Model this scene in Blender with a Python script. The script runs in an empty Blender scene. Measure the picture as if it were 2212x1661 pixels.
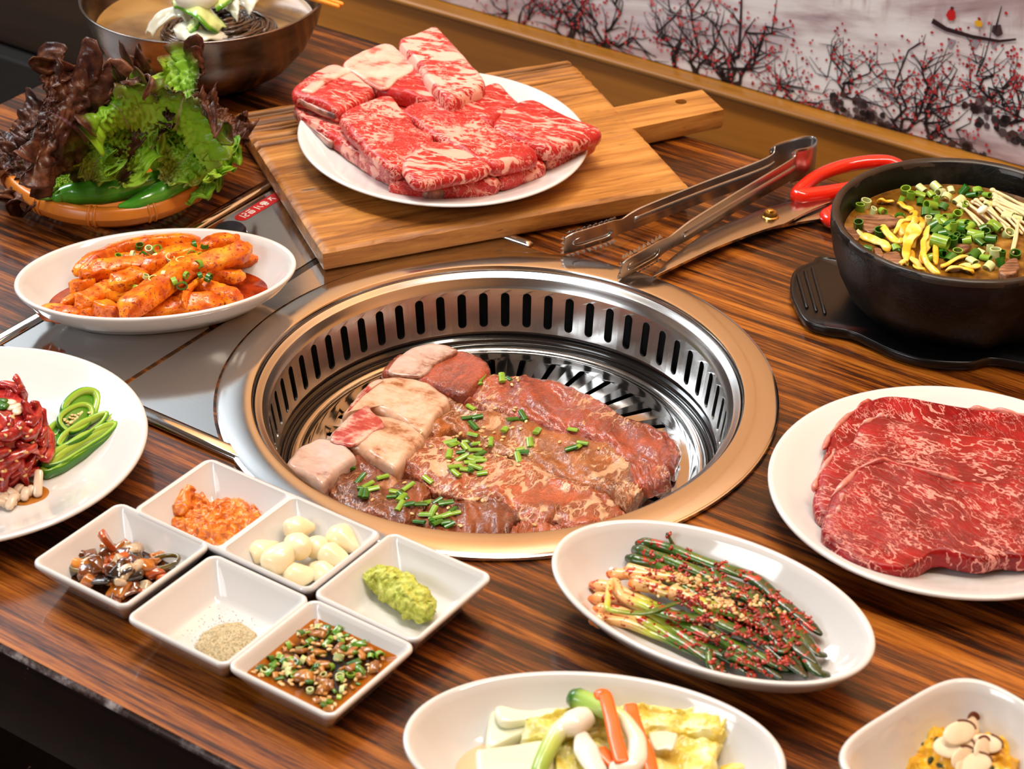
import bpy, math, random
import numpy as np
from mathutils import Vector, Matrix, noise as mnoise
from mathutils.geometry import tessellate_polygon
random.seed(7); RNG = np.random.default_rng(7)
S = bpy.context.scene
COLL = S.collection
PI = math.pi

# ------------------------------------------------------------------ camera
FPX, PITCH, CAMH = 4837.1, math.radians(32.644), 0.75
CPOS = np.array([0.0, -CAMH / math.tan(PITCH), CAMH])
CFW = np.array([0.0, math.cos(PITCH), -math.sin(PITCH)]); CUP = np.array([0.0, math.sin(PITCH), math.cos(PITCH)])
cam_d = bpy.data.cameras.new('camera'); cam = bpy.data.objects.new('camera', cam_d); COLL.objects.link(cam)
cam.location = CPOS; cam.rotation_euler = (PI / 2 - PITCH, 0, 0)
cam_d.sensor_width = 36; cam_d.lens = FPX / 2212 * 36; cam_d.clip_start = 0.05; cam_d.clip_end = 50
cam_d.dof.use_dof = True; cam_d.dof.focus_distance = 1.40; cam_d.dof.aperture_fstop = 15
S.camera = cam
YAW = math.radians(-35.304); CY, SY = math.cos(YAW), math.sin(YAW)
def U(px, py, z=0.0):                                   # a photo pixel seen on the level plane at height z
    r = CFW + np.array([1.0, 0, 0]) * (px - 1106) / FPX - CUP * (py - 830.5) / FPX
    return CPOS + r * ((z - CPOS[2]) / r[2])
def UV(px, py, v):                                      # a photo pixel seen on the upright plane v = const (parallel to the wall)
    n = np.array([-SY, CY, 0.0]); r = CFW + np.array([1.0, 0, 0]) * (px - 1106) / FPX - CUP * (py - 830.5) / FPX
    return CPOS + r * ((v - CPOS @ n) / (r @ n))
def T(u, v, z=0.0): return np.array([u * CY - v * SY, u * SY + v * CY, z])
def tab(p): return (p[0] * CY + p[1] * SY, -p[0] * SY + p[1] * CY)

# ------------------------------------------------------------------ light and exposure
S.view_settings.view_transform = 'Standard'; S.view_settings.look = 'None'; S.view_settings.gamma = 1.0
S.view_settings.use_curve_mapping = False; S.view_settings.exposure = -0.34
W = bpy.data.worlds.new('world'); S.world = W; W.use_nodes = True
W.node_tree.nodes['Background'].inputs[0].default_value = (1.0, 0.93, 0.86, 1); W.node_tree.nodes['Background'].inputs[1].default_value = 0.08
def area(name, loc, target, sx, sy, power, col):
    d = bpy.data.lights.new(name, 'AREA'); d.shape = 'RECTANGLE'; d.size = sx; d.size_y = sy; d.energy = power; d.color = col
    o = bpy.data.objects.new(name, d); COLL.objects.link(o); o.location = loc
    o.rotation_euler = (Vector(target) - Vector(loc)).to_track_quat('-Z', 'Y').to_euler(); return o
KEY = area('window_daylight_left', T(-1.55, 0.22, 1.12), T(0, 0.0, 0.0), 0.62, 0.62, 22.0, (0.90, 0.96, 1.0))
WIN = area('window_daylight_back', T(-1.10, 0.585, 0.92), T(-1.10, -0.4, 0.60), 0.90, 0.62, 0.60, (0.70, 0.85, 1.0))
FILL = area('added_front_fill', T(-0.55, -1.95, 1.25), T(0.0, 0.2, 0.0), 0.9, 0.7, 20.0, (0.91, 0.965, 1.0))  # unseen fill lamp, added to brighten the wall and the dish fronts
LAMP = area('ceiling_lamp', T(-0.42, 0.30, 1.45), T(-0.02, 0.0, 0.0), 0.34, 0.34, 8.0, (0.96, 0.98, 1.0))
WASH = area('ceiling_wall_light', T(0.15, 0.02, 1.62), T(0.15, 0.62, 0.35), 1.6, 0.15, 37.0, (1.0, 0.88, 0.72))

# ------------------------------------------------------------------ node materials
class G:
    def __init__(s, name):
        s.m = bpy.data.materials.new(name); s.m.use_nodes = True; s.t = s.m.node_tree; s.b = s.t.nodes['Principled BSDF']
    def put(s, sock, v):
        if v is None: return
        if isinstance(v, bpy.types.NodeSocket): s.t.links.new(v, sock)
        elif isinstance(v, (tuple, list)) and sock.type == 'RGBA' and len(v) == 3: sock.default_value = (*v, 1)
        else: sock.default_value = v
    def n(s, typ, ins=None, **props):
        x = s.t.nodes.new(typ)
        for k, v in props.items(): setattr(x, k, v)
        for k, v in (ins or {}).items(): s.put(x.inputs[k], v)
        return x
    def co(s, sc=(1, 1, 1), rot=(0, 0, 0), rnd=False, kind='Object', loc=(0, 0, 0)):
        v = s.n('ShaderNodeTexCoord').outputs[kind]
        if rnd:
            oi = s.n('ShaderNodeObjectInfo').outputs['Random']
            r = s.n('ShaderNodeVectorMath', {0: (7.3, 3.1, 5.7), 'Scale': oi}, operation='SCALE').outputs[0]
            v = s.n('ShaderNodeVectorMath', {0: v, 1: r}, operation='ADD').outputs[0]
        if rot != (0, 0, 0): v = s.n('ShaderNodeMapping', {0: v, 'Rotation': rot}).outputs[0]
        return s.n('ShaderNodeMapping', {0: v, 'Location': loc, 'Scale': sc}).outputs[0]
    def noise(s, v, sc, det=4, ro=.55, dist=0.0, out=0):
        return s.n('ShaderNodeTexNoise', {'Vector': v, 'Scale': sc, 'Detail': det, 'Roughness': ro, 'Distortion': dist}).outputs[out]
    def warp(s, v, sc, amp, det=3):
        c = s.n('ShaderNodeTexNoise', {'Vector': v, 'Scale': sc, 'Detail': det}).outputs[1]
        c = s.n('ShaderNodeVectorMath', {0: c, 1: (.5, .5, .5)}, operation='SUBTRACT').outputs[0]
        c = s.n('ShaderNodeVectorMath', {0: c, 'Scale': amp}, operation='SCALE').outputs[0]
        return s.n('ShaderNodeVectorMath', {0: v, 1: c}, operation='ADD').outputs[0]
    def vor(s, v, sc, feature='F1', rnd=1.0, out=0):
        return s.n('ShaderNodeTexVoronoi', {'Vector': v, 'Scale': sc, 'Randomness': rnd}, feature=feature).outputs[out]
    def ramp(s, f, stops, interp='LINEAR'):
        x = s.n('ShaderNodeValToRGB', {0: f}); r = x.color_ramp; r.interpolation = interp
        while len(r.elements) < len(stops): r.elements.new(.5)
        for e, (p, c) in zip(r.elements, stops): e.position = p; e.color = (*c, 1) if isinstance(c, tuple) else (c, c, c, 1)
        return x.outputs[0]
    def sm(s, f, a, b, lo=0.0, hi=1.0):
        return s.n('ShaderNodeMapRange', {0: f, 1: a, 2: b, 3: lo, 4: hi}, interpolation_type='SMOOTHSTEP').outputs[0]
    def mix(s, f, a, b, blend='MIX'):
        x = s.n('ShaderNodeMix', data_type='RGBA', blend_type=blend)
        s.put(x.inputs[0], f); s.put(x.inputs[6], a); s.put(x.inputs[7], b); return x.outputs[2]
    def mt(s, op, a, b=None, c=None):
        x = s.n('ShaderNodeMath', operation=op); s.put(x.inputs[0], a); s.put(x.inputs[1], b); s.put(x.inputs[2], c); return x.outputs[0]
    def sep(s, v): return s.n('ShaderNodeSeparateXYZ', {0: v}).outputs
    def attr(s, name='Col'): 
        x = s.n('ShaderNodeAttribute', attribute_name=name); return x.outputs[0]
    def bump(s, h, st=.3, d=.001, nrm=None):
        return s.n('ShaderNodeBump', {'Height': h, 'Strength': st, 'Distance': d, 'Normal': nrm}).outputs[0]
    def end(s, base=None, rough=None, metal=None, nrm=None, coat=None, cn=None, coatr=.05, sss=None, sssr=(.004, .002, .001), spec=None, trans=None, ior=None, alpha=None):
        b = s.b.inputs
        s.put(b['Base Color'], base); s.put(b['Roughness'], rough); s.put(b['Metallic'], metal); s.put(b['Normal'], nrm)
        if coat is not None: s.put(b['Coat Weight'], coat); s.put(b['Coat Roughness'], coatr); s.put(b['Coat Normal'], cn if cn is not None else nrm)
        if sss is not None: s.put(b['Subsurface Weight'], sss); b['Subsurface Radius'].default_value = sssr; b['Subsurface Scale'].default_value = 1.0
        s.put(b['Specular IOR Level'], spec); s.put(b['Transmission Weight'], trans); s.put(b['IOR'], ior); s.put(b['Alpha'], alpha)
        return s.m
MATS = {}
def plain(name, col, rough=.4, metal=0.0, **k):
    if name not in MATS: MATS[name] = G(name).end(base=col, rough=rough, metal=metal, **k)
    return MATS[name]
def lin(r, g, b):
    f = lambda c: (c / 255 / 12.92) if c / 255 <= .04045 else ((c / 255 + .055) / 1.055) ** 2.4
    return (f(r), f(g), f(b))

# ------------------------------------------------------------------ shapes
class M:
    def __init__(s): s.v = []; s.f = []; s.mi = []; s.c = []
    def add(s, v, f, mi=0, c=None):
        o = len(s.v); s.v += [tuple(float(q) for q in p) for p in v]; s.f += [tuple(i + o for i in q) for q in f]; s.mi += [mi] * len(f)
        if c is None: s.c += [(1, 1, 1, 1)] * len(v)
        elif isinstance(c, tuple): s.c += [c] * len(v)
        else: s.c += [tuple(float(k) for k in q) for q in c]
        return s
    def jitter(s, f, amp, seed=0.0, octs=1, zs=1.0):
        o = Vector((seed * 3.7, seed * 1.3, seed * 2.9)); out = []
        for p in s.v:
            q = Vector(p); d = mnoise.noise_vector(q * f + o) * amp
            if octs > 1: d += mnoise.noise_vector(q * f * 2.6 + o) * (amp * .4)
            if octs > 2: d += mnoise.noise_vector(q * f * 6.1 + o) * (amp * .18)
            out.append((p[0] + d.x, p[1] + d.y, p[2] + d.z * zs))
        s.v = out; return s
def mesh(name, m, col=False):
    d = bpy.data.meshes.new(name); d.from_pydata(m.v, [], m.f)
    if any(m.mi): d.polygons.foreach_set('material_index', m.mi)
    if col:
        a = d.color_attributes.new('Col', 'FLOAT_COLOR', 'POINT'); a.data.foreach_set('color', np.array(m.c, dtype=np.float32).ravel())
    return d
def setp(o, label=None, cat=None, group=None, kind=None):
    if label: o['label'] = label
    if cat: o['category'] = cat
    if group: o['group'] = group
    if kind: o['kind'] = kind
    return o
def obj(name, m, mats, parent=None, loc=None, label=None, cat=None, group=None, kind=None, smooth=True, col=False, sharp=None, rz=0.0):
    """one mesh object; m is in world coordinates; loc becomes its origin (or the parent's)"""
    if parent is not None: base = np.array(parent['_o']); r = parent['_r']
    elif loc is not None: base = np.array(loc, float); r = rz
    else: base = np.array(m.v).mean(0); base[2] = np.array(m.v)[:, 2].min(); r = rz
    a = np.array(m.v) - base
    if r: c, s_ = math.cos(-r), math.sin(-r); a = np.c_[a[:, 0] * c - a[:, 1] * s_, a[:, 0] * s_ + a[:, 1] * c, a[:, 2]]
    m2 = M(); m2.v = a.tolist(); m2.f = m.f; m2.mi = m.mi; m2.c = m.c
    d = mesh(name, m2, col)
    for x in (mats if isinstance(mats, (list, tuple)) else [mats]): d.materials.append(x)
    if smooth:
        d.polygons.foreach_set('use_smooth', [True] * len(d.polygons))
        if sharp: d.set_sharp_from_angle(angle=math.radians(sharp))
    o = bpy.data.objects.new(name, d); COLL.objects.link(o)
    if parent is not None: o.parent = parent
    else:
        o.location = base
        if r: o.rotation_euler = (0, 0, r)
    setp(o, label, cat, group, kind); o['_o'] = [float(q) for q in base]; o['_r'] = r
    return o
def thing(name, label, cat, loc, group=None, rz=0.0, kind=None):
    o = bpy.data.objects.new(name, None); COLL.objects.link(o); o.location = loc; o.rotation_euler = (0, 0, rz); o.empty_display_size = .02
    o['_o'] = [float(q) for q in loc]; o['_r'] = rz
    return setp(o, label, cat, group, kind)
def copies(src, mats_list, label=None, cat=None, group=None, labels=None):
    """copies of one single-mesh thing, each an object of its own"""
    out = []
    for i, mw in enumerate(mats_list):
        o = src if i == 0 else src.copy()
        if i: COLL.objects.link(o)
        o.matrix_world = mw; setp(o, labels[i] if labels else label, cat, group); out.append(o)
    return out
def xf(p, rz=0.0, rx=0.0, ry=0.0, sc=1.0):
    s_ = sc if isinstance(sc, (tuple, list)) else (sc, sc, sc)
    return Matrix.Translation(Vector(p)) @ Matrix.Rotation(rz, 4, 'Z') @ Matrix.Rotation(ry, 4, 'Y') @ Matrix.Rotation(rx, 4, 'X') @ Matrix.Diagonal((*s_, 1))
def cr(pts, n, closed=False):
    """n points on a Catmull-Rom curve"""
    P = np.array(pts, float); k = len(P)
    if closed: idx = lambda i: P[i % k]; segs = k
    else: idx = lambda i: P[min(max(i, 0), k - 1)]; segs = k - 1
    t = np.linspace(0, segs, n, endpoint=not closed); out = []
    for q in t:
        i = min(int(q), segs - 1); f = q - i; a, b, c, d = idx(i - 1), idx(i), idx(i + 1), idx(i + 2)
        out.append(.5 * ((2 * b) + (c - a) * f + (2 * a - 5 * b + 4 * c - d) * f * f + (3 * b - a - 3 * c + d) * f ** 3))
    return np.array(out)
def evenly(P, n, closed=False):
    P = np.array(P, float)
    if closed: P = np.vstack([P, P[:1]])
    s_ = np.r_[0, np.cumsum(np.linalg.norm(np.diff(P, axis=0), axis=1))]; t = np.linspace(0, s_[-1], n, endpoint=not closed)
    return np.array([np.interp(t, s_, P[:, i]) for i in range(P.shape[1])]).T
def loft(rings, closed=True, cap0=False, cap1=False):
    n = len(rings[0]); v = [p for r in rings for p in r]; f = []
    for i in range(len(rings) - 1):
        for j in range(n if closed else n - 1):
            k = (j + 1) % n; f.append((i * n + j, i * n + k, (i + 1) * n + k, (i + 1) * n + j))
    if cap0: v.append(np.mean(rings[0], axis=0)); c = len(v) - 1; f += [(c, (j + 1) % n, j) for j in range(n)]
    if cap1: v.append(np.mean(rings[-1], axis=0)); c = len(v) - 1; b = (len(rings) - 1) * n; f += [(c, b + j, b + (j + 1) % n) for j in range(n)]
    return v, f
def sweep(path, w, h, n=12, p=2.0, up=(0, 0, 1), caps=True, round_ends=0, twist=0.0):
    P = np.array(path, float); L = len(P); w = np.broadcast_to(np.array(w, float), (L,)); h = np.broadcast_to(np.array(h, float), (L,))
    tg = np.gradient(P, axis=0); tg /= np.linalg.norm(tg, axis=1)[:, None] + 1e-12; up = np.array(up, float)
    a = np.linspace(0, 2 * PI, n, endpoint=False); cx = np.sign(np.cos(a)) * np.abs(np.cos(a)) ** (2 / p); cz = np.sign(np.sin(a)) * np.abs(np.sin(a)) ** (2 / p)
    tw = np.broadcast_to(np.array(twist, float), (L,)); rings = []
    fr = []
    for i in range(L):
        sd = np.cross(tg[i], up); sd /= np.linalg.norm(sd) + 1e-12; nm = np.cross(sd, tg[i])
        if tw[i]: c, s_ = math.cos(tw[i]), math.sin(tw[i]); sd, nm = sd * c + nm * s_, nm * c - sd * s_
        fr.append((sd, nm))
    def ring(i, k, off): sd, nm = fr[i]; return P[i] + tg[i] * off + np.outer(cx * w[i] * k, sd) + np.outer(cz * h[i] * k, nm)
    if round_ends:
        for q in np.linspace(PI / 2 * .85, 0, round_ends, endpoint=False): rings.append(ring(0, math.cos(q), -math.sin(q) * min(w[0], h[0])))
    rings += [ring(i, 1, 0) for i in range(L)]
    if round_ends:
        for q in np.linspace(0, PI / 2 * .85, round_ends + 1)[1:]: rings.append(ring(L - 1, math.cos(q), math.sin(q) * min(w[-1], h[-1])))
    v, f = loft(rings, True, caps, caps)
    return v, [tuple(reversed(q)) for q in f]
def slab(outline, zb, th, rnd=.004, n=72, fr=(.0, .3, .55, .75, .9), top=None, bot=None, lean=0.0):
    """a slice of something: closed outline (x, y), bottom height, thickness, rounded edge; top / bot add a height per point"""
    O = evenly(np.array(outline, float)[:, :2], n, True); c = O.mean(0); rings = []
    d = np.linalg.norm(O - c, axis=1)[:, None]
    def r2(inset, z, f=None): 
        q = c + (O - c) * (np.clip(1 - inset / d, .02, 1)); q = c + (q - c) * f if f is not None else q
        zz = np.full(n, z); return np.c_[q, zz]
    T_ = zb + th; rr = rnd
    seq = [r2(rr, zb, f) for f in fr[1:]] + [r2(rr, zb), r2(rr * .35, zb + rr * .3), r2(0, zb + rr)]
    m_ = max(1, int((th - 2 * rr) / .003))
    for k in range(1, m_): seq.append(r2(-lean * math.sin(PI * k / m_), zb + rr + (th - 2 * rr) * k / m_))
    seq += [r2(0, T_ - rr), r2(rr * .35, T_ - rr * .3), r2(rr, T_)] + [r2(rr, T_, f) for f in reversed(fr[1:])]
    nb = len(fr) - 1
    for i, ring in enumerate(seq):
        a = (ring[:, 2] - zb) / th
        if top: ring[:, 2] += a * np.array([top(x, y) for x, y in ring[:, :2]])
        if bot: ring[:, 2] += (1 - a) * np.array([bot(x, y) for x, y in ring[:, :2]])
    return loft(seq, True, True, True)
def rrect(cx, cy, hx, hy, r, n=96, ang=0.0, p=None):
    """closed ring of n points: ellipse (p=2), superellipse (p) or rounded rectangle (p=None, corner radius r)"""
    a = np.linspace(0, 2 * PI, n, endpoint=False)
    if p is not None:
        x = np.sign(np.cos(a)) * np.abs(np.cos(a)) ** (2 / p) * hx; y = np.sign(np.sin(a)) * np.abs(np.sin(a)) ** (2 / p) * hy
    else:
        r = min(r, hx * .999, hy * .999); pts = []; q = n // 4
        for k, (sx, sy) in enumerate(((1, 1), (-1, 1), (-1, -1), (1, -1))):
            for j in range(q):
                t = PI / 2 * k + PI / 2 * j / (q - 1); pts.append((sx * (hx - r) + r * math.cos(t), sy * (hy - r) + r * math.sin(t)))
        x, y = np.array(pts).T
    c, s_ = math.cos(ang), math.sin(ang)
    return np.c_[cx + x * c - y * s_, cy + x * s_ + y * c]
def vessel(cx, cy, hx, hy, prof, z0=0.0, r=.01, n=96, ang=0.0, p=2.0, rmin=.003):
    """rings set in from the rim by d at height z; first and last closed"""
    rings = []
    for d, z in prof:
        q = rrect(cx, cy, max(hx - d, .0008), max(hy - d, .0008), max(r - d, rmin), n, ang, p); rings.append(np.c_[q, np.full(len(q), z0 + z)])
    return loft(rings, True, True, True)
def lathe(c, prof, n=128, caps=(False, False)):
    a = np.linspace(0, 2 * PI, n, endpoint=False)
    return loft([np.c_[c[0] + r * np.cos(a), c[1] + r * np.sin(a), np.full(n, c[2] + z)] for r, z in prof], True, *caps)
def box(c, hx, hy, hz, ang=0.0, bev=.0):
    q = lambda d, z: np.c_[rrect(c[0], c[1], hx - d, hy - d, max(bev, 1e-5), 16 if bev else 8, ang), np.full(16 if bev else 8, c[2] + z)]
    if bev: return loft([q(bev, -hz), q(0, -hz + bev), q(0, hz - bev), q(bev, hz)], True, True, True)
    x, y = (hx, hy); c_, s_ = math.cos(ang), math.sin(ang); v = []
    for z in (-hz, hz):
        for sx, sy in ((-1, -1), (1, -1), (1, 1), (-1, 1)): v.append((c[0] + sx * x * c_ - sy * y * s_, c[1] + sx * x * s_ + sy * y * c_, c[2] + z))
    return v, [(3, 2, 1, 0), (4, 5, 6, 7), (0, 1, 5, 4), (1, 2, 6, 5), (2, 3, 7, 6), (3, 0, 4, 7)]
def blob(c, rx, ry, rz, n=14, k=9, ang=0.0, amp=0.0, f=60, seed=0):
    m = M(); rings = []
    for i in range(1, k):
        t = PI * i / k; q = rrect(c[0], c[1], rx * math.sin(t), ry * math.sin(t), 0, n, ang, 2.0); rings.append(np.c_[q, np.full(n, c[2] - rz * math.cos(t))])
    v, f_ = loft(rings, True, True, True); v[-2] = np.array([c[0], c[1], c[2] - rz]); v[-1] = np.array([c[0], c[1], c[2] + rz]); m.add(v, f_)
    if amp: m.jitter(f, amp, seed)
    return m
def holed(outer, holes, z):
    """flat face with holes -> verts, tris"""
    loops = [[Vector((x, y, 0)) for x, y in outer]] + [[Vector((x, y, 0)) for x, y in h] for h in holes]
    tris = tessellate_polygon(loops); v = [(p.x, p.y, z) for L in loops for p in L]; f = []
    for t in tris:
        a, b, c = (v[i] for i in t); s_ = (b[0] - a[0]) * (c[1] - a[1]) - (b[1] - a[1]) * (c[0] - a[0]); f.append(tuple(t) if s_ > 0 else tuple(reversed(t)))
    return v, f
# ------------------------------------------------------------------ materials of the room and the table
def wood_mat(name, dark, mid, light, sc=(2.2, 55, 40), rough=.3, coat=None, fine=1.0, seed=0.0, bumps=.15):
    g = G(name); v = g.co(sc, loc=(seed, seed, seed)); v = g.warp(v, .7, .55)
    a = g.noise(v, 1.0, 5, .62, .4); b = g.noise(g.co((sc[0] * 6, sc[1] * 7, sc[2] * 7)), 1.0, 4, .6)
    f = g.mt('ADD', a, g.mt('MULTIPLY', g.mt('SUBTRACT', b, .5), .38 * fine))
    c = g.ramp(f, [(.30, dark), (.44, tuple(.5 * (x + y) for x, y in zip(dark, mid))), (.54, mid), (.70, light)])
    return g.end(base=c, rough=rough, coat=coat, coatr=.06, nrm=g.bump(f, bumps, .0006))
def laminate():
    g = G('laminate'); v = g.co((2.4, 120, 8)); v = g.warp(v, .6, .9)
    a = g.noise(v, 1.0, 6, .66, .2); b = g.noise(g.co((34, 620, 60)), 1.0, 4, .7); w = g.noise(g.co((1.6, 20, 2)), 1.0, 3, .5)
    f = g.mt('ADD', g.mt('MULTIPLY_ADD', g.mt('SUBTRACT', w, .5), .55, a), g.mt('MULTIPLY', g.mt('SUBTRACT', b, .5), .55))
    c = g.ramp(f, [(.30, (.008, .002, .0008)), (.42, (.026, .006, .0014)), (.51, (.105, .025, .003)), (.61, (.265, .075, .007)), (.78, (.46, .155, .018))])
    return g.end(base=c, rough=.36, coat=.55, coatr=.10, spec=.25, nrm=g.bump(b, .12, .0004))
LAM = laminate()
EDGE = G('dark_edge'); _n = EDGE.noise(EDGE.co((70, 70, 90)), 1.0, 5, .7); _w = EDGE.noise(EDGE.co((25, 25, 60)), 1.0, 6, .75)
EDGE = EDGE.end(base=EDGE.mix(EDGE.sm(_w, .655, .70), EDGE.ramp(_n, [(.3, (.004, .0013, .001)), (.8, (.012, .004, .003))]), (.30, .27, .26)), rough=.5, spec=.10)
WAIN = wood_mat('wainscot_wood', (.27, .095, .010), (.43, .160, .017), (.52, .21, .026), sc=(1.6, 10, 22), rough=.38, fine=.5)
SHADEWOOD = wood_mat('wainscot_in_shade', (.012, .004, .001), (.022, .008, .002), (.03, .012, .003), sc=(1.6, 8, 20), rough=.6)
TRIMW = wood_mat('trim_wood', (.20, .075, .008), (.34, .135, .014), (.42, .18, .022), sc=(2, 30, 30), rough=.35)
PANEL = wood_mat('upper_wall_wood', (.74, .34, .11), (.86, .42, .145), (.92, .48, .18), sc=(1.2, 9, 9), rough=.5, fine=.4)
PLASTER = plain('plaster', (.30, .27, .24), .8)
FLOORM = G('floor_stone'); FLOORM = FLOORM.end(base=FLOORM.ramp(FLOORM.noise(FLOORM.co((60, 60, 60)), 1, 5, .7), [(.3, (.42, .37, .31)), (.7, (.66, .59, .50))]), rough=.6)
def steel(name, base=(.62, .61, .60), rough=.16, sc=(8, 900, 900), amt=.12, b=.05):
    g = G(name); n1 = g.noise(g.co(sc), 1.0, 3, .6); n2 = g.noise(g.co((45, 45, 45)), 1.0, 4, .6)
    r = g.mt('ADD', g.mt('MULTIPLY_ADD', g.mt('SUBTRACT', n1, .5), amt, rough), g.mt('MULTIPLY', g.mt('SUBTRACT', n2, .5), .06))
    return g.end(base=base, rough=r, metal=1.0, nrm=g.bump(n1, b, .0003))
STEEL = steel('polished_steel', rough=.10, amt=.06, b=.02)
RINGM = steel('ring_steel', (.66, .645, .63), rough=.14, sc=(60, 60, 60), amt=.10, b=.02)
BRUSH = steel('brushed_steel', (.58, .575, .57), rough=.24, sc=(30, 30, 900), amt=.07, b=.012)
BLACKST = plain('blackened_steel', (.010, .009, .009), .16, 0.0, coat=.6)
BUCKET = plain('soot', (.003, .003, .003), .8)

# ------------------------------------------------------------------ the room
def quad(name, pts, mat, kind='structure', parent=None):
    m = M(); m.add(pts, [(0, 1, 2, 3)]); return obj(name, m, mat, parent=parent, loc=None if parent else np.mean(np.array(pts), axis=0), kind=kind, smooth=False, rz=YAW)
U0, U1, V0, V1, ZF, ZC = -2.0, 1.7, -2.7, .62, -.74, 1.75
quad('floor', [T(U0, V0, ZF), T(U1, V0, ZF), T(U1, V1, ZF), T(U0, V1, ZF)], FLOORM)
quad('ceiling', [T(U0, V1, ZC), T(U1, V1, ZC), T(U1, V0, ZC), T(U0, V0, ZC)], PLASTER)
quad('wall_left', [T(U0, V0, ZF), T(U0, V1, ZF), T(U0, V1, ZC), T(U0, V0, ZC)], PLASTER)
quad('wall_right', [T(U1, V1, ZF), T(U1, V0, ZF), T(U1, V0, ZC), T(U1, V1, ZC)], PANEL)
quad('wall_front', [T(U1, V0, ZF), T(U0, V0, ZF), T(U0, V0, ZC), T(U1, V0, ZC)], PLASTER)
def tbox(m, u0, u1, v0, v1, z0, z1, mi=0, bev=0.0):
    c = T((u0 + u1) / 2, (v0 + v1) / 2, (z0 + z1) / 2); m.add(*box(c, (u1 - u0) / 2, (v1 - v0) / 2, (z1 - z0) / 2, YAW, bev), mi=mi); return m
VW = .60; ZT = float(UV(1650, 220, VW)[2])                                   # height of the rail under the mural
quad('wall_back', [T(U0, V1 + .001, ZF), T(U1, V1 + .001, ZF), T(U1, V1 + .001, ZC), T(U0, V1 + .001, ZC)], PLASTER)
ub_ = thing('trim_2', None, None, T(0, V1, .36), kind='structure', rz=YAW); wb = thing('trim_3', None, None, T(0, V1, ZF), kind='structure', rz=YAW)
ZM = .13
for i in range(9):                                                            # upright boards above the mural
    u0 = -.70 + i * .267; obj('plank', tbox(M(), u0 + .002, u0 + .265, V1 - .022, V1 - .001, ZM + .03, ZC, bev=.003), PANEL, ub_, smooth=False)
zb = float(UV(75, 116, VW)[2])
obj('wainscot_panel', tbox(M(), -.68, U1, VW, V1, ZF, ZT - .006, bev=.002), WAIN, wb, smooth=False)
obj('shaded_panel', tbox(M(), U0, -.682, VW, V1, zb, ZT, bev=.002), SHADEWOOD, wb, label='far end of the wall panelling, coloured dark for shade', smooth=False)  # the wainscot runs on here; its shade is put into the dark colour
obj('shade_block', tbox(M(), U0, -.682, VW - .02, V1, ZF, zb - .004, bev=.002), plain('deep_shade_black', (.004, .003, .003), .7), wb, smooth=False)  # black block stands in for the deep shade below the panel
m = M(); tbox(m, -.68, U1, VW - .005, V1, ZT - .0055, ZT, bev=.0015)
obj('trim_1', m, TRIMW, kind='structure', rz=YAW)
# windows: frames, mullions and bright panes with the daylight lamps in front
def window(name, a, b, z0, z1, nrm_off, axis):
    w = thing(name, None, None, T(*( ((a + b) / 2, nrm_off) if axis == 'v' else (nrm_off, (a + b) / 2)), z0), kind='structure', rz=YAW)
    def bar(nm, s0, s1, q0, q1, mat, d0=0.0, d1=.03):
        m = M()
        if axis == 'v': tbox(m, s0, s1, nrm_off - d1, nrm_off - d0, q0, q1)
        else: tbox(m, nrm_off + d0, nrm_off + d1, s0, s1, q0, q1)
        obj(nm, m, mat, w, smooth=False)
    fm = plain('window_frame_paint', (.05, .035, .025), .4)
    bar('pane', a, b, z0, z1, G('daylit_glass').end(base=(.16, .18, .20), rough=.3), d1=.004)
    for s0, s1 in ((a - .04, a), (b, b + .04)): bar('jamb', s0, s1, z0 - .04, z1 + .04, fm)
    for q0, q1 in ((z0 - .04, z0), (z1, z1 + .04)): bar('rail', a, b, q0, q1, fm)
window('window_1', -1.56, -.72, .56, 1.26, V1, 'v')
window('window_2', -.45, .55, .55, 1.45, U0, 'u')

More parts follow.
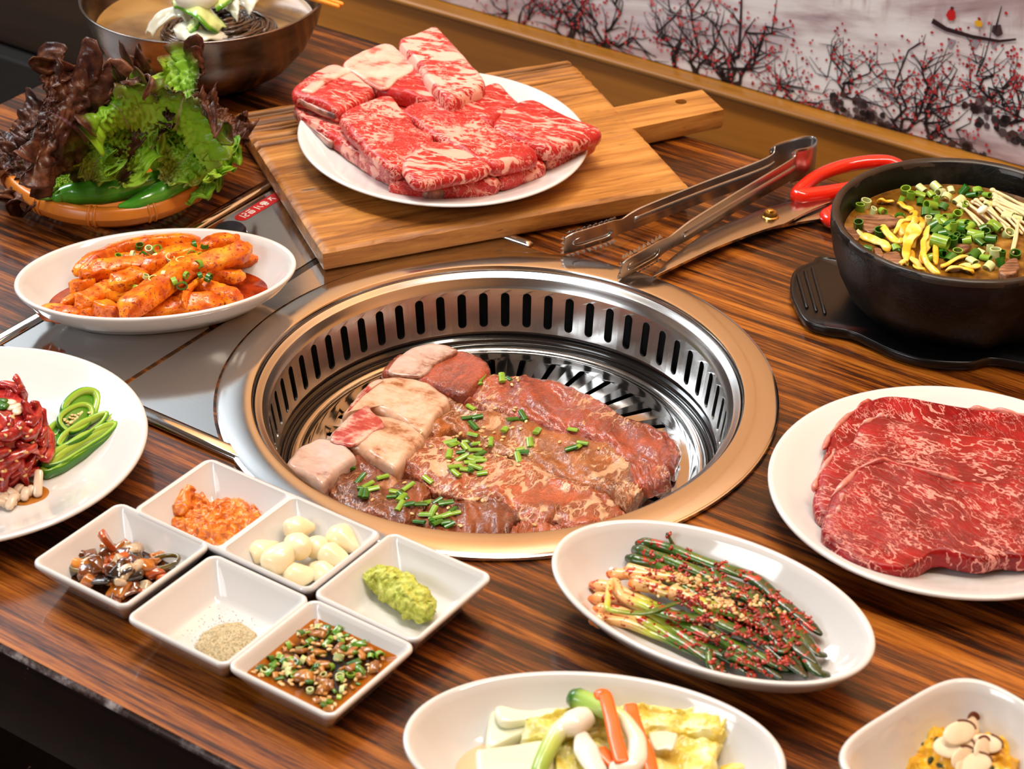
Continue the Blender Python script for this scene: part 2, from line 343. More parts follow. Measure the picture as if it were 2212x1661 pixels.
# ------------------------------------------------------------------ the mural
def painting():
    u0, u1, z0, z1, vv = -.66, U1 - .02, ZT + .001, ZM, V1 - .005
    p = thing('mural', 'long printed mural of red blossom trees, rocks and a boat above the wood panelling', 'painting', T(.4, vv, z0), rz=YAW)
    g = G('mural_print'); s = g.co((1, 1, 1)); x, y, z = g.sep(s)
    st = g.noise(g.co((3.2, 1, 15), rot=(0, .12, 0)), 1.0, 5, .6, .6); st2 = g.noise(g.co((7, 1, 50), rot=(0, .1, 0)), 1.0, 4, .6, .4); rd = g.noise(g.co((55, 1, 9)), 1.0, 4, .7)
    c = g.ramp(st, [(.34, lin(140, 112, 118)), (.43, lin(192, 176, 184)), (.52, lin(224, 219, 224)), (.64, lin(236, 236, 241))])
    c = g.mix(g.mt('MULTIPLY', g.sm(st2, .55, .68), .35), c, lin(150, 124, 124))
    band = g.mt('MULTIPLY', g.sm(z, .085, .11), g.sm(z, .20, .15)); c = g.mix(g.mt('MULTIPLY', g.mt('MULTIPLY', g.sm(rd, .48, .66), band), .7), c, lin(168, 146, 148))
    canvas = g.end(base=c, rough=.55)
    obj('print_sheet', tbox(M(), u0, u1, vv, V1 - .0005, z0, z1), canvas, p, smooth=False)
    m = M(); R = random.Random(5); n_ = np.array([SY, -CY, 0.0])
    def P3(u, z, k): return T(u, vv, z) + n_ * (.0006 + .0002 * k)
    def stroke(pts, w, col, k=0):
        pts = [np.array(q, float) for q in pts]; v = []; f = []
        for i, q in enumerate(pts):
            a = pts[min(i + 1, len(pts) - 1)] - pts[max(i - 1, 0)]; a = a / (np.linalg.norm(a) + 1e-9); nn = np.array([-a[1], a[0]]); ww = w * (1 - .65 * i / (len(pts) - 1))
            v += [P3(*(q + nn * ww), k), P3(*(q - nn * ww), k)]
        for i in range(len(pts) - 1): f.append((2 * i, 2 * i + 1, 2 * i + 3, 2 * i + 2))
        m.add(v, f, c=(*col, 1))
    def dab(u, z, r, col, k=1, n=6, sy=1.0):
        a0 = R.random() * 6; m.add([P3(u + r * math.cos(a0 + 6.283 * i / n) * R.uniform(.7, 1.2), z + sy * r * math.sin(a0 + 6.283 * i / n) * R.uniform(.7, 1.2), k) for i in range(n)], [tuple(range(n))], c=(*col, 1))
    INK = lin(38, 22, 26); REDS = [lin(176, 36, 44), lin(150, 26, 34), lin(196, 70, 72)]
    def pix(px, py): q = UV(px, py, vv); return np.array([tab(q)[0], q[2]])
    def tree(base, tips, w, dens=9, spread=.012, twigs=2):
        b = pix(*base)
        for tp in tips:
            t = pix(*tp); d = t - b; pts = [b]
            for i in range(1, 7):
                q = b + d * i / 6 + np.array([R.gauss(0, .004), R.gauss(0, .003)]) * (1 + .3 * i); pts.append(q)
            stroke(pts, w * .48, INK)
            for i in (2, 3, 4, 5, 6):
                for _ in range(twigs):
                    q = pts[i]; a = math.atan2(d[1], d[0]) + R.uniform(-1.3, 1.3); L = R.uniform(.012, .034)
                    e = q + L * np.array([math.cos(a), math.sin(a)]); mid = (q + e) / 2 + np.array([R.gauss(0, .003), R.gauss(0, .003)])
                    stroke([q, mid, e], w * .17, INK)
                    for _ in range(max(1, dens // 4)): dab(e[0] + R.gauss(0, spread * .6), e[1] + R.gauss(0, spread * .6), R.uniform(.0007, .0017), R.choice(REDS))
                for _ in range(max(1, dens // 4)): dab(pts[i][0] + R.gauss(0, spread), pts[i][1] + R.gauss(0, spread), R.uniform(.0007, .0016), R.choice(REDS))
    tree((1120, 62), [(1060, 5), (1150, -30), (1185, 8)], .0030, 8)
    tree((1215, 92), [(1185, 10), (1230, -40), (1270, 20)], .0042, 8); tree((1298, 105), [(1280, 20), (1330, -20), (1375, 80), (1260, 60)], .0042, 10)
    tree((1460, 155), [(1450, 60), (1440, -20), (1485, 20)], .0032, 5, twigs=2)
    tree((1505, 170), [(1480, 100), (1530, 40), (1510, -10)], .0034, 7); tree((1572, 185), [(1560, 90), (1590, 0), (1640, 70), (1680, 85), (1540, 120)], .0048, 8)
    tree((1700, 205), [(1665, 195), (1705, 165), (1740, 185), (1770, 235)], .0022, 13, .009)
    tree((1820, 205), [(1775, 110), (1830, 120), (1880, 155), (1900, 200)], .0028, 11, .010)
    tree((1945, 285), [(1930, 165), (1980, 140), (2000, 150), (2060, 190)], .0034, 9, .010); tree((2010, 300), [(2000, 150), (2050, 190), (1990, 250), (2070, 290)], .0038, 11, .011)
    tree((2140, 215), [(2080, 180), (2120, 140), (2160, 170), (2205, 210)], .0030, 12, .010); tree((2195, 260), [(2170, 220), (2230, 200), (2250, 260)], .003, 10)
    for _ in range(70): dab(*(pix(R.uniform(1000, 1720), R.uniform(0, 130)) + np.array([0, 0])), R.uniform(.001, .0024), lin(200, 110, 112), 0)
    ROCK = [lin(52, 40, 44), lin(82, 66, 70), lin(36, 26, 30), lin(104, 88, 92), lin(70, 44, 40)]
    for cx, cy, w_, h_ in ((1838, 228, .022, .022), (1895, 262, .020, .016), (1918, 280, .010, .008), (2130, 245, .020, .022), (2200, 280, .02, .018), (2065, 315, .026, .016), (1660, 255, .01, .004), (1700, 275, .01, .004)):
        c = pix(cx, cy)
        for _ in range(30):
            dx, dz = R.uniform(-1, 1), R.uniform(-1, 1)
            if dx * dx + dz * dz < 1 and dz < 1.1 - abs(dx) * .9: dab(c[0] + dx * w_, c[1] + dz * h_ * .6, R.uniform(.0022, .0050), R.choice(ROCK), 1)
    b = [pix(*q) for q in ((2015, 44), (2045, 62), (2100, 78), (2160, 88), (2196, 84))]; stroke(b, .0024, lin(70, 22, 24), 2); stroke(b, .0016, lin(36, 14, 18), 3)
    c = pix(2057, 32); dab(c[0], c[1], .0045, lin(190, 20, 24), 3, 7, 1.4); dab(c[0], c[1] + .006, .002, lin(60, 30, 26), 3)
    c = pix(2115, 50); dab(c[0], c[1], .0034, lin(226, 170, 30), 3, 7); dab(c[0], c[1] + .004, .0017, lin(150, 30, 30), 3)
    stroke([pix(2150, 68), pix(2165, 12)], .0009, INK, 3); c = pix(2155, 66); dab(c[0], c[1], .006, lin(64, 40, 46), 2, 5)
    for dx in (2057, 2110, 2150): stroke([pix(dx, 84), pix(dx - 4, 104)], .004, lin(150, 140, 152), 0)
    gg = G('mural_paint'); obj('painted_scene', m, gg.end(base=gg.attr(), rough=.55), p, smooth=False, col=True)
    # painted hills along the top
    return p
painting()

# ------------------------------------------------------------------ the table
GC = np.array([-.0087, -.0097, 0.0]); TU0, TU1, TV0, TV1 = -.557, .80, -.364, .3596
tb = thing('dining_table', 'dark wood-grain dining table with a round grill set into it', 'table', T(.1, 0, ZF), rz=YAW)
ang = np.linspace(0, 2 * PI, 96, endpoint=False); hole = [(GC[0] + .160 * math.cos(a), GC[1] + .160 * math.sin(a)) for a in ang]
def trect(d, r=.006, n=48): return [tuple(T((TU0 + TU1) / 2, (TV0 + TV1) / 2)[:2] + np.array([q[0] * CY - q[1] * SY, q[0] * SY + q[1] * CY])) for q in rrect(0, 0, (TU1 - TU0) / 2 - d, (TV1 - TV0) / 2 - d, max(r - d, .001), n)]
m = M(); m.add(*holed(trect(.003), [hole], 0.0))
ring = lambda d, z: np.c_[np.array(trect(d)), np.full(48, z)]
m.add(*loft([ring(.002, -.004), ring(.001, -.0018), ring(.003, 0.0)], True))
m.add(*loft([np.c_[np.array(hole), np.full(96, -.03)], np.c_[np.array(hole), np.full(96, 0)]][::-1], True))
m.add(*loft([ring(.002, -.03), ring(.002, -.004)], True))
obj('tabletop', m, LAM, tb, smooth=True, sharp=30)
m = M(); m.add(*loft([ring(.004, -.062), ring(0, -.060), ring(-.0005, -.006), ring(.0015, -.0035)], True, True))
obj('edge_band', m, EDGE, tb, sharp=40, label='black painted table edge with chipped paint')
g = G('edge_gleam_paint'); wn = g.noise(g.co((60, 60, 60)), 1, 5, .7); m = M(); m.add(*loft([ring(-.0002, -.0026), ring(.0004, -.0014), ring(.0012, -.0006), ring(.0026, .0003)], True)); obj('edge_gleam', m, g.end(base=g.ramp(wn, [(.46, (.020, .008, .006)), (.56, (.09, .07, .07)), (.68, (.34, .31, .32))]), rough=.25), tb, sharp=50, label='pale painted gleam along the table edge')  # pale strip paints in the gleam of light along the top edge
for u, v in ((-.40, 0), (.65, 0)):
    m = M(); tbox(m, u - .04, u + .04, -.22, .22, ZF + .03, -.062, bev=.004); obj('pedestal', m, EDGE, tb)
    m = M(); tbox(m, u - .05, u + .05, -.30, .30, ZF, ZF + .03, bev=.006); obj('foot', m, EDGE, tb)

# ------------------------------------------------------------------ steel panel beside the grill
sp = thing('steel_control_panel', 'mirror-bright rectangular steel panel set in the table beside the round grill', 'panel', T(-.2, 0, 0), rz=YAW)
PL = steel('panel_steel', (.60, .59, .58), rough=.12, sc=(8, 500, 50), amt=.08, b=.03)
def tpoly(pts): return [tuple(T(u, v)[:2]) for u, v in pts]
def plate(m, outer, holes, z0, z1):
    m.add(*holed(outer, holes, z1))
    for L, s_ in [(outer, 1)] + [(h, -1) for h in holes]:
        a = [np.c_[np.array(L), np.full(len(L), z)] for z in (z0, z1)]; m.add(*loft(a if s_ > 0 else a[::-1], True))
gu, gv = tab(GC)
arc = [(gu + .1745 * math.cos(a), gv + .1745 * math.sin(a)) for a in np.linspace(0, 2 * PI, 121)]
left = [q for q in arc if q[0] < 0.0 and -.152 < q[1] < .146]; left.sort(key=lambda q: -q[1])
ub = -math.sqrt(.1745 ** 2 - (.152 + gv) ** 2) + gu; ut = -math.sqrt(.1745 ** 2 - (.146 - gv) ** 2) + gu
m = M(); plate(m, tpoly([(-.193, -.152), (ub, -.152)] + left[::-1] + [(ut, .146), (-.193, .146)]), [], .0002, .002); obj('fixed_plate', m, PL, sp, smooth=False)
m = M(); plate(m, tpoly([(-.290, -.152), (-.1965, -.152), (-.1965, -.060), (-.204, -.054), (-.290, -.054)]), [], .0002, .002); obj('hatch_lid', m, PL, sp, smooth=False)
m = M(); plate(m, tpoly([(-.290, -.050), (-.2005, -.050), (-.2005, .146), (-.290, .146)]), [], .0002, .0012); obj('control_plate', m, PL, sp, smooth=False)
m = M(); tbox(m, -.2005, -.1945, -.052, .146, .0001, .0006); obj('gap_strip', m, BLACKST, sp, smooth=False)
for nm, (a, b, c, d) in dict(side_rail=(-.3005, -.2905, -.164, .15), front_rail=(-.3005, -.072, -.1645, -.1535), back_rail=(-.3005, -.09, .1465, .1535)).items():
    m = M(); tbox(m, a, b, c, d, .0001, .0042, bev=.0016); obj(nm, m, STEEL, sp, sharp=50)
# knob
kc = U(497, 502, .008); m = M(); m.add(*lathe((kc[0], kc[1], .0012), [(.0125, 0), (.0125, .002), (.0112, .003), (.0112, .009), (.0100, .0105), (.006, .0108)], 40, (False, True)))
kn = obj('knob', m, plain('knob_black', (.012, .012, .02), .25), sp, label='black control knob with a chrome collar', sharp=40)
m = M(); m.add(*lathe((kc[0], kc[1], .0012), [(.0140, 0), (.0140, .003), (.0126, .0045), (.0124, .0)], 40)); obj('knob_collar', m, STEEL, kn)
# red printed label, seen upside down
la = tab(U(524, 468, .0012)); lb = tab(U(600, 424, .0012))
lt = thing('label_strip', None, None, T(*la, .0013), rz=YAW); lt.parent = sp; lt.matrix_parent_inverse = Matrix.Identity(4)
lt.location = Vector((*(np.array([(la[0] + .2), la[1]])), .0013)); lt.rotation_euler = (0, 0, 0)
bpy.data.objects.remove(lt)
u_c = (la[0] + lb[0]) / 2; hw = .0050; v0 = la[1] - .006; v1 = lb[1] + .016
m = M(); pts = [(u_c + hw * math.cos(a), v0 + hw + hw * math.sin(a)) for a in np.linspace(PI, 2 * PI, 13)] + [(u_c + hw, v1), (u_c - hw, v1)]
plate(m, tpoly(pts), [], .0012, .00145); lab = obj('label_sticker', m, plain('label_red', lin(172, 14, 16), .4), sp, label='red label with white Korean lettering', smooth=False)
m = M()
def glyph(vc, strokes):
    for a, b, c, d in strokes:
        p, q = np.array([u_c + a * .0030, vc + b * .0030]), np.array([u_c + c * .0030, vc + d * .0030]); t = (q - p) / np.linalg.norm(q - p); k = np.array([-t[1], t[0]]) * .00042
        m.add([(*T(*x)[:2], .0016) for x in (p - k, q - k, q + k, p + k)], [(0, 1, 2, 3)])
k_ = (v1 - v0)
glyph(v0 + .0075, [(-1, -.6, 1, -.6), (-.9, .1, -.9, .9), (-.9, .9, 0, .9), (0, .1, 0, .9), (0, .1, .9, .1), (.9, .1, .9, .9)])
glyph(v0 + .0145, [(-.9, -.8, -.9, .8), (-.2, -.7, -.2, .7), (-.2, -.7, .8, -.7), (-.2, .7, .8, .7), (.3, -.7, .3, .7), (.85, -.7, .85, .7)])
glyph(v0 + .0225, [(-1, -.5, 1, -.5), (-.6, .3, .2, .3), (.2, .3, .8, 1.0)])
glyph(v0 + .0295, [(-.9, -.5, -.4, -.9), (-.9, -.5, -.9, .5), (-.9, .5, -.4, .8), (-.4, -.9, -.4, .8), (0, -1, 0, 1), (.3, -.4, .9, -.4), (.9, -.4, .9, .5), (.3, .5, .9, .5), (.3, -.4, .3, .5)])
glyph(v0 + .0375, [(-.8, -.6, -.8, .6), (-.8, 0, .4, -.7), (-.3, .2, .7, .7)])
o = obj('lettering', m, plain('label_white', (.75, .72, .68), .5), sp, smooth=False)
o.parent = lab; lab_base = Vector(lab['_o'])

# ------------------------------------------------------------------ the grill
gr = thing('grill_well', 'round brushed steel grill well with a flat polished rim and slotted wall', 'grill', GC)
m = M(); m.add(*lathe(GC, [(.160, .0), (.1722, .0003), (.1728, .0015), (.1725, .0030), (.1716, .0034), (.1716, .0037), (.1700, .0042), (.1530, .0046), (.1514, .0042), (.1506, .0030), (.1502, .0010), (.1500, -.004)], 200)); obj('rim', m, RINGM, gr, sharp=35)
m = M(); m.add(*lathe(GC, [(.1500, -.001), (.1492, .0012), (.1478, .0006), (.1464, -.0006), (.1450, -.0012), (.1441, -.0030), (.1432, -.0056), (.1424, -.0068), (.1417, -.0078)], 200)); obj('stepped_collar', m, BRUSH, gr, sharp=40)
def cell(fn, hx, hy, a0=0.0, nb=5, na=7, caps=True, depth=None):
    """a unit cell [0,1]x[0,1] with a stadium hole (half sizes hx, hy, long in y) mapped through fn(x, y, k)"""
    e = np.linspace(0, 1, nb, endpoint=False); outer = [(x, 0) for x in e] + [(1, y) for y in e] + [(1 - x, 1) for x in e] + [(0, 1 - y) for y in e]
    r = a0 if a0 else hx; top = [(.5 + hx * math.cos(t), .5 + hy - r + r * math.sin(t)) for t in np.linspace(0, PI, na)]; bot = [(.5 + hx * math.cos(t), .5 - hy + r + r * math.sin(t)) for t in np.linspace(PI, 2 * PI, na)]
    h = top + bot; v, f = holed(outer, [h], 0)
    m = M(); m.add([fn(x, y, 0) for x, y, _ in v], f)
    if depth: a = [fn(x, y, 0) for x, y in h]; b = [fn(x, y, depth) for x, y in h]; n = len(h); m.add(a + b, [(i, n + i, n + (i + 1) % n, (i + 1) % n) for i in range(n)])
    return m
NS = 60; m = M(); rA, zA, rB, zB = .1376, -.0388, .1417, -.0078
for k in range(NS):
    def fn(x, y, d, k=k):
        t = 2 * PI * (k + .22 + x) / NS; r = rA + (rB - rA) * y + d; return (GC[0] + r * math.cos(t), GC[1] + r * math.sin(t), zA + (zB - zA) * y)
    c = cell(fn, .20, .40, .092, depth=.0014); m.add(c.v, [tuple(reversed(q)) for q in c.f])
obj('slotted_wall', m, BRUSH, gr, smooth=True, sharp=40)
m = M(); m.add(*lathe(GC, [(.1378, -.0386), (.1372, -.0400), (.1384, -.0415), (.1386, -.0432), (.1368, -.0446), (.1356, -.0440), (.1346, -.0452), (.1346, -.0472), (.1330, -.0482), (.1322, -.0520)], 160)); obj('drip_ring', m, BLACKST, gr, sharp=50, label='black drip ring under the slotted wall')
m = M(); m.add(*lathe(GC, [(.156, -.004), (.156, -.10), (.05, -.12)], 64, (False, True))); obj('fire_bucket', m, BUCKET, gr)
# the slotted grill plate
gp = thing('grill_plate', 'round slotted steel grill plate lying at the bottom of the grill well', 'grill plate', GC + [0, 0, -.052])
GPS = steel('grill_plate_steel', (.60, .585, .57), rough=.13, sc=(70, 70, 70), amt=.16, b=.03)
def dome(r): return -.0455 + .0035 * max(0, 1 - (r / .112) ** 2)
m = M(); pr = [(.1318, -.0520), (.1320, -.0478), (.1308, -.0466), (.1290, -.0464), (.1280, -.0474), (.1262, -.0478), (.1245, -.0470), (.1225, -.0462)] + [(r, dome(r)) for r in (.1205, .119, .1175, .116)]
m.add(*lathe(GC, pr, 180)); m.add(*lathe(GC, [(r, dome(r)) for r in (.068, .055, .045, .03, .015, .003)], 180, (False, True)))
NR = 33
for k in range(NR):
    def fn(x, y, d, k=k):
        t = 2 * PI * (k - .02 + x) / NR; r = .068 + .048 * y; bulge = .0022 * math.sin(PI * min(max((y - .04) / .92, 0), 1)) ** .7 * (1 - abs(2 * x - 1) ** 1) * 0
        lip = .0008 * math.sin(PI * y) ** .6 * max(0, 1 - ((x - .5) / .5) ** 2) if y > 0.0 else 0
        return (GC[0] + r * math.cos(t), GC[1] + r * math.sin(t), dome(r) + lip - d)
    c = cell(fn, .105, .40, .05, nb=8, na=9, depth=.003); m.add(c.v, [q for q in c.f])
obj('slotted_disc', m, GPS, gp, smooth=True, sharp=50)
# ------------------------------------------------------------------ crockery, pots and tools
def Zm(pts, s, ox, oy): return [(x / s + ox, y / s + oy) for x, y in pts]
def UU(pts, z): return [U(x, y, z) for x, y in pts]
CHINA = G('white_china'); CHINA = CHINA.end(base=(.70, .70, .70), rough=.10, coat=.5, coatr=.04, sss=.0, nrm=CHINA.bump(CHINA.noise(CHINA.co((22, 22, 22)), 1, 2), .03, .0006))
OVAL = [(.080, .0012), (.036, .0012), (.0335, .0), (.0315, .0), (.0300, .0030), (.0200, .0080), (.0080, .0180), (.0008, .0275), (.0, .0290), (.0006, .0300), (.0022, .0302), (.0036, .0294), (.0060, .0262), (.0120, .0180), (.0200, .0110), (.0270, .0080), (.0340, .0068), (.050, .0062), (.080, .0062)]
FLAT = [(.2, .0012), (.050, .0012), (.0475, .0), (.0445, .0), (.0430, .0030), (.0250, .0090), (.0030, .0185), (.0, .0202), (.0004, .0214), (.0018, .0220), (.0034, .0216), (.0120, .0180), (.0240, .0125), (.0360, .0088), (.0460, .0078), (.2, .0076)]
def china(name, label, c, hx, hy, ang, prof, z0=0.0, cat='plate', p=2.0, r=.01, n=112, group=None):
    m = M(); m.add(*vessel(c[0], c[1], hx, hy, prof, z0, r, n, ang, p)); return obj(name, m, CHINA, loc=(c[0], c[1], z0), label=label, cat=cat, group=group)
china('oval_dish', 'white oval dish of orange radish kimchi on the steel panel', (-.2294, .0838), .0904, .0585, math.radians(9.9), OVAL, .0024, 'dish')
china('oval_dish', 'white oval dish holding red-seasoned spring onions beside the grill rim', (.1026, -.2519), .0917, .0554, math.radians(-34.8), OVAL, 0, 'dish')
china('oval_dish', 'white oval dish of pale cabbage pickle, cut by the lower frame', (.0386, -.3672), .0916, .0560, math.radians(-8.7), OVAL, 0, 'dish')
china('round_plate', 'white round plate under the marbled red steaks', (.2493, -.1382), .1048, .1040, 0, FLAT, 0)
china('round_plate', 'white round plate with the beef tartare and green chilli slices', (-.3165, -.0945), .1045, .1040, 0, FLAT, .0008)
china('round_plate', 'white plate of raw short ribs on the wooden board', (-.05, .2803), .1130, .1015, math.radians(-58.7), [(d, z * .76) for d, z in FLAT], .0180)
# square sauce dishes
SQ = [(.1, .0012), (.0155, .0012), (.0145, .0), (.0125, .0), (.0115, .0010), (.0016, .0170), (.0, .0195), (.0003, .0209), (.0016, .0216), (.0028, .0210), (.0042, .0185), (.0125, .0075), (.0142, .0055), (.0160, .0047), (.03, .0045), (.1, .0045)]
def drop(c, z, z2): p = np.array([*c, z]); return (CPOS + (p - CPOS) * ((z2 - CAMH) / (z - CAMH)))[:2]
DISH = dict(pickle=(-.2084, -.2130), pepper=(-.1514, -.2600), soy=(-.0954, -.2985), wasabi=(-.0569, -.2405)); DISH = {k: drop(v, .03, .0216) for k, v in DISH.items()}
for k, lb in dict(pickle='square white dish of dark soy-pickled vegetables', pepper='square white dish with a heap of ground pepper', soy='square white dish of dark soy dip with spring onion', wasabi='square white dish with green wasabi').items():
    china('square_dish', lb, DISH[k], .0348, .0348, YAW, SQ, 0, 'dish', None, .0065, 96)
DB = drop((-.1391, -.1846), .03, .0216)
def double_dish():
    m = M(); HX, HY = .0640, .0325; r = .0065; rings = []
    for d, z in SQ[:9]: q = rrect(*DB, max(HX - d, .001), max(HY - d, .001), max(r - d, .003), 96, YAW); rings.append(np.c_[q, np.full(96, z)])
    m.add(*loft(rings, True, True)); wells = []
    for s_ in (-1, 1):
        c = DB + np.array([CY, SY]) * s_ * .0311; R = []
        for d, z in SQ[9:]: q = rrect(*c, max(.0323 - d, .0008), max(HY - d, .0008), max(r - d, .0028), 96, YAW); R.append(np.c_[q, np.full(len(q), z)])
        wells.append([tuple(p) for p in R[0][:, :2]]); m.add(*loft(R, True, False, True))
    v, f = holed([tuple(p) for p in rings[-1][:, :2]], wells, .0216); v = [(x, y, .0216 if i < 96 else .0210) for i, (x, y, z) in enumerate(v)]; m.add(v, f)
    obj('double_dish', m, CHINA, loc=(*DB, 0), label='two-well rectangular white dish of orange paste and garlic', cat='dish', sharp=50)
double_dish()
def square_bowl():
    a, b, c = U(2093, 1440, .042), U(1775, 1634, .042), None; e = (a - b)[:2]; L = np.linalg.norm(e); an = math.atan2(e[1], e[0]); mid = (a + b)[:2] / 2; n_ = np.array([math.sin(an), -math.cos(an)])
    ctr = mid + n_ * L / 2 * .98; h = L / 2 + .002; SB.update(c=ctr, a=an)
    prof = [(.2, .0012), (.030, .0012), (.0285, .0), (.0255, .0), (.0245, .002), (.012, .016), (.0015, .036), (0, .0405), (.0005, .0418), (.0018, .0424), (.0032, .0415), (.0050, .037), (.012, .021), (.021, .010), (.030, .0072), (.2, .0066)]
    china('square_bowl', 'rounded square white bowl of yellow mash with sliced almonds', ctr, h, h, an, prof, 0, 'bowl', 4.2, n=120)
SB = {}; square_bowl()

# stainless noodle bowl
BC = np.array([-.2385, .4480]); BZ = .072
m = M(); prof = [(.0, .004), (.036, .004), (.038, .0), (.041, .0), (.041, .005), (.052, .0085), (.066, .017), (.079, .032), (.088, .050), (.0935, BZ - .002), (.0950, BZ - .0006), (.0955, BZ), (.0948, BZ + .0006), (.0932, BZ), (.0915, BZ - .006), (.085, .047), (.075, .031), (.06, .017), (.04, .010), (.0, .008)]
m.add(*lathe((*BC, .0002), [(max(r, .0006), z) for r, z in prof], 120, (True, True)))
g = G('worn_dark_steel'); n1 = g.noise(g.co((26, 26, 60)), 1, 5, .65); n2 = g.noise(g.co((90, 90, 90)), 1, 3)
BOWLM = g.end(base=g.ramp(n1, [(.35, (.16, .135, .12)), (.65, (.34, .30, .275))]), metal=1.0, rough=g.mt('MULTIPLY_ADD', n1, .25, .12), nrm=g.bump(n2, .12, .0008))
obj('noodle_bowl', m, BOWLM, loc=(*BC, 0), label='large worn stainless steel bowl of cold buckwheat noodles', cat='bowl')

# chopping board
def board():
    z0, z1 = .0026, .0184; k = lambda a, b: [U(x, y, z1)[:2] for x, y in (a, b)]
    fc, rc, bc_, lc = (U(x, y, .0165)[:2] for x, y in ((697, 548), (1488, 405), (1231, 128), (506, 245)))
    th = thing('chopping_board', 'thick weathered wooden chopping board with a handle under the rib plate', 'chopping board', (*((fc + rc + bc_ + lc) / 4), z0), rz=math.atan2(*(rc - fc)[::-1]))
    # top as a height field: long cracks and grooves across the far part of the board
    ex, ey = (rc - fc), (lc - fc); nx, ny = 90, 210; TT_ = np.r_[np.linspace(0, .68, 70, endpoint=False), np.linspace(.68, 1, 140)]; m = M(); R = random.Random(3)
    grooves = [(.735 + .235 * i / 8 + R.uniform(-.010, .010), R.uniform(.0030, .0055), R.uniform(.0065, .0115), R.uniform(0, 9)) for i in range(9)]
    def P(s, t):
        q = fc + (1 - .0) * ex * s + ey * t + (bc_ - rc - lc + fc) * s * t; return q
    def H(s, t):
        h = 0.0
        for c, d, w, ph in grooves:
            cc = c + .006 * math.sin(s * 5 + ph) + .003 * mnoise.noise(Vector((s * 9, ph, 0))); fade = .35 + .65 * abs(math.sin(s * 2.1 + ph)); h -= d * fade * math.exp(-((t - cc) / w) ** 2 * 1.4)
        q = Vector((s * 5, t * 46, 1.3)); h += .00055 * mnoise.noise(q) + .0004 * mnoise.noise(Vector((s * 18, t * 110, 4))) - .0010 * max(0, mnoise.noise(Vector((s * 7, t * 70, 9))) - .34) * 3
        h -= .0018 * max(0, t - .86) / .14
        return h
    rows = []
    for j in range(ny):
        t = TT_[j]; row = []
        for i in range(nx):
            s = i / (nx - 1); q = P(s, t); e = min(s * .27, (1 - s) * .27, t * .23, (1 - t) * .23); rd = .0022
            dz = 0 if e > rd else -(rd - math.sqrt(max(0, rd * rd - (rd - e) ** 2))); row.append((q[0], q[1], z1 + H(s, t) + dz))
        rows.append(row)
    v = [p for r in rows for p in r]; cols = [(min(1, max(0, -H(i / (nx - 1), TT_[j]) - .0011) / .0022),) * 3 + (1,) for j in range(ny) for i in range(nx)]; f = [(j * nx + i, j * nx + i + 1, (j + 1) * nx + i + 1, (j + 1) * nx + i) for j in range(ny - 1) for i in range(nx - 1)]; m.add(v, f, c=cols)
    per = [(i, 0) for i in range(nx)] + [(nx - 1, j) for j in range(1, ny)] + [(i, ny - 1) for i in range(nx - 2, -1, -1)] + [(0, j) for j in range(ny - 2, 0, -1)]
    top = np.array([rows[j][i] for i, j in per]); cen = top.mean(0); dn = lambda k_, z: np.c_[cen[:2] + (top[:, :2] - cen[:2]) * k_, np.full(len(top), z)]
    m.add(*loft([dn(.985, z0), dn(.999, z0 + .0018), dn(1.0, z0 + .004), dn(1.0, z1 - .006), top], True, True), c=(0, 0, 0, 1))
    g = G('board_wood'); vv = g.warp(g.co((5, 60, 60)), .6, .7); a = g.noise(vv, 1, 6, .68, .3); b = g.noise(g.co((34, 500, 300)), 1, 4, .65); c_ = g.noise(g.co((9, 14, 20)), 1, 3)
    ff = g.mt('ADD', g.mt('MULTIPLY_ADD', g.mt('SUBTRACT', c_, .5), .30, a), g.mt('MULTIPLY', g.mt('SUBTRACT', b, .5), .34))
    pit = g.sm(g.noise(g.co((30, 330, 200)), 1, 3, .6), .66, .74)
    col = g.ramp(ff, [(.28, (.10, .032, .005)), (.42, (.26, .093, .014)), (.55, (.44, .180, .031)), (.72, (.58, .275, .062))]); col = g.mix(pit, col, (.06, .022, .006)); col = g.mix(g.mt('MULTIPLY', g.sep(g.attr())[0], .8), col, (.05, .018, .005))
    BM = g.end(base=col, rough=.48, nrm=g.bump(g.mt('SUBTRACT', ff, pit), .35, .0007))
    obj('board_panel', m, BM, th, sharp=50, col=True)
    # handle
    hs = [U(x, y, .0165)[:2] for x, y in ((1318, 238), (1516, 198), (1563, 241), (1368, 282))]
    up = cr([hs[0] - (hs[1] - hs[0]) * .12, hs[0], (hs[0] + hs[1]) / 2, hs[1]], 16); lo = cr([hs[3] - (hs[2] - hs[3]) * .12, hs[3], (hs[2] + hs[3]) / 2, hs[2]], 16)
    hc = U(1471, 224, .0165)[:2]; circ = [(hc[0] + .0045 * math.cos(a), hc[1] + .0045 * math.sin(a)) for a in np.linspace(0, 2 * PI, 20, endpoint=False)]
    outl = [tuple(p) for p in lo] + [tuple(p) for p in up[::-1]]; m = M(); m.add(*holed(outl, [circ], z1 - .0002))
    O = np.array(outl); cn = O.mean(0); q = lambda k_, z: np.c_[cn + (O - cn) * k_, np.full(len(O), z)]
    m.add(*loft([q(.97, z0 + .0004), q(1.0, z0 + .0025), q(1.004, z0 + .008), q(1.0, z1 - .0002)], True, True)); C_ = np.array(circ)
    m.add(*loft([np.c_[C_, np.full(20, z1 - .0002)], np.c_[C_, np.full(20, z0 + .002)]], True, False, True))
    obj('handle', m, BM, th, smooth=True, sharp=35)
board()

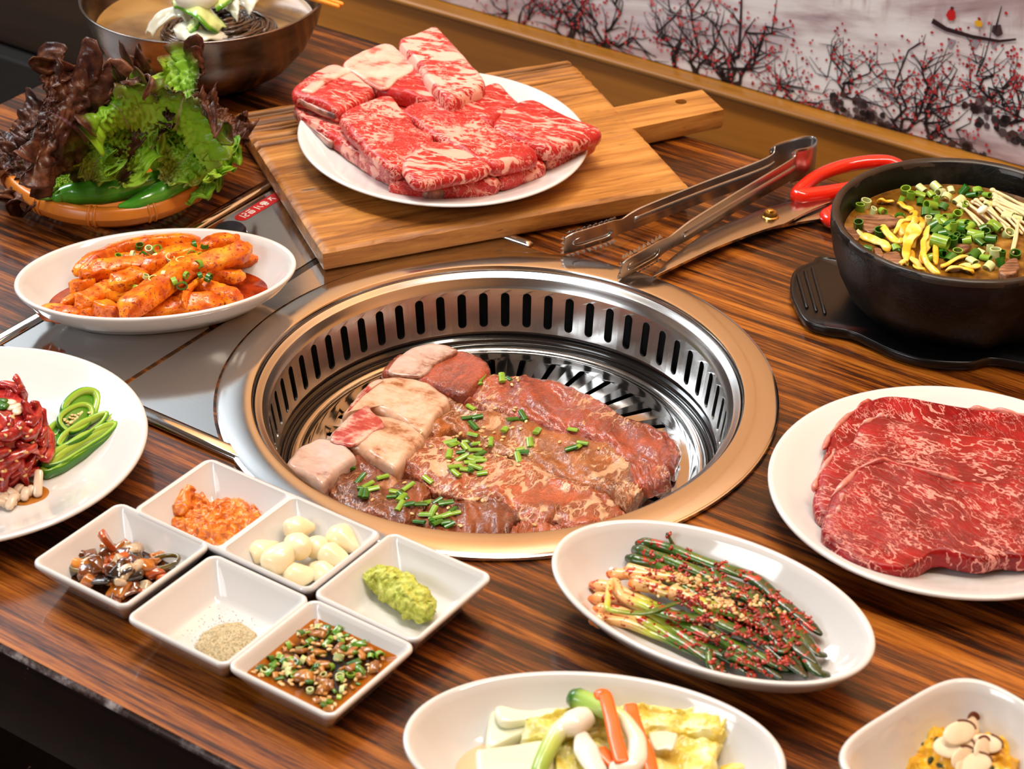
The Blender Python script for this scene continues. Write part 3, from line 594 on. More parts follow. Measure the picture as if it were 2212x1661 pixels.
# ------------------------------------------------------------------ black stone pot and its trivet
PC = np.array([.2880, .0880]); PZ = .0700; PS, PH = .900, .0700 / .0755; psc = lambda L: [(r * PS, .0085 + (z - .0085) * PH if z > .0085 else z) for r, z in L]
g = G('stone_pot'); n1 = g.noise(g.co((30, 30, 30)), 1, 5, .65); n2 = g.noise(g.co((300, 300, 300)), 1, 3, .6); n3 = g.vor(g.warp(g.co((1, 1, 1)), 60, .006), 260, 'DISTANCE_TO_EDGE')
POT = g.end(base=g.ramp(n1, [(.36, (.0016, .0014, .0013)), (.56, (.005, .0045, .0042)), (.72, (.026, .023, .022))]), rough=g.mt('MULTIPLY_ADD', n1, .36, .20), spec=.24, nrm=g.bump(g.mt('ADD', n2, g.mt('MULTIPLY', g.sm(n3, 0, .05), .6)), .22, .0006))
pot = thing('stone_pot', 'black stone pot full of beef and spring onion soup', 'pot', (*PC, .0085))
m = M(); prof = [(.001, .0090), (.062, .0090), (.0665, .0088), (.0715, .0110), (.0790, .0200), (.0855, .0340), (.0905, .0500), (.0930, .0640), (.0934, .0700), (.0930, .0738), (.0918, .0752)]
m.add(*lathe((*PC, 0), psc(prof), 140, (True, False))); prof = [(.0870, .0742), (.0856, .0715), (.0846, .0650), (.0820, .0480), (.070, .022), (.04, .016), (.001, .015)]; m.add(*lathe((*PC, 0), psc(prof), 140, (False, True)))
m.jitter(70, .0006, 3, 2); obj('body', m, POT, pot)
m = M(); m.add(*lathe((*PC, 0), psc([(.0934, .0712), (.0932, .0738), (.0920, .0754), (.0898, .0758), (.0878, .0750), (.0868, .0738), (.0858, .0715)]), 140)); m.jitter(90, .0003, 5)
g = G('pot_lip'); obj('lip', m, g.end(base=g.ramp(g.noise(g.co((60, 60, 60)), 1, 4), [(.35, (.007, .005, .004)), (.7, (.032, .020, .014))]), rough=.36), pot, label='browner unglazed lip of the pot')
TR = UU(Zm([(340, 810), (225, 842), (110, 890), (70, 945), (60, 1050), (90, 1150), (170, 1280), (300, 1332), (420, 1352), (530, 1375), (650, 1430), (850, 1520), (1100, 1585), (1400, 1600), (1650, 1575)], 3.46, 1690, 320), .008)
TR = [p[:2] for p in TR]; TC_ = np.array([.2925, .0690]); full = TR + [2 * TC_ - p for p in TR]; TRO = cr(full, 150, True)
tv = thing('trivet', 'black plastic trivet tray under the stone pot', 'trivet', (*PC, 0))
tc = TRO.mean(0); q = lambda d, z: np.c_[tc + (TRO - tc) * (1 - d / np.linalg.norm(TRO - tc, axis=1)[:, None]), np.full(len(TRO), z)]
BPL = G('black_plastic'); BPL = BPL.end(base=(.005, .005, .0055), rough=.26, spec=.4, nrm=BPL.bump(BPL.noise(BPL.co((400, 400, 400)), 1, 2), .05, .0003))
m = M(); m.add(*loft([q(.006, .0002), q(.002, .0006), q(0, .003), q(0, .0066), q(.0008, .0078), q(.0018, .0080), q(.0030, .0074), q(.0042, .0068), q(.03, .0068)], True, True, True)); obj('tray', m, BPL, tv, sharp=60)
for a, b in (((115, 945), (185, 1190)), ((170, 920), (255, 1215)), ((225, 895), (320, 1235))):
    e = UU(Zm([a, b], 3.46, 1690, 320), .0072); m = M(); m.add(*sweep([e[0] + (e[1] - e[0]) * t for t in np.linspace(0, 1, 6)], .0011, .0010, 8, round_ends=2)); obj('ridge', m, BPL, tv)

# ------------------------------------------------------------------ tongs and scissors
def tongs():
    t = thing('tongs', 'long stainless steel serrated tongs lying open beside the chopping board', 'tongs', (*U(1500, 470, 0)[:2], .0045))
    F = lambda L, z: [np.array([*U(x, y, zz)[:2], zz]) for (x, y), zz in zip(Zm(L, 2.0829, 1150, 280), z)]
    TG = steel('tongs_steel', (.47, .46, .455), rough=.30, sc=(90, 90, 90), amt=.1, b=.02)
    zc = .0190
    far = F([(140, 520), (350, 455), (480, 395), (760, 285), (1040, 180), (1090, 140)], [.012, .012, .0125, .014, .0165, .018])
    near = F([(395, 635), (560, 545), (700, 455), (900, 335), (1140, 195), (1180, 165)], [.013, .013, .0135, .015, .0175, .018])
    loop = F([(1150, 118), (1215, 102), (1262, 105), (1272, 125), (1240, 150)], [zc] * 5)
    for nm, path, flip in (('arm', far, 1), ('arm', near, -1)):
        P = cr(path, 44); s = np.linspace(0, 1, 44); hh = np.interp(s, [0, .04, .20, .27, .40, .9, 1], [.0070, .0090, .0090, .0062, .0085, .0094, .0125]); ww = np.interp(s, [0, .27, .4, 1], [.0006, .0006, .0010, .0007])
        m = M(); v, f = sweep(P, ww, hh, 16, 6, caps=True, twist=[(-.25 if flip > 0 else -.30) * (1 - k) for k in s]); m.add(v, f)
        a = obj(nm, m, TG, t, sharp=40)
        # pressed rib along the arm and the loop of the paddle
        sd = np.cross(P[12] - P[11], [0, 0, 1]); sd /= np.linalg.norm(sd)
        for side in (1, -1):
            m = M(); m.add(*sweep(P[16:40] + sd * .0011 * side, .0009, .0030, 10, 2, round_ends=2)); obj('pressed_rib', m, TG, a)
            pts = [P[2] * (1 - k) + P[9] * k for k in np.linspace(0, 1, 8)]; d = (P[9] - P[2]) / np.linalg.norm(P[9] - P[2]); nrm_ = np.array([0, 0, 1.0]); ov = []
            for k in np.linspace(0, 2 * PI, 28, endpoint=False): ov.append((P[2] + P[9]) / 2 + d * .016 * (np.sign(math.cos(k)) * abs(math.cos(k)) ** .4) + nrm_ * .0034 * math.sin(k) + sd * .0009 * side)
            m = M(); m.add(*loft([[o_ + sd * side * .0007 * math.cos(q_) + ((o_ - np.mean(ov, 0)) / np.linalg.norm(o_ - np.mean(ov, 0))) * .0007 * math.sin(q_) for o_ in ov] for q_ in np.linspace(0, 2 * PI, 7)], True)); obj('paddle_loop', m, TG, a)
        m = M(); tg = (P[8] - P[1]) / np.linalg.norm(P[8] - P[1])
        for e in (1, -1):
            for k in np.linspace(.03, .22, 10):
                i = k * 43; p = P[int(i)] * (1 - i % 1) + P[int(i) + 1] * (i % 1); b = p + np.array([0, 0, 1]) * e * .0085; tip = b + np.array([0, 0, 1]) * e * .0022 + sd * flip * .0012
                m.add([b - tg * .0016 - sd * .0006, b + tg * .0016 - sd * .0006, b + tg * .0016 + sd * .0006, b - tg * .0016 + sd * .0006, tip], [(0, 1, 4), (1, 2, 4), (2, 3, 4), (3, 0, 4)])
        for k in (-.8, -.3, .3, .8):
            b = P[0] + np.array([0, 0, 1]) * k * .007; m.add([b + np.array([0, 0, .0014]), b - np.array([0, 0, .0014]), b - tg * .0026, b + sd * .0006], [(0, 1, 2), (1, 0, 3), (0, 2, 3), (2, 1, 3)])
        obj('teeth', m, TG, a, smooth=False, kind='stuff')
    P = cr([far[-2], far[-1]] + loop + [near[-1], near[-2]], 50)[4:-4]
    m = M(); s = np.linspace(0, 1, len(P)); m.add(*sweep(P, .0006, np.full(len(P), .0130), 12, 6)); obj('spring_loop', m, TG, t, sharp=40)
tongs()
def scissors():
    sc = thing('scissors', 'steel kitchen scissors with red plastic handles and a brass bolt', 'scissors', (*U(1664, 463, 0)[:2], .001))
    SM = steel('scissor_steel', (.60, .575, .55), rough=.20, sc=(300, 300, 300), amt=.12, b=.03)
    RED = plain('red_plastic', (.72, .018, .006), .18, coat=.5)
    def blade(up, lo, z, tilt):
        u_ = [p[:2] for p in UU(Zm(up, 2.0829, 1150, 280), z)]; l_ = [p[:2] for p in UU(Zm(lo, 2.0829, 1150, 280), z)]
        a, b = cr(u_, 40), cr(l_, 40); rings = []
        for p, q in zip(a, b): rings.append([(*p, z), (*(p + (q - p) * .25), z + .0016), (*(p + (q - p) * .9), z + .0018), (*q, z + .0016), (*q, z - .0002), (*p, z - .0004)])
        m = M(); m.add(*loft(rings, True, True, True)); m.f = [tuple(reversed(q_)) for q_ in m.f]; obj('blade', m, SM, sc, sharp=20)
    blade([(538, 664), (610, 590), (740, 490), (850, 430), (940, 398), (1030, 360), (1180, 320), (1300, 305), (1345, 302)], [(545, 670), (700, 596), (850, 528), (1000, 472), (1100, 440), (1140, 428), (1230, 380), (1300, 350), (1340, 335)], .0062, 0)
    blade([(560, 640), (640, 566), (760, 486), (880, 430), (1000, 400), (1080, 390), (1180, 375), (1260, 350), (1330, 330)], [(600, 640), (720, 570), (860, 512), (1000, 462), (1100, 444), (1200, 424), (1280, 412), (1320, 405), (1345, 398)], .0030, 0)
    b = U(*Zm([(1070, 384)], 2.0829, 1150, 280)[0], .009); BR = plain('brass', (.62, .38, .10), .25, 1.0)
    m = M(); m.add(*lathe((b[0], b[1], .0081), [(.0062, 0), (.0062, .0006), (.0052, .0012)], 32)); m.add(*lathe((b[0], b[1], .0085), [(.0046, 0), (.0046, .0030), (.0041, .0036)], 6, (False, True))); m.add(*lathe((b[0], b[1], .0119), [(.0026, 0), (.0026, .0014), (.0018, .0018)], 20, (False, True)))
    obj('bolt', m, BR, sc, sharp=30)
    def handle(cen, rads, z, label=None):
        P = [np.array([*U(x, y, zz)[:2], zz]) for (x, y), zz in zip(Zm(cen, 2.0829, 1150, 280), z)]; C_ = cr(P, 72, True); r = evenly(np.array(rads)[:, None], 1); rr = np.interp(np.linspace(0, len(rads), 72), range(len(rads) + 1), list(rads) + [rads[0]])
        tg = np.roll(C_, -1, 0) - np.roll(C_, 1, 0); rings = []
        for p, t_, q_ in zip(C_, tg, rr):
            t_ = t_ / np.linalg.norm(t_); s_ = np.cross(t_, [0, 0, 1]); s_ /= np.linalg.norm(s_); nn = np.cross(s_, t_); rings.append([p + s_ * q_ * math.cos(k) + nn * q_ * 1.0 * math.sin(k) for k in np.linspace(0, 2 * PI, 12, endpoint=False)])
        rings.append(rings[0]); m = M(); m.add(*loft(rings, True)); obj('handle', m, RED, sc)
    handle([(1200, 300), (1215, 262), (1290, 205), (1400, 165), (1520, 145), (1610, 146), (1660, 180), (1600, 225), (1500, 245), (1390, 270), (1290, 292)], [.0062, .0052, .0048, .0050, .0050, .0046, .0044, .0042, .0044, .0046, .0058], [.0100, .011, .012, .014, .016, .016, .014, .013, .012, .0110, .0100])
    handle([(1322, 388), (1340, 372), (1400, 345), (1500, 330), (1600, 330), (1650, 350), (1600, 385), (1500, 410), (1400, 420), (1345, 412)], [.0048, .0044, .0046, .0048, .0046, .0044, .0044, .0046, .0048, .0050], [.0065] * 10)
scissors()

# ------------------------------------------------------------------ basket
KC = np.array([-.2880, .2745]); KA = math.radians(-73.5); KX, KY = .1000, .0800; KZ = .024
g = G('orange_plastic'); ORP = g.end(base=(.60, .185, .022), rough=.28, sss=.15, sssr=(.004, .0015, .0004), nrm=g.bump(g.noise(g.co((120, 120, 120)), 1, 3), .1, .0005))
bk = thing('basket', 'oval orange woven basket holding red lettuce and green chillies', 'basket', (*KC, 0))
q = lambda d, z, n=120: np.c_[rrect(*KC, KX - d, KY - d, 0, n, KA, 2.0), np.full(n, z)]
a_ = np.linspace(0, 2 * PI, 25); m = M(); m.add(*loft([q(.0055 - .0058 * math.cos(t) * (1 + .05 * math.cos(6 * t)), KZ - .004 + .0068 * math.sin(t) * (1 + .05 * math.cos(6 * t))) for t in a_], True)); obj('rim', m, ORP, bk)
C_ = q(.0055, KZ - .004, 240)
for i in range(0, 240, 20):
    j = i + 7
    for d in (-1, 1):
        P = C_[(j + d) % 240]; tg = C_[(j + d + 1) % 240] - C_[(j + d - 1) % 240]; tg /= np.linalg.norm(tg); s_ = np.cross(tg, [0, 0, 1]); m = M()
        m.add(*loft([[P + tg * .0009 * math.cos(e) + s_ * (.0061 + .0009 * math.sin(e)) * math.cos(t) + np.array([0, 0, (.0071 + .0009 * math.sin(e)) * math.sin(t)]) for t in np.linspace(0, 2 * PI, 20, endpoint=False)] for e in np.linspace(0, 2 * PI, 7)], True)); obj('binding', m, ORP, bk)
m = M(); m.add(*loft([q(.030, .0004), q(.026, .0004), q(.026, .004), q(.030, .004)], True, True, True))
for k in range(3): m.add(*loft([q(.009 + .006 * k - .001 * math.cos(t) * 1.2, .015 - .0045 * k + .0016 * math.sin(t)) for t in np.linspace(0, 2 * PI, 9)], True))
A, B = q(.007, .019, 72), q(.026, .002, 72)
for i in range(72): m.add(*sweep([A[i], (A[i] * .5 + B[i] * .5), B[i]], .0012, .0008, 6))
obj('weave', m, ORP, bk, kind='stuff')
# ------------------------------------------------------------------ meat
def ribbon(up, lo, zb, th, ns=48, nc=40, p=4.0, top=None, bot=None, end=.5):
    a, b = cr([np.array(q)[:2] for q in up], ns), cr([np.array(q)[:2] for q in lo], ns); ph = np.linspace(0, 2 * PI, nc, endpoint=False)
    cx = np.sign(np.cos(ph)) * np.abs(np.cos(ph)) ** (2 / p); cz = np.sign(np.sin(ph)) * np.abs(np.sin(ph)) ** (2 / p); rings = []
    for i in range(ns):
        s = i / (ns - 1); k = min(1, (min(s, 1 - s) / .06 + .02)) ** .5; k = 1 - (1 - k) * end; mid = (a[i] + b[i]) / 2; h = (a[i] - b[i]) / 2
        q = mid + np.outer(cx, h) * (1 - .06 * (1 - k)); z = np.full(nc, zb + th / 2) + cz * th / 2 * k - th / 2 * (1 - k)
        f = (z - zb) / th
        if top: z = z + f * np.array([top(s, c) for c in cx])
        if bot: z = z + (1 - f) * np.array([bot(s, c) for c in cx])
        rings.append(np.c_[q, z])
    v, f = loft(rings, True, True, True); return v, f
def veins(g, v, sc, w, det=3):
    n = g.noise(v, sc, det, .55); r = g.mt('ABSOLUTE', g.mt('SUBTRACT', n, .5)); return g.sm(g.mt('SUBTRACT', r, w), .012, -.012)
def marbled(name, red, dark, fat, sc=(70, 190), amt=(.012, .05, .012, .045), stretch=(1, 2.2, 1), rot=(0, 0, 0), thr=.62, rough=.28, coat=.35, bump=.35, fibre=.4, sss=.06, isl=None):
    g = G(name); v0 = g.co((1, 1, 1), rnd=True); va = g.n('ShaderNodeMapping', {0: g.warp(v0, 38, .010, 3), 'Rotation': rot}).outputs[0]; v = g.n('ShaderNodeMapping', {0: va, 'Scale': stretch}).outputs[0]
    big = g.noise(v0, 24, 3, .6); big2 = g.noise(g.n('ShaderNodeMapping', {0: v0, 'Location': (3, 5, 1)}).outputs[0], 40, 3, .6)
    w1 = g.sm(big, .42, .66, amt[0], amt[1]); w2 = g.sm(big2, .42, .64, amt[2], amt[3])
    f = g.mt('MAXIMUM', g.mt('MULTIPLY', veins(g, v, sc[0], w1), .95), g.mt('MULTIPLY', veins(g, v, sc[1], w2), .8)); f = g.mt('MAXIMUM', f, g.sm(g.noise(v, sc[0] * .45, 3, .5), thr, thr + .03))
    if isl: iv = g.vor(g.warp(v, 90, .004, 2), isl[0], 'F1'); f = g.mt('MAXIMUM', f, g.mt('MULTIPLY', g.sm(iv, isl[1], isl[1] + .13), g.sm(big, isl[2], isl[2] + .08)))
    fl = g.noise(g.n('ShaderNodeMapping', {0: va, 'Scale': (380, 60, 300)} if stretch[0] > 1 else {0: va, 'Scale': (60, 380, 300)}).outputs[0], 1, 4, .6)
    rc = g.mix(g.sm(g.noise(v0, 60, 3), .36, .66), dark, red); rc = g.mix(g.mt('MULTIPLY', g.sm(fl, .52, .70), fibre), rc, tuple(min(1, c * 1.6 + .006) for c in red))
    c = g.mix(f, rc, g.mix(g.noise(v0, 90, 2), fat, tuple(min(1, q * 1.15 + .02) for q in fat)))
    h = g.mt('ADD', g.mt('MULTIPLY', f, .5), fl); return g.end(base=c, rough=g.mt('MULTIPLY_ADD', fl, .26, rough - .1), coat=coat, coatr=.07, spec=.32, cn=g.bump(g.noise(v0, 160, 3, .55), .35, .0016), nrm=g.bump(h, bump, .0011), sss=sss, sssr=(.004, .001, .0007))
RIBM = marbled('raw_rib_beef', (.56, .026, .022), (.38, .008, .009), (.78, .35, .27), (60, 170), (.0, .028, .004, .036), (1, 1.9, 1.2), (0, 0, .5), .64, .32, .12, .5, isl=(125, .56, .50))
RIBS_ = marbled('raw_rib_streaky', (.56, .030, .025), (.40, .009, .010), (.78, .37, .29), (34, 90), (.004, .040, .0, .026), (1, 3.4, 1.2), (0, 0, .35), .62, .32, .12, .5)
def fatty(name, a, b, c, rough=.32, coat=.35, sc=40):
    g = G(name); v = g.warp(g.co((1, 1, 1), rnd=True), 40, .012); n1 = g.noise(v, sc, 5, .6); n2 = g.noise(g.co((90, 380, 200), rot=(0, 0, .5), rnd=True), 1, 4)
    return g.end(base=g.ramp(g.mt('MULTIPLY_ADD', g.mt('SUBTRACT', n2, .5), .25, n1), [(.36, c), (.46, b), (.60, a)]), rough=rough, coat=coat, coatr=.18, nrm=g.bump(n2, .2, .0006), sss=.25, sssr=(.006, .003, .002))
FATM = fatty('pale_fat', (.80, .54, .44), (.76, .42, .33), (.60, .09, .07))
BONEM = fatty('cut_bone', (.50, .24, .17), (.28, .12, .09), (.12, .05, .04), sc=70)
# short ribs on the board plate: lower layer first
RIBS = thing_ribs = []
SRL = 'raw short ribs on the white plate'
def rib(label, top_px, zt, th, mat=RIBM, seed=1, rnd=.0045, tilt=None, amp=.0016, parts=(), n=90):
    O = [U(x, y, zt)[:2] for x, y in top_px]; O = cr(O, 160, True); c = O.mean(0); z0 = zt - th
    t = thing('short_rib', label, 'meat', (*c, z0), group=SRL); m = M(); top = (lambda x, y: tilt[0] * (x - c[0]) + tilt[1] * (y - c[1]) + tilt[2]) if tilt else None
    m.add(*slab(O, z0, th, rnd, n, (.0, .2, .4, .55, .7, .82, .92), top=top, bot=top if tilt and tilt[3] else None, lean=.0008)); m.jitter(48, amp, seed, 3, .75); obj('meat', m, mat, t)
    for nm, mt_, fn in parts: obj(nm, fn(), mt_, t)
    return t
def sweep_px(pts, z, w, h, n=14, p=2.5, k=18, **kw):
    P = cr([np.array([*U(x, y, zz)[:2], zz]) for (x, y), zz in zip(pts, z)], k); m = M(); m.add(*sweep(P, w, h, n, p, round_ends=3, **kw)); return m
def ends(k, e=.35): s = np.linspace(0, 1, k); return np.minimum(1, e + (1 - e) * np.minimum(s, 1 - s) * 8)
def capslab(px, z, th):
    m = M(); m.add(*slab(cr([U(x, y, z + th)[:2] for x, y in px], 90, True), z, th, th * .45, 60, (.0, .3, .6, .85))); return m.jitter(60, .0012, 8, 2, .7)
rib('raw short rib at the lower left with a long bone in its cut face', [(636, 222), (660, 200), (740, 255), (830, 318), (895, 372), (872, 382), (820, 362), (735, 305), (655, 250)], .0385, .0130, seed=2, parts=[('bone', BONEM, lambda: sweep_px([(640, 246), (668, 274), (716, 312)], [.0325, .0320, .0320], .0020, .0030).jitter(120, .0005, 3))])
rib('raw short rib at the front of the plate showing a round bone end', [(842, 390), (872, 372), (930, 360), (1010, 356), (1060, 364), (1080, 380), (1070, 390), (1010, 395), (955, 400), (905, 397)], .0390, .0135, seed=3, parts=[
    ('bone', BONEM, lambda: blob([*U(938, 418, .0322)[:2], .0322], .0088, .0042, .0054, 18, 11, math.radians(14), .0006, 160, 3))])
rib('raw short rib of the lower layer to the right of the front bone', [(1040, 352), (1085, 330), (1150, 322), (1174, 338), (1177, 352), (1140, 364), (1090, 382), (1066, 378)], .0385, .0130, seed=4)
rib('raw short rib of the lower layer below the right corner piece', [(1160, 318), (1210, 300), (1280, 284), (1286, 298), (1254, 318), (1196, 340), (1172, 336)], .0385, .0125, seed=5)
rib('raw short rib of the lower layer buried under the middle pieces', [(700, 240), (860, 215), (1000, 205), (1100, 230), (1140, 300), (1010, 350), (900, 360), (790, 320)], .0385, .0130, seed=6)
rib('raw short rib at the upper left with a bone in its cut side', [(630, 190), (652, 166), (705, 137), (740, 140), (780, 160), (812, 188), (775, 212), (735, 236), (700, 226), (655, 206)], .0515, .0130, RIBS_, seed=7, parts=[('bone', BONEM, lambda: sweep_px([(640, 212), (665, 226), (702, 244), (722, 251)], [.0455, .0450, .0450, .0450], .0020, .0026).jitter(120, .0004, 2)),
    ('fat', FATM, lambda: sweep_px([(665, 200), (700, 172), (760, 150)], [.0505, .0520, .0515], .0055, .0020, k=20).jitter(90, .0008, 6, 2))])
rib('raw short rib with a broad white fat cap at the back of the plate', [(738, 132), (780, 108), (828, 92), (864, 104), (905, 140), (958, 196), (925, 214), (868, 196), (812, 188), (772, 156)], .0530, .0140, RIBS_, seed=8, parts=[('fat_cap', FATM, lambda: capslab([(742, 134), (828, 94), (868, 112), (893, 146), (862, 168), (835, 190), (806, 184), (772, 158)], .0512, .0028))])
rib('raw short rib standing tallest at the back of the plate', [(861, 84), (898, 68), (938, 52), (958, 70), (1005, 118), (1048, 176), (1010, 198), (966, 212), (930, 176), (895, 130)], .0610, .0200, FATM and marbled('fatty_rib_beef', (.55, .04, .034), (.44, .016, .016), (.80, .44, .35), (30, 100), (.018, .095, .012, .05), (1, 3.2, 1.2), (0, 0, .3), .55, .36, .2), 9)
rib('raw marbled short rib in the left row below the far left one', [(737, 242), (790, 214), (840, 204), (872, 234), (905, 268), (938, 296), (926, 325), (862, 362), (822, 345), (780, 310), (745, 272)], .0500, .0120, seed=10)
rib('raw marbled short rib in the middle of the plate', [(868, 230), (925, 214), (986, 214), (1030, 240), (1062, 266), (1112, 296), (1161, 328), (1112, 346), (1062, 354), (1000, 322), (937, 290), (892, 254)], .0505, .0122, seed=11)
rib('small raw short rib behind the middle piece', [(966, 214), (1020, 190), (1070, 174), (1096, 194), (1124, 224), (1090, 240), (1062, 264), (1025, 244), (990, 228)], .0510, .0125, RIBS_, seed=12)
rib('raw short rib at the right corner, hanging over the plate rim', [(1062, 264), (1092, 228), (1146, 210), (1205, 236), (1293, 273), (1290, 288), (1240, 304), (1178, 318), (1130, 304), (1090, 286)], .0505, .0130, RIBS_, seed=13)
rib('folded raw short rib lying over the front bone', [(868, 344), (908, 306), (950, 302), (1004, 318), (1056, 348), (1050, 362), (985, 380), (905, 392), (875, 372)], .0510, .0100, RIBS_, seed=14)

# steaks on the right plate
Z3 = lambda L: Zm(L, 3.322, 1640, 820)
STK = [marbled('marbled_steak_%d' % i, (.34, .003, .006), (.19, .001, .003), (.70, .28, .23), (sc, 165), (.003, .027, -.008, .024), (2.8, 1, 1), (0, 0, ro), .70, .30, .10, .45, .35) for i, (sc, ro) in enumerate(((54, -.35), (70, -1.25), (60, -.9)))]
SFAT = fatty('steak_fat', (.70, .30, .25), (.64, .22, .18), (.40, .04, .035), .3, .4)
def steak(label, px, z, th, slope, y0, seed, rims=()):
    tp = lambda x, y: max(0.0, (y - y0)) * slope
    def UT(x, y):
        q = U(x, y, z + th)
        for _ in range(6): q = U(x, y, z + th + tp(q[0], q[1]))
        return q
    O = cr([UT(x, y)[:2] for x, y in px], 170, True); c = O.mean(0); t = thing('steak', label, 'steak', (*c, z), group='marbled steaks on the right plate')
    m = M(); m.add(*slab(O, z, th, .0030, 120, (.0, .15, .3, .45, .58, .7, .8, .88, .94), top=tp, bot=tp)); m.jitter(36, .0016, seed, 2, .55); obj('meat', m, STK[seed - 21], t)
    for rp in rims:
        P = cr([np.array(p, float) for p in Z3(rp)], 46); P = np.array([UT(x, y) for x, y in P]); P[:, 2] -= .0012; L = len(P); w = .0019 * (.45 + .55 * np.sin(np.linspace(0, 9, L)) ** 2) * np.minimum(1, np.minimum(np.arange(L), L - 1 - np.arange(L)) / 6 + .2)
        m = M(); m.add(*sweep(P, w, w * 1.3, 10, 2, round_ends=2)); m.jitter(90, .0012, seed + 3, 2); obj('fat_edge', m, SFAT, t)
steak('hindmost marbled red steak on the right plate', Z3([(440, 600), (480, 460), (520, 370), (690, 205), (820, 130), (930, 108), (1150, 128), (1500, 188), (1900, 245), (2300, 330), (2500, 520), (2350, 800), (1900, 880), (1300, 860), (800, 840), (480, 800)]), .0085, .0100, .02, -.13, 21, [[(455, 500), (520, 370), (690, 205), (820, 135)], [(1500, 192), (1750, 222), (1990, 262)]])
steak('middle marbled red steak, overlapping the hindmost one', Z3([(390, 870), (400, 720), (440, 600), (545, 505), (660, 440), (700, 350), (740, 300), (870, 250), (1100, 282), (1280, 330), (1560, 390), (1900, 430), (2300, 520), (2480, 700), (2300, 1000), (1700, 1080), (900, 1060), (520, 1010), (430, 965)]), .0110, .0095, .22, -.175, 22, [[(400, 800), (420, 700), (520, 530), (545, 510)], [(735, 320), (870, 254), (930, 262)]])
steak('front marbled red steak, lying on top of the other two', Z3([(448, 1040), (470, 930), (515, 810), (620, 720), (700, 640), (860, 576), (1000, 590), (1250, 668), (1500, 718), (1900, 738), (2250, 760), (2420, 900), (2350, 1150), (1950, 1262), (1750, 1262), (1600, 1290), (1430, 1262), (1300, 1238), (1210, 1262), (1120, 1320), (1030, 1352), (880, 1345), (700, 1290), (560, 1212), (465, 1120)]), .0115, .0115, .30, -.205, 23, [[(520, 830), (620, 722), (700, 640), (860, 578), (1000, 592), (1250, 670), (1470, 716)], [(480, 1000), (560, 930), (600, 800)]])

# marinated ribs on the grill
def cooked(name, red, dark, fat, amt, sc=(48, 150), stretch=(2.4, 1, 1), rot=(0, 0, .6), rough=.24, thr=.64, isl=None):
    g = G(name); v0 = g.co((1, 1, 1), rnd=True); va = g.n('ShaderNodeMapping', {0: g.warp(v0, 42, .012, 3), 'Rotation': rot}).outputs[0]; v = g.n('ShaderNodeMapping', {0: va, 'Scale': stretch}).outputs[0]
    big = g.noise(v0, 22, 3, .6); w1 = g.sm(big, .38, .62, amt[0], amt[1]); w2 = g.sm(big, .40, .66, amt[2], amt[3])
    f1 = g.mt('MAXIMUM', g.mt('MULTIPLY', veins(g, v, sc[0], w1), .85), g.mt('MULTIPLY', veins(g, v, sc[1], w2), .75)); f1 = g.mt('MAXIMUM', f1, g.mt('MULTIPLY', g.sm(g.noise(v, sc[0] * .5, 3, .5), thr, thr + .04), .85))
    if isl: iv = g.vor(g.warp(v, 80, .005, 2), isl[0], 'F1'); f1 = g.mt('MAXIMUM', f1, g.mt('MULTIPLY', g.sm(iv, isl[1], isl[1] + .12), g.sm(big, isl[2], isl[2] + .06)))
    fl = g.noise(g.n('ShaderNodeMapping', {0: va, 'Scale': (420, 50, 300)}).outputs[0], 1, 5, .65); tone = g.noise(v0, 34, 4, .6, .4)
    rc = g.ramp(tone, [(.34, dark), (.48, tuple(.45 * (a + b) for a, b in zip(dark, red))), (.62, red)]); rc = g.mix(g.mt('MULTIPLY', g.sm(fl, .50, .72), .45), rc, tuple(min(1, q * 1.8 + .02) for q in red))
    c = g.mix(f1, rc, g.mix(g.noise(v0, 120, 3), fat, tuple(q * .72 for q in fat)))
    h = g.mt('ADD', g.mt('MULTIPLY', g.noise(v0, 380, 4, .6), 1.1), g.mt('ADD', fl, g.mt('MULTIPLY', f1, .5))); return g.end(base=c, rough=rough, coat=.8, coatr=.06, spec=.4, cn=g.bump(g.noise(v0, 170, 4, .55), .55, .0022), nrm=g.bump(h, .8, .0014), sss=.03, sssr=(.003, .001, .0006))
BROWN = (.44, .125, .024); DBR = (.17, .038, .009); CFAT = (.80, .47, .26)
CK = [cooked('marinated_beef_red', (.42, .072, .028), (.17, .026, .011), (.74, .38, .20), (-.01, .03, -.01, .03)), cooked('marinated_beef_brown', BROWN, DBR, CFAT, (-.006, .020, -.004, .024), isl=(118, .58, .53)), cooked('marinated_beef_marbled', (.48, .098, .032), (.24, .050, .012), (.80, .46, .26), (-.004, .022, -.004, .026), (44, 110), (1.9, 1, 1), isl=(112, .55, .44)), cooked('marinated_beef_dark', (.28, .064, .018), (.10, .020, .007), (.60, .28, .14), (-.01, .02, -.01, .025))]
CB = fatty('bone_membrane', (.70, .49, .36), (.60, .35, .22), (.30, .10, .035), .24, .5, 42); CB2 = fatty('bone_membrane_grey', (.60, .46, .40), (.54, .36, .29), (.26, .10, .06), .22, .5, 38); REDC = fatty('red_rib_cap', (.70, .45, .36), (.45, .06, .05), (.34, .02, .025), .22, .6, 60)
GZ = -.0445; Z7 = lambda L, z: UU(Zm(L, 2.404, 580, 720), z)
MARG = 'marinated ribs on the grill'
TOPS = []
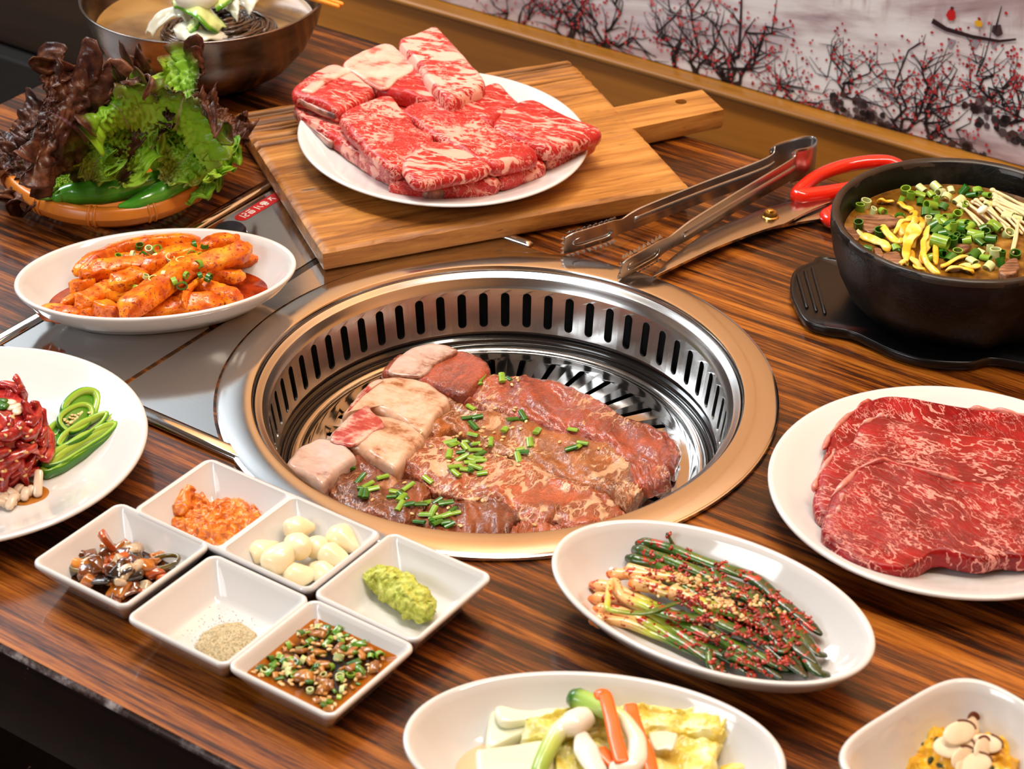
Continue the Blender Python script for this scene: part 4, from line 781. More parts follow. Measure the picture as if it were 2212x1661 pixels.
def gribs(label, bone, bmat, strips, caps=(), seed=1):
    b = cr([p[:2] for p in Z7(bone, GZ + .0165)], 120, True); t = thing('marinated_rib', label, 'meat', (*b.mean(0), GZ), group=MARG)
    m = M(); m.add(*slab(b, GZ, .0165, .0034, 96, (.0, .2, .4, .6, .75, .88, .95))); m.jitter(52, .0020, seed, 3, .6); obj('bone', m, bmat, t)
    for i, (up, lo, mi, zb, th, wav) in enumerate(strips):
        tp = lambda s, c, w=wav, sd=seed + i: w * (mnoise.noise(Vector((s * 7, c * 1.3, sd * 3.1))) + .6 * mnoise.noise(Vector((s * 15 + c * 1.6, c * 2.2, sd))) - .30 * abs(mnoise.noise(Vector((s * 22 + c * 2.5, c * 1.5, sd + 4))))) - .0018 * abs(c) ** 3
        m = M(); m.add(*ribbon(Z7(up, GZ + zb + th), Z7(lo, GZ + zb + th), GZ + zb, th, 150, 84, 4.6, top=tp)); m.jitter(46, .0021, seed * 2 + i, 3, .75); m.jitter(150, .0010, seed + i * 5, 2, .9); obj('meat', m, CK[mi], t)
    for pts, z, th, mt_ in caps:
        o_ = cr([p[:2] for p in Z7(pts, GZ + z + th)], 70, True); m = M(); m.add(*slab(o_, GZ + z, th, th * .4, 56, (.0, .3, .6, .85))); m.jitter(60, .0013, seed + 5, 2, .6); obj('cap', m, mt_, t)
gribs('rearmost marinated rib on the grill, red towards its tip', [(600, 200), (640, 120), (720, 90), (850, 52), (950, 70), (1060, 100), (1145, 150), (1120, 230), (1010, 315), (880, 275), (800, 240), (700, 215)], CK[0], [
    ([(1000, 330), (1060, 235), (1180, 190), (1330, 200), (1480, 235), (1640, 292), (1800, 380), (2000, 470), (2110, 520), (2155, 580)], [(1010, 345), (1080, 360), (1200, 385), (1330, 440), (1480, 475), (1620, 520), (1750, 570), (1900, 650), (2010, 690), (2110, 690)], 0, .0, .0135, .0045)],
    [([(620, 190), (720, 85), (850, 52), (960, 72), (985, 95), (870, 150), (800, 215), (720, 215)], .0150, .0036, CB2)], 31)
gribs('second marinated rib from the back, its tip curling at the right', [(378, 420), (430, 350), (500, 270), (570, 228), (720, 225), (810, 240), (900, 300), (940, 350), (880, 420), (810, 510), (700, 440), (560, 385), (430, 410)], CB, [
    ([(800, 300), (900, 290), (1000, 340), (1100, 380), (1200, 362), (1290, 395), (1380, 430), (1600, 520), (1780, 560), (1880, 600), (1990, 650), (2080, 690)], [(810, 505), (880, 520), (960, 480), (1050, 530), (1150, 590), (1260, 620), (1400, 680), (1520, 715), (1640, 770), (1760, 810), (1850, 850), (1930, 800)], 1, .0, .0115, .0040),
    ([(1880, 640), (1960, 650), (2070, 665)], [(1890, 760), (1990, 790), (2085, 735)], 0, .006, .012, .002), ([(1780, 770), (1850, 740), (1960, 790)], [(1800, 830), (1870, 870), (1900, 850)], 1, .004, .011, .003)],
    [([(410, 395), (500, 290), (570, 235), (600, 240), (520, 300), (430, 385)], .0145, .0030, REDC)], 32)
gribs('third marinated rib from the back, broad and marbled at its right end', [(310, 540), (380, 450), (490, 375), (560, 410), (700, 440), (770, 490), (800, 540), (720, 620), (660, 690), (600, 670), (480, 600), (400, 570)], CB, [
    ([(700, 560), (800, 520), (930, 520), (1050, 570), (1180, 610), (1330, 640), (1480, 705), (1620, 750), (1720, 770), (1810, 850), (1870, 915)], [(660, 690), (740, 720), (860, 790), (960, 825), (1080, 850), (1180, 860), (1280, 920), (1400, 975), (1480, 950), (1560, 1000), (1740, 975)], 2, .0, .0110, .0036)],
    [([(320, 530), (490, 375), (545, 400), (610, 475), (560, 500), (470, 560), (400, 575)], .0148, .0032, REDC)], 33)
gribs('front marinated rib, dark brown and half hidden by the grill rim', [(95, 670), (140, 600), (200, 560), (260, 530), (340, 545), (430, 600), (450, 640), (370, 700), (290, 780), (240, 760), (170, 720)], CB2, [
    ([(400, 625), (470, 610), (560, 660), (650, 705), (760, 740), (835, 770), (850, 800)], [(290, 770), (360, 850), (460, 910), (580, 960), (700, 1010), (780, 960), (810, 880)], 3, .0, .0115, .0040),
    ([(700, 960), (780, 900), (880, 825), (1000, 830), (1130, 850), (1240, 870), (1310, 920)], [(720, 1010), (820, 1040), (920, 1070), (1010, 1080), (1100, 1090), (1200, 1080), (1260, 1040)], 3, .0, .0105, .0040),
    ([(1270, 960), (1340, 945), (1440, 960), (1530, 1000)], [(1250, 1060), (1330, 1080), (1420, 1080), (1520, 1050)], 2, .0, .0095, .0030)], (), 34)
# ------------------------------------------------------------------ greens, pickles and garnish
def attrmat(name, rough=.35, coat=.2, sss=.0, bump=.0, sc=200, flecks=None):
    g = G(name); c = g.attr()
    if flecks: f = g.sm(g.noise(g.co((flecks[1],) * 3, rnd=True), 1, 3, .7), flecks[2], flecks[2] + .05); c = g.mix(f, c, flecks[0])
    n = g.bump(g.noise(g.co((sc,) * 3), 1, 3), bump, .0008) if bump else None
    return g.end(base=c, rough=rough, coat=coat, nrm=n, sss=sss if sss else None, sssr=(.002, .003, .001))
def colring(m, v, f, ringn, cols):
    """per-ring colours for a swept shape: cols has one colour per ring"""
    c = [cols[min(i // ringn, len(cols) - 1)] for i in range(len(v))]; m.add(v, f, c=c); return m
def lerp(stops, t):
    xs = [s[0] for s in stops]; return tuple(float(np.interp(t, xs, [s[1][k] for s in stops])) for k in range(3)) + (1,)
GRN = lin(58, 128, 24); DGRN = lin(24, 74, 14); LGRN = lin(168, 200, 64); WHT = lin(236, 236, 206)

# lettuce
g = G('lettuce'); at = g.sep(g.attr()); s_, t_, k_ = at[0], at[1], at[2]
nz = g.noise(g.co((70, 70, 70)), 1, 4, .6); nb = g.noise(g.co((30, 30, 30)), 1, 3)
edge = g.sm(g.mt('ADD', g.mt('ADD', g.mt('MULTIPLY', s_, .75), g.mt('MULTIPLY', g.mt('POWER', t_, 2.2), .32)), g.mt('MULTIPLY', g.mt('SUBTRACT', nb, .5), .9)), g.mt('SUBTRACT', 1.02, k_), g.mt('SUBTRACT', 1.34, k_))
green = g.ramp(g.mt('ADD', s_, g.mt('MULTIPLY', g.mt('SUBTRACT', nz, .5), .5)), [(.0, lin(222, 236, 150)), (.28, lin(196, 226, 84)), (.62, lin(150, 202, 46)), (1, lin(98, 152, 26))])
red = g.ramp(nz, [(.35, lin(44, 20, 18)), (.52, lin(86, 48, 36)), (.70, lin(138, 88, 60))])
c = g.mix(edge, green, red); rib_ = g.sm(t_, g.mt('MULTIPLY_ADD', s_, -.055, .07), g.mt('MULTIPLY_ADD', s_, -.035, .035)); c = g.mix(g.mt('MULTIPLY', rib_, .75), c, g.mix(k_, lin(226, 222, 180), lin(150, 104, 118)))
vn = g.noise(g.co((150, 150, 150)), 1, 4, .6); LET = g.end(base=c, rough=.34, spec=.35, coat=.15, coatr=.2, nrm=g.bump(vn, .5, .0012))
tr = g.n('ShaderNodeBsdfTranslucent', {'Color': c}); mx = g.n('ShaderNodeMixShader', {0: .30}); g.t.links.new(g.b.outputs[0], mx.inputs[1]); g.t.links.new(tr.outputs[0], mx.inputs[2]); g.t.links.new(mx.outputs[0], g.t.nodes['Material Output'].inputs[0])
def leaf(label, mid, W, k, ruff=.008, fq=5, cup=.006, seed=1, nrm=(0, -.55, .83), ns=74, nt=57, roll=0.0):
    P = cr([np.array([*U(x, y, z)[:2], z]) for x, y, z in mid], ns); tg = np.gradient(P, axis=0); tg /= np.linalg.norm(tg, axis=1)[:, None]; nn0 = np.array(nrm, float); nn0 /= np.linalg.norm(nn0)
    m = M(); v = []; c = []; o = Vector((seed * 3.3, seed * 1.7, seed))
    for i in range(ns):
        s = i / (ns - 1); w = W * (.16 + .84 * min(1, (s / .55)) ** 1.15) * (1 - max(0, (s - .72) / .28) ** 2.4 * .50); sd = np.cross(tg[i], nn0); sd /= np.linalg.norm(sd); n_ = np.cross(sd, tg[i])
        for j in range(nt):
            t = -1 + 2 * j / (nt - 1); e = abs(t); jag = 1 + .16 * mnoise.noise(Vector((s * 13, (1 if t > 0 else -1) * 3, seed))) * e + .07 * mnoise.noise(Vector((s * 40, (1 if t > 0 else -1) * 3, seed))) * e ** 3
            sg = 1 if t > 0 else -1; A = ruff * e ** 2.0 * (.25 + .95 * s) + ruff * max(0, s - .75) * 1.2 * (1 - e * .3)
            ph = s * fq * 6.283 + sg * 1.3 + seed + 1.6 * mnoise.noise(Vector((s * 4, sg, seed)))
            ph2 = t * 7.5 + seed * 2 + s * 3
            z = A * (math.sin(ph) * e + max(0, s - .6) * 1.0 * math.sin(ph2)) + cup * t * t * 1.0 + .0040 * mnoise.noise(Vector((s * 16, t * 9, seed))) * min(1, e * 4) + .0022 * mnoise.noise(Vector((s * 34, t * 22, seed)))
            z += .0012 * (1 if False else 0) - .0016 * max(0, 1 - e / .07)
            lat = t * w * jag * (1 - .10 * math.cos(ph) * e); q = P[i] + sd * lat + n_ * z + tg[i] * (A * .7 * math.cos(ph * 1.3) * e + .006 * mnoise.noise(Vector((t * 5, seed, 2))) * max(0, s - .7) * 3 + .004 * mnoise.noise(Vector((t * 13, seed, 5))) * max(0, s - .8) * 4 + W * .15 * e * s)
            if roll: q = q - n_ * roll * max(0, s - .7) ** 2 * 3
            v.append((q[0], q[1], max(q[2], .0052))); c.append((s, e, k, 1))
    m.add(v, [(i * nt + j, i * nt + j + 1, (i + 1) * nt + j + 1, (i + 1) * nt + j) for i in range(ns - 1) for j in range(nt - 1)], c=c)
    ob = obj('lettuce_leaf', m, LET, label=label, cat='lettuce', group='red lettuce leaves in the basket', col=True)
    sl = ob.modifiers.new('thickness', 'SOLIDIFY'); sl.thickness = .0006; sl.offset = 0
    return ob
leaf('rearmost red lettuce leaf, standing at the upper left of the basket', [(170, 330, .012), (160, 250, .045), (132, 215, .064), (100, 208, .068)], .036, .85, .010, 5, .004, 1)
leaf('brownish lettuce leaf at the back centre of the basket by the bowl', [(300, 330, .012), (270, 240, .050), (245, 205, .066), (234, 190, .070)], .034, .78, .011, 6, .004, 2)
leaf('curly red-tipped lettuce leaf at the back right of the basket', [(350, 320, .014), (375, 230, .05), (392, 200, .064), (425, 190, .070)], .034, .50, .010, 6, .004, 3)
leaf('dark outer lettuce leaf hanging over the left rim of the basket', [(170, 400, .014), (110, 350, .030), (60, 310, .040), (18, 280, .040)], .036, .92, .010, 5, .005, 4, (-.2, -.5, .85))
leaf('dark drooping lettuce leaf at the lower left of the basket', [(180, 405, .016), (120, 385, .024), (70, 385, .026), (28, 392, .024)], .030, .85, .008, 6, .004, 5, (0, -.35, .9))
leaf('lettuce leaf at the far right, brown edge over the basket rim', [(380, 350, .016), (430, 300, .038), (468, 268, .050), (494, 248, .052)], .024, .75, .007, 6, .003, 6, (.2, -.5, .85))
leaf('broad dark purple lettuce leaf filling the left of the basket', [(222, 396, .030), (205, 335, .056), (158, 272, .086), (108, 240, .098)], .050, .98, .007, 5, .010, 7, (-.08, -.62, .78))
leaf('pale green lettuce leaf in the middle with a curled yellow-green top', [(250, 385, .030), (285, 305, .062), (262, 245, .092), (228, 210, .104)], .026, .34, .012, 5, .007, 8, (0, -.72, .64), roll=.10)
leaf('bright green lettuce leaf with a purple midrib at the right of the basket', [(368, 372, .032), (374, 308, .060), (386, 248, .090), (397, 206, .108)], .041, .42, .006, 6, .010, 9, (.05, -.75, .6))
leaf('small yellow-green lettuce leaf behind the chillies at the right', [(390, 402, .030), (420, 370, .036), (448, 330, .046), (466, 296, .056)], .022, .05, .006, 6, .004, 10, (.1, -.6, .8))
leaf('small yellow-green lettuce leaf between the two large leaves', [(236, 404, .034), (262, 372, .044), (284, 330, .060), (292, 286, .072)], .020, .08, .007, 5, .004, 11, (0, -.65, .76))
leaf('short green lettuce leaf frill above the front chilli at the left', [(175, 408, .026), (150, 392, .032), (128, 380, .036), (104, 396, .032)], .018, .20, .006, 5, .003, 12, (0, -.5, .86))
leaf('green lettuce leaf tucked under the chillies at the basket rim', [(330, 430, .014), (375, 418, .020), (412, 398, .026), (446, 372, .030)], .018, .10, .004, 5, .003, 13, (0, -.4, .9))

leaf('bright green lettuce frill rising between the dark leaf and the middle leaf', [(196, 400, .034), (200, 370, .046), (214, 340, .058), (236, 318, .066)], .017, .06, .007, 6, .003, 14, (0, -.7, .7))
leaf('yellow-green lettuce frill at the right, just above the shorter chilli', [(352, 392, .036), (372, 368, .044), (398, 342, .054), (420, 318, .060)], .018, .04, .007, 6, .003, 15, (.05, -.7, .7))
leaf('reddish lettuce leaf tip between the two tallest leaves', [(290, 340, .050), (300, 290, .070), (308, 240, .088), (318, 205, .098)], .022, .72, .009, 6, .003, 16, (0, -.7, .7))

# chillies
CHM = G('chilli_skin'); CHM = CHM.end(base=CHM.mix(CHM.noise(CHM.co((60, 60, 60)), 1, 3), lin(34, 128, 24), lin(96, 176, 48)), rough=.20, coat=.5, coatr=.08, nrm=CHM.bump(CHM.noise(CHM.co((90, 90, 40)), 1, 3), .25, .0012))
STM = plain('chilli_stem', lin(92, 150, 46), .4)
def chilli(label, pts, rad, stem_i):
    P = cr([np.array([*U(x, y, z)[:2], z]) for x, y, z in pts], 40); t = thing('green_chilli', label, 'chilli', P[20], group='whole green chillies in the basket')
    r = np.interp(np.linspace(0, 1, 40), np.linspace(0, 1, len(rad)), rad); m = M(); m.add(*sweep(P, r, r, 20, 2, round_ends=3)); m.jitter(50, .0010, 4, 2); obj('fruit', m, CHM, t)
    e = P[0] if stem_i == 0 else P[-1]; d = (P[0] - P[3]) if stem_i == 0 else (P[-1] - P[-4]); d /= np.linalg.norm(d); r0 = r[0] if stem_i == 0 else r[-1]
    m = M(); m.add(*sweep([e - d * .001, e + d * .0018, e + d * .004], [r0 * 1.06, r0 * .8, r0 * .3], [r0 * 1.06, r0 * .8, r0 * .3], 14, 2)); m.add(*sweep([e + d * .003, e + d * .008, e + d * .014 + np.array([0, 0, .002])], .0014, .0014, 8, 2, round_ends=2)); obj('stem', m, STM, t)
chilli('longer green chilli lying across the basket, its stem at the left', [(128, 424, .0290), (160, 418, .0295), (220, 414, .0305), (280, 405, .0315), (340, 388, .0330), (392, 351, .0380)], [.0052, .0080, .0090, .0085, .0062, .0016], 0)
chilli('shorter green chilli lying in front by the basket rim', [(262, 446, .0270), (300, 436, .0280), (350, 414, .0290), (396, 391, .0300)], [.0020, .0052, .0078, .0072], 1)

# radish kimchi
KIM = G('radish_kimchi'); v0 = KIM.co((1, 1, 1), rnd=True); n1 = KIM.noise(v0, 90, 4, .6); fl = KIM.sm(KIM.noise(v0, 380, 3, .7), .56, .64); st = KIM.noise(KIM.n('ShaderNodeMapping', {0: v0, 'Scale': (60, 60, 300)}).outputs[0], 1, 3)
KIM = KIM.end(base=KIM.mix(KIM.mt('MULTIPLY', fl, .85), KIM.ramp(n1, [(.36, (.50, .065, .002)), (.50, (.78, .17, .004)), (.66, (.92, .33, .012))]), (.30, .014, .002)), rough=.30, coat=.25, coatr=.08, spec=.35, sss=.08, sssr=(.004, .0015, .0005), nrm=KIM.bump(KIM.mt('ADD', n1, fl), .5, .0012))
Z6 = lambda p: Zm([p], 4.0218, 70, 500)[0]
KG = 'radish kimchi sticks on the oval dish'
KS = [('front left flat kimchi stick against the dish wall', [(70, 700), (200, 712), (330, 730), (430, 735)], .0145, .0048, .0045), ('kimchi stick under the front left end of the pile', [(420, 745), (490, 715), (548, 700)], .0150, .0046, .0044), ('stubby kimchi stick rising from the left of the pile', [(420, 640), (540, 570), (690, 490)], .0210, .0056, .0050),
      ('thin pointed kimchi stick at the left over the sauce', [(262, 645), (350, 600), (450, 545)], .0160, .0028, .0034), ('long kimchi stick along the back left of the pile', [(395, 345), (560, 250), (760, 160), (1000, 110), (1220, 85), (1420, 82)], .0250, .0050, .0048), ('kimchi stick just below the long back one', [(450, 370), (620, 330), (800, 300), (1040, 285)], .0275, .0052, .0048),
      ('broad kimchi slice in the middle left', [(690, 460), (820, 420), (960, 370)], .0290, .0066, .0040), ('thick kimchi stick running diagonally to the front of the pile', [(815, 712), (900, 635), (1040, 520), (1180, 430), (1300, 330), (1420, 230)], .0290, .0082, .0060), ('kimchi stick with a torn tip at the right of the pile', [(1300, 330), (1480, 290), (1640, 240), (1780, 190), (1855, 150)], .0300, .0058, .0050),
      ('kimchi stick at the top right of the pile', [(1480, 160), (1600, 110), (1700, 100), (1780, 120)], .0300, .0054, .0050), ('flat kimchi stick pointing right over the sauce', [(1540, 385), (1680, 385), (1810, 395)], .0200, .0046, .0044), ('long low kimchi stick at the front right', [(980, 690), (1200, 660), (1420, 640), (1630, 612)], .0165, .0062, .0050),
      ('kimchi stick with a square end at the right front', [(1440, 480), (1600, 530), (1790, 580)], .0185, .0052, .0046), ('short kimchi stick at the front between two longer ones', [(560, 650), (660, 690), (770, 720)], .0190, .0058, .0050), ('kimchi stick end pointing right at the back', [(1690, 270), (1800, 255), (1930, 245)], .0180, .0036, .0036), ('small kimchi stick at the lowest front edge', [(575, 770), (700, 765), (900, 770)], .0140, .0042, .0044),
      ('short kimchi stick at the far left of the pile', [(345, 470), (430, 480), (520, 440)], .0210, .0042, .0042), ('thin curled kimchi strip at the right middle', [(1330, 660), (1325, 560), (1390, 470), (1500, 380)], .0250, .0018, .0024), ('kimchi stick across the middle of the pile', [(1000, 330), (1100, 270), (1260, 200), (1450, 150)], .0285, .0056, .0048), ('kimchi piece showing between the left sticks', [(640, 560), (740, 540), (860, 530)], .0215, .0050, .0050), ('hidden kimchi stick supporting the pile', [(560, 480), (900, 520), (1300, 470)], .0165, .0070, .0060), ('kimchi stick low under the middle of the pile', [(860, 620), (1150, 560), (1480, 440)], .0170, .0065, .0060), ('kimchi stick low under the back of the pile', [(520, 330), (900, 260), (1500, 230)], .0185, .0062, .0060)]
for i, (lb, pts, z, w, h) in enumerate(KS):
    Q = cr([np.array([*U(*Z6(p), z + .0024)[:2], z + .0024]) for p in pts], 26); e = np.minimum(1, .62 + .38 * np.minimum(np.linspace(0, 1, 26), np.linspace(1, 0, 26)) * 7)
    m = M(); m.add(*sweep(Q, w * e * 1.14, h * e * 1.14, 20, 4.6, round_ends=2, twist=.35 * math.sin(i * 2.1))); m.jitter(85, .0015, i + 40, 3); obj('kimchi_stick', m, KIM, label=lb, cat='kimchi', group=KG)
g = G('red_sauce'); d_ = g.noise(g.co((70, 70, 70)), 1, 3); RS = g.end(base=g.ramp(d_, [(.35, (.16, .010, .002)), (.6, (.42, .045, .004)), (.8, (.60, .12, .008))]), rough=.08, coat=.8, coatr=.03)
m = M(); q = rrect(-.2294, .0838, .0712, .0393, 0, 90, math.radians(9.9), 2.0); m.add(*loft([np.c_[q, np.full(90, .0137)], np.c_[q * .5 + np.array([-.2294, .0838]) * .5, np.full(90, .0139)]], True, False, True)); obj('kimchi_sauce', m, RS, loc=(-.2294, .0838, .0137), label='red oily kimchi sauce pooled in the oval dish', cat='sauce', kind='stuff')

# spring onion bits: rings, tubes, half rings
def tube(L, r, th=.0007, n=14):
    a = np.linspace(0, 2 * PI, n, endpoint=False); m = M(); rr = [(r, -L / 2), (r, L / 2), (r - th, L / 2), (r - th, -L / 2), (r, -L / 2)]
    m.add(*loft([np.c_[q_ * np.cos(a), q_ * np.sin(a), np.full(n, z)] for q_, z in rr], True)); return m
SOM = {}
for k, c0 in dict(dark=(DGRN, GRN), mid=(GRN, LGRN), pale=(LGRN, WHT)).items():
    g = G('spring_onion_' + k); v = g.co((1, 1, 1), rnd=True); SOM[k] = g.end(base=g.mix(g.noise(v, 160, 3), c0[0], c0[1]), rough=.25, coat=.3, nrm=g.bump(g.noise(g.n('ShaderNodeMapping', {0: v, 'Scale': (700, 700, 60)}).outputs[0], 1, 2), .25, .0005), sss=.1, sssr=(.001, .002, .0005))
BIT = {}
def bits(name, where, label, cat, group, L, r, kinds=('dark', 'mid', 'pale'), lie=True, seed=0, zr=0.0):
    """where: (px, py, z) list, or explicit world points"""
    R = random.Random(seed); src = {}
    for i, w in enumerate(where):
        k = R.choice(kinds); key = (name, k, round(L, 4), round(r, 4))
        p = np.array([*U(w[0], w[1], w[2])[:2], w[2]]) if len(w) == 3 else np.array(w[1:])
        if key not in BIT: o = obj(name, tube(L, r), SOM[k], loc=(0, 0, 0), sharp=50); BIT[key] = o; 
        else: o = BIT[key].copy(); COLL.objects.link(o)
        s = R.uniform(.75, 1.25); o.matrix_world = xf(p, R.uniform(0, 6.28), (R.uniform(1.1, 1.57) if lie and R.random() < .7 else R.uniform(0, .6)), 0, (s, s * R.uniform(.55, 1), R.uniform(.7, 1.3)))
        setp(o, label, cat, group)
kb = [(Z6(p)[0], Z6(p)[1], z) for p, z in (((930, 130), .0315), ((745, 220), .0325), ((870, 200), .0325), ((960, 205), .0335), ((1020, 155), .032), ((1080, 150), .032), ((1070, 220), .034), ((1140, 365), .038), ((1190, 230), .034), ((1255, 185), .034), ((1290, 250), .036), ((1385, 200), .035), ((1470, 210), .036), ((1410, 125), .0345), ((1440, 285), .036), ((1045, 415), .037), ((985, 390), .037), ((1230, 430), .037), ((1335, 380), .035), ((1300, 470), .033), ((1455, 380), .033), ((1530, 400), .031), ((900, 490), .030), ((885, 540), .0305), ((605, 640), .0255), ((515, 300), .032), ((1500, 130), .036))]
bits('spring_onion_ring', kb, 'chopped spring onion piece scattered on the radish kimchi', 'spring onion', 'spring onion on the radish kimchi', .0030, .0030, seed=3)

# chives and sesame on the grilled ribs
def chive(): 
    m = M(); P = [np.array([0, 0, z]) for z in np.linspace(-.0042, .0042, 5)]; v, f = sweep(P, .0020, .0010, 10, 2, up=(0, 1, 0)); m.add(v, f); return m
CHV = {k: SOM[k] for k in ('dark', 'mid')}
SESM = G('sesame'); SESM = SESM.end(base=SESM.mix(SESM.n('ShaderNodeObjectInfo').outputs['Random'], lin(236, 206, 150), lin(206, 156, 92)), rough=.45, sss=.1)
def seed_mesh(): 
    m = M(); rings = [[(r * .62 * math.cos(a), r * .40 * math.sin(a), z) for a in np.linspace(0, 2 * PI, 9, endpoint=False)] for z, r in ((-.0011, .0005), (-.0007, .0011), (-.0001, .0013), (.0006, .0010), (.0012, .0004))]; m.add(*loft(rings, True, True, True)); return m
SEED0 = []
def sesame(where, label, group, seed=0):
    R = random.Random(seed)
    for p in where:
        if not SEED0: o = obj('sesame_seed', seed_mesh(), SESM, loc=(0, 0, 0)); SEED0.append(o)
        else: o = SEED0[0].copy(); COLL.objects.link(o)
        o.matrix_world = xf(p, R.uniform(0, 6.28), PI / 2 + R.uniform(-.3, .3), R.uniform(-.2, .2), R.uniform(1.15, 1.5)); setp(o, label, 'sesame seed', group)
import bpy as _b
from mathutils.bvhtree import BVHTree
def surf(names):
    """height lookup on finished objects"""
    V, F = [], []
    for o in COLL.objects:
        if o.type == 'MESH' and o.name.split('.')[0] in names and o.get('_o') is not None:
            r = o['_r']; c, s = math.cos(r), math.sin(r); b = o['_o']; off = len(V)
            V += [(b[0] + q.co.x * c - q.co.y * s, b[1] + q.co.x * s + q.co.y * c, b[2] + q.co.z) for q in o.data.vertices]; F += [[i + off for i in p.vertices] for p in o.data.polygons]
    return BVHTree.FromPolygons(V, F)
def on(tree, px, py):
    r = CFW + np.array([1.0, 0, 0]) * (px - 1106) / FPX - CUP * (py - 830.5) / FPX; h = tree.ray_cast(Vector(CPOS), Vector(r).normalized(), 5)
    return (np.array(h[0]), np.array(h[1])) if h[0] is not None else (None, None)
TM = surf({'meat', 'bone', 'cap'})
C7 = [(445, 695, -60), (475, 765, 50), (480, 835, 70), (520, 795, 40), (510, 840, 75), (545, 815, 20), (490, 810, 10), (590, 755, 30), (730, 805, 40), (655, 830, 5), (650, 858, 10), (705, 852, -30), (680, 905, 60), (720, 895, 10), (690, 860, 60), (1050, 395, -30), (1110, 225, 60), (1095, 240, -50), (1195, 200, 10), (1250, 205, 15), (1275, 190, 20), (1285, 215, 70), (1250, 245, -40), (1215, 235, 80), (1360, 200, -15), (1040, 445, 20), (1090, 440, 10), (1070, 485, -40), (1065, 530, -15), (1035, 555, 10), (1085, 575, 5), (1155, 570, -70), (1230, 505, 60), (1270, 455, 25), (1325, 430, -50), (1330, 445, 60), (1395, 515, -80), (1590, 505, -20), (1995, 480, -20), (1570, 605, 15), (1615, 590, 50), (1630, 578, -10), (1355, 575, 80), (1305, 610, 20), (1315, 625, -5), (1300, 655, -60), (940, 572, 10), (960, 585, 40), (935, 635, -70), (990, 625, 10), (1020, 595, -40), (1000, 655, 30), (1040, 650, 20), (1070, 615, 15), (1100, 635, 35), (1095, 655, -20), (1060, 665, -10), (1045, 680, 10), (1015, 715, 5), (1045, 715, -50), (1075, 700, -15), (1110, 735, 10), (970, 730, -40), (965, 700, 20), (1105, 670, 10), (800, 890, 15), (830, 885, 35), (875, 880, 30), (920, 888, 15), (855, 930, 60), (820, 945, -10), (850, 975, 80), (880, 990, 40), (905, 955, 20), (945, 930, 50), (955, 945, 20), (920, 990, 15), (935, 1000, 25), (785, 985, -15), (870, 965, 10), (1675, 318, 30), (825, 768, -30)]
CH0 = {}; R = random.Random(8)
for x, y, a in C7:
    px, py = x / 2.404 + 580, y / 2.404 + 720; p, n_ = on(TM, px, py)
    if p is None: continue
    k = R.choice(['dark', 'mid', 'mid'])
    if k not in CH0: o = obj('chive_piece', chive(), CHV[k], loc=(0, 0, 0), sharp=50); CH0[k] = o
    else: o = CH0[k].copy(); COLL.objects.link(o)
    o.matrix_world = xf(p + n_ * .0014, math.radians(a * 1.25) + PI / 2 - .1, PI / 2 + R.uniform(-.25, .25), 0, (R.uniform(.8, 1.15), 1, R.uniform(.65, 1.15))); setp(o, 'cut chive piece sprinkled on the marinated ribs', 'chive', 'chives on the marinated ribs')
sp_ = []
for x, y in [(1195, 395), (1260, 400), (1280, 385), (1120, 490), (1170, 520), (1215, 545), (1275, 495), (1300, 500), (1325, 468), (1520, 580), (1720, 600), (1225, 250), (1270, 262), (1300, 248), (1290, 240), (1330, 205), (840, 590), (895, 595), (960, 545), (985, 535), (1000, 520), (1080, 560), (1110, 575), (1130, 543), (1145, 555), (1230, 635), (1250, 625), (1310, 685), (1190, 640), (1090, 735), (960, 650), (930, 668), (830, 968), (880, 940), (745, 935), (935, 905), (1085, 865), (1115, 870), (530, 862), (705, 780), (990, 1000), (1005, 1000), (970, 990), (800, 520), (1100, 520), (1140, 590), (1210, 560), (1350, 640), (1390, 1000), (975, 600)]:
    p, n_ = on(TM, x / 2.404 + 580 + R.gauss(0, 3), y / 2.404 + 720 + R.gauss(0, 2))
    if p is not None: sp_.append(p + n_ * .0005)
sesame(sp_, 'sesame seed on the marinated ribs', 'sesame on the marinated ribs', 4)

# seasoned spring onion kimchi
SOK = attrmat('kimchi_spring_onion', .24, .45, .08, .3, 300, ((.42, .022, .006), 170, .56)); Z8 = lambda p: Zm([p], 2.8727, 1150, 1100)[0]
def strand(label, pts, zs, r0, flat, stops, seed):
    n = 46; z = np.interp(np.linspace(0, 1, len(pts)), np.linspace(0, 1, len(zs)), zs); Q = cr([np.array([*U(*Z8(p), zz)[:2], zz]) for p, zz in zip(pts, z)], n); s = np.linspace(0, 1, n)
    w = np.interp(s, [0, .05, .16, .5, .9, 1], [r0 * .7, r0 * 1.15, r0 * .85, r0 * flat[0], r0 * flat[1], r0 * .4]); h = np.interp(s, [0, .05, .16, .5, 1], [r0 * .7, r0 * 1.1, r0 * .8, r0 * .45, r0 * .28])
    v, f = sweep(Q, w, h, 12, 2, round_ends=2); m = M(); colring(m, v, f, 12, [lerp(stops, 0)] * 2 + [lerp(stops, t) for t in s] + [lerp(stops, 1)] * 4); m.jitter(80, .0007, seed); obj('seasoned_spring_onion', m, SOK, label=label, cat='spring onion', group='seasoned spring onions on the oval dish', col=True)
OW = lin(238, 190, 128); OO = lin(232, 130, 50); YG = lin(186, 196, 66); G1 = lin(74, 112, 22); G2 = lin(34, 62, 18); G3 = lin(22, 42, 16)
ST1 = [(0, OO), (.06, OW), (.24, OW), (.36, YG), (.5, G1), (.75, G2), (1, G3)]; ST2 = [(0, G2), (.3, G1), (.6, G2), (1, G3)]
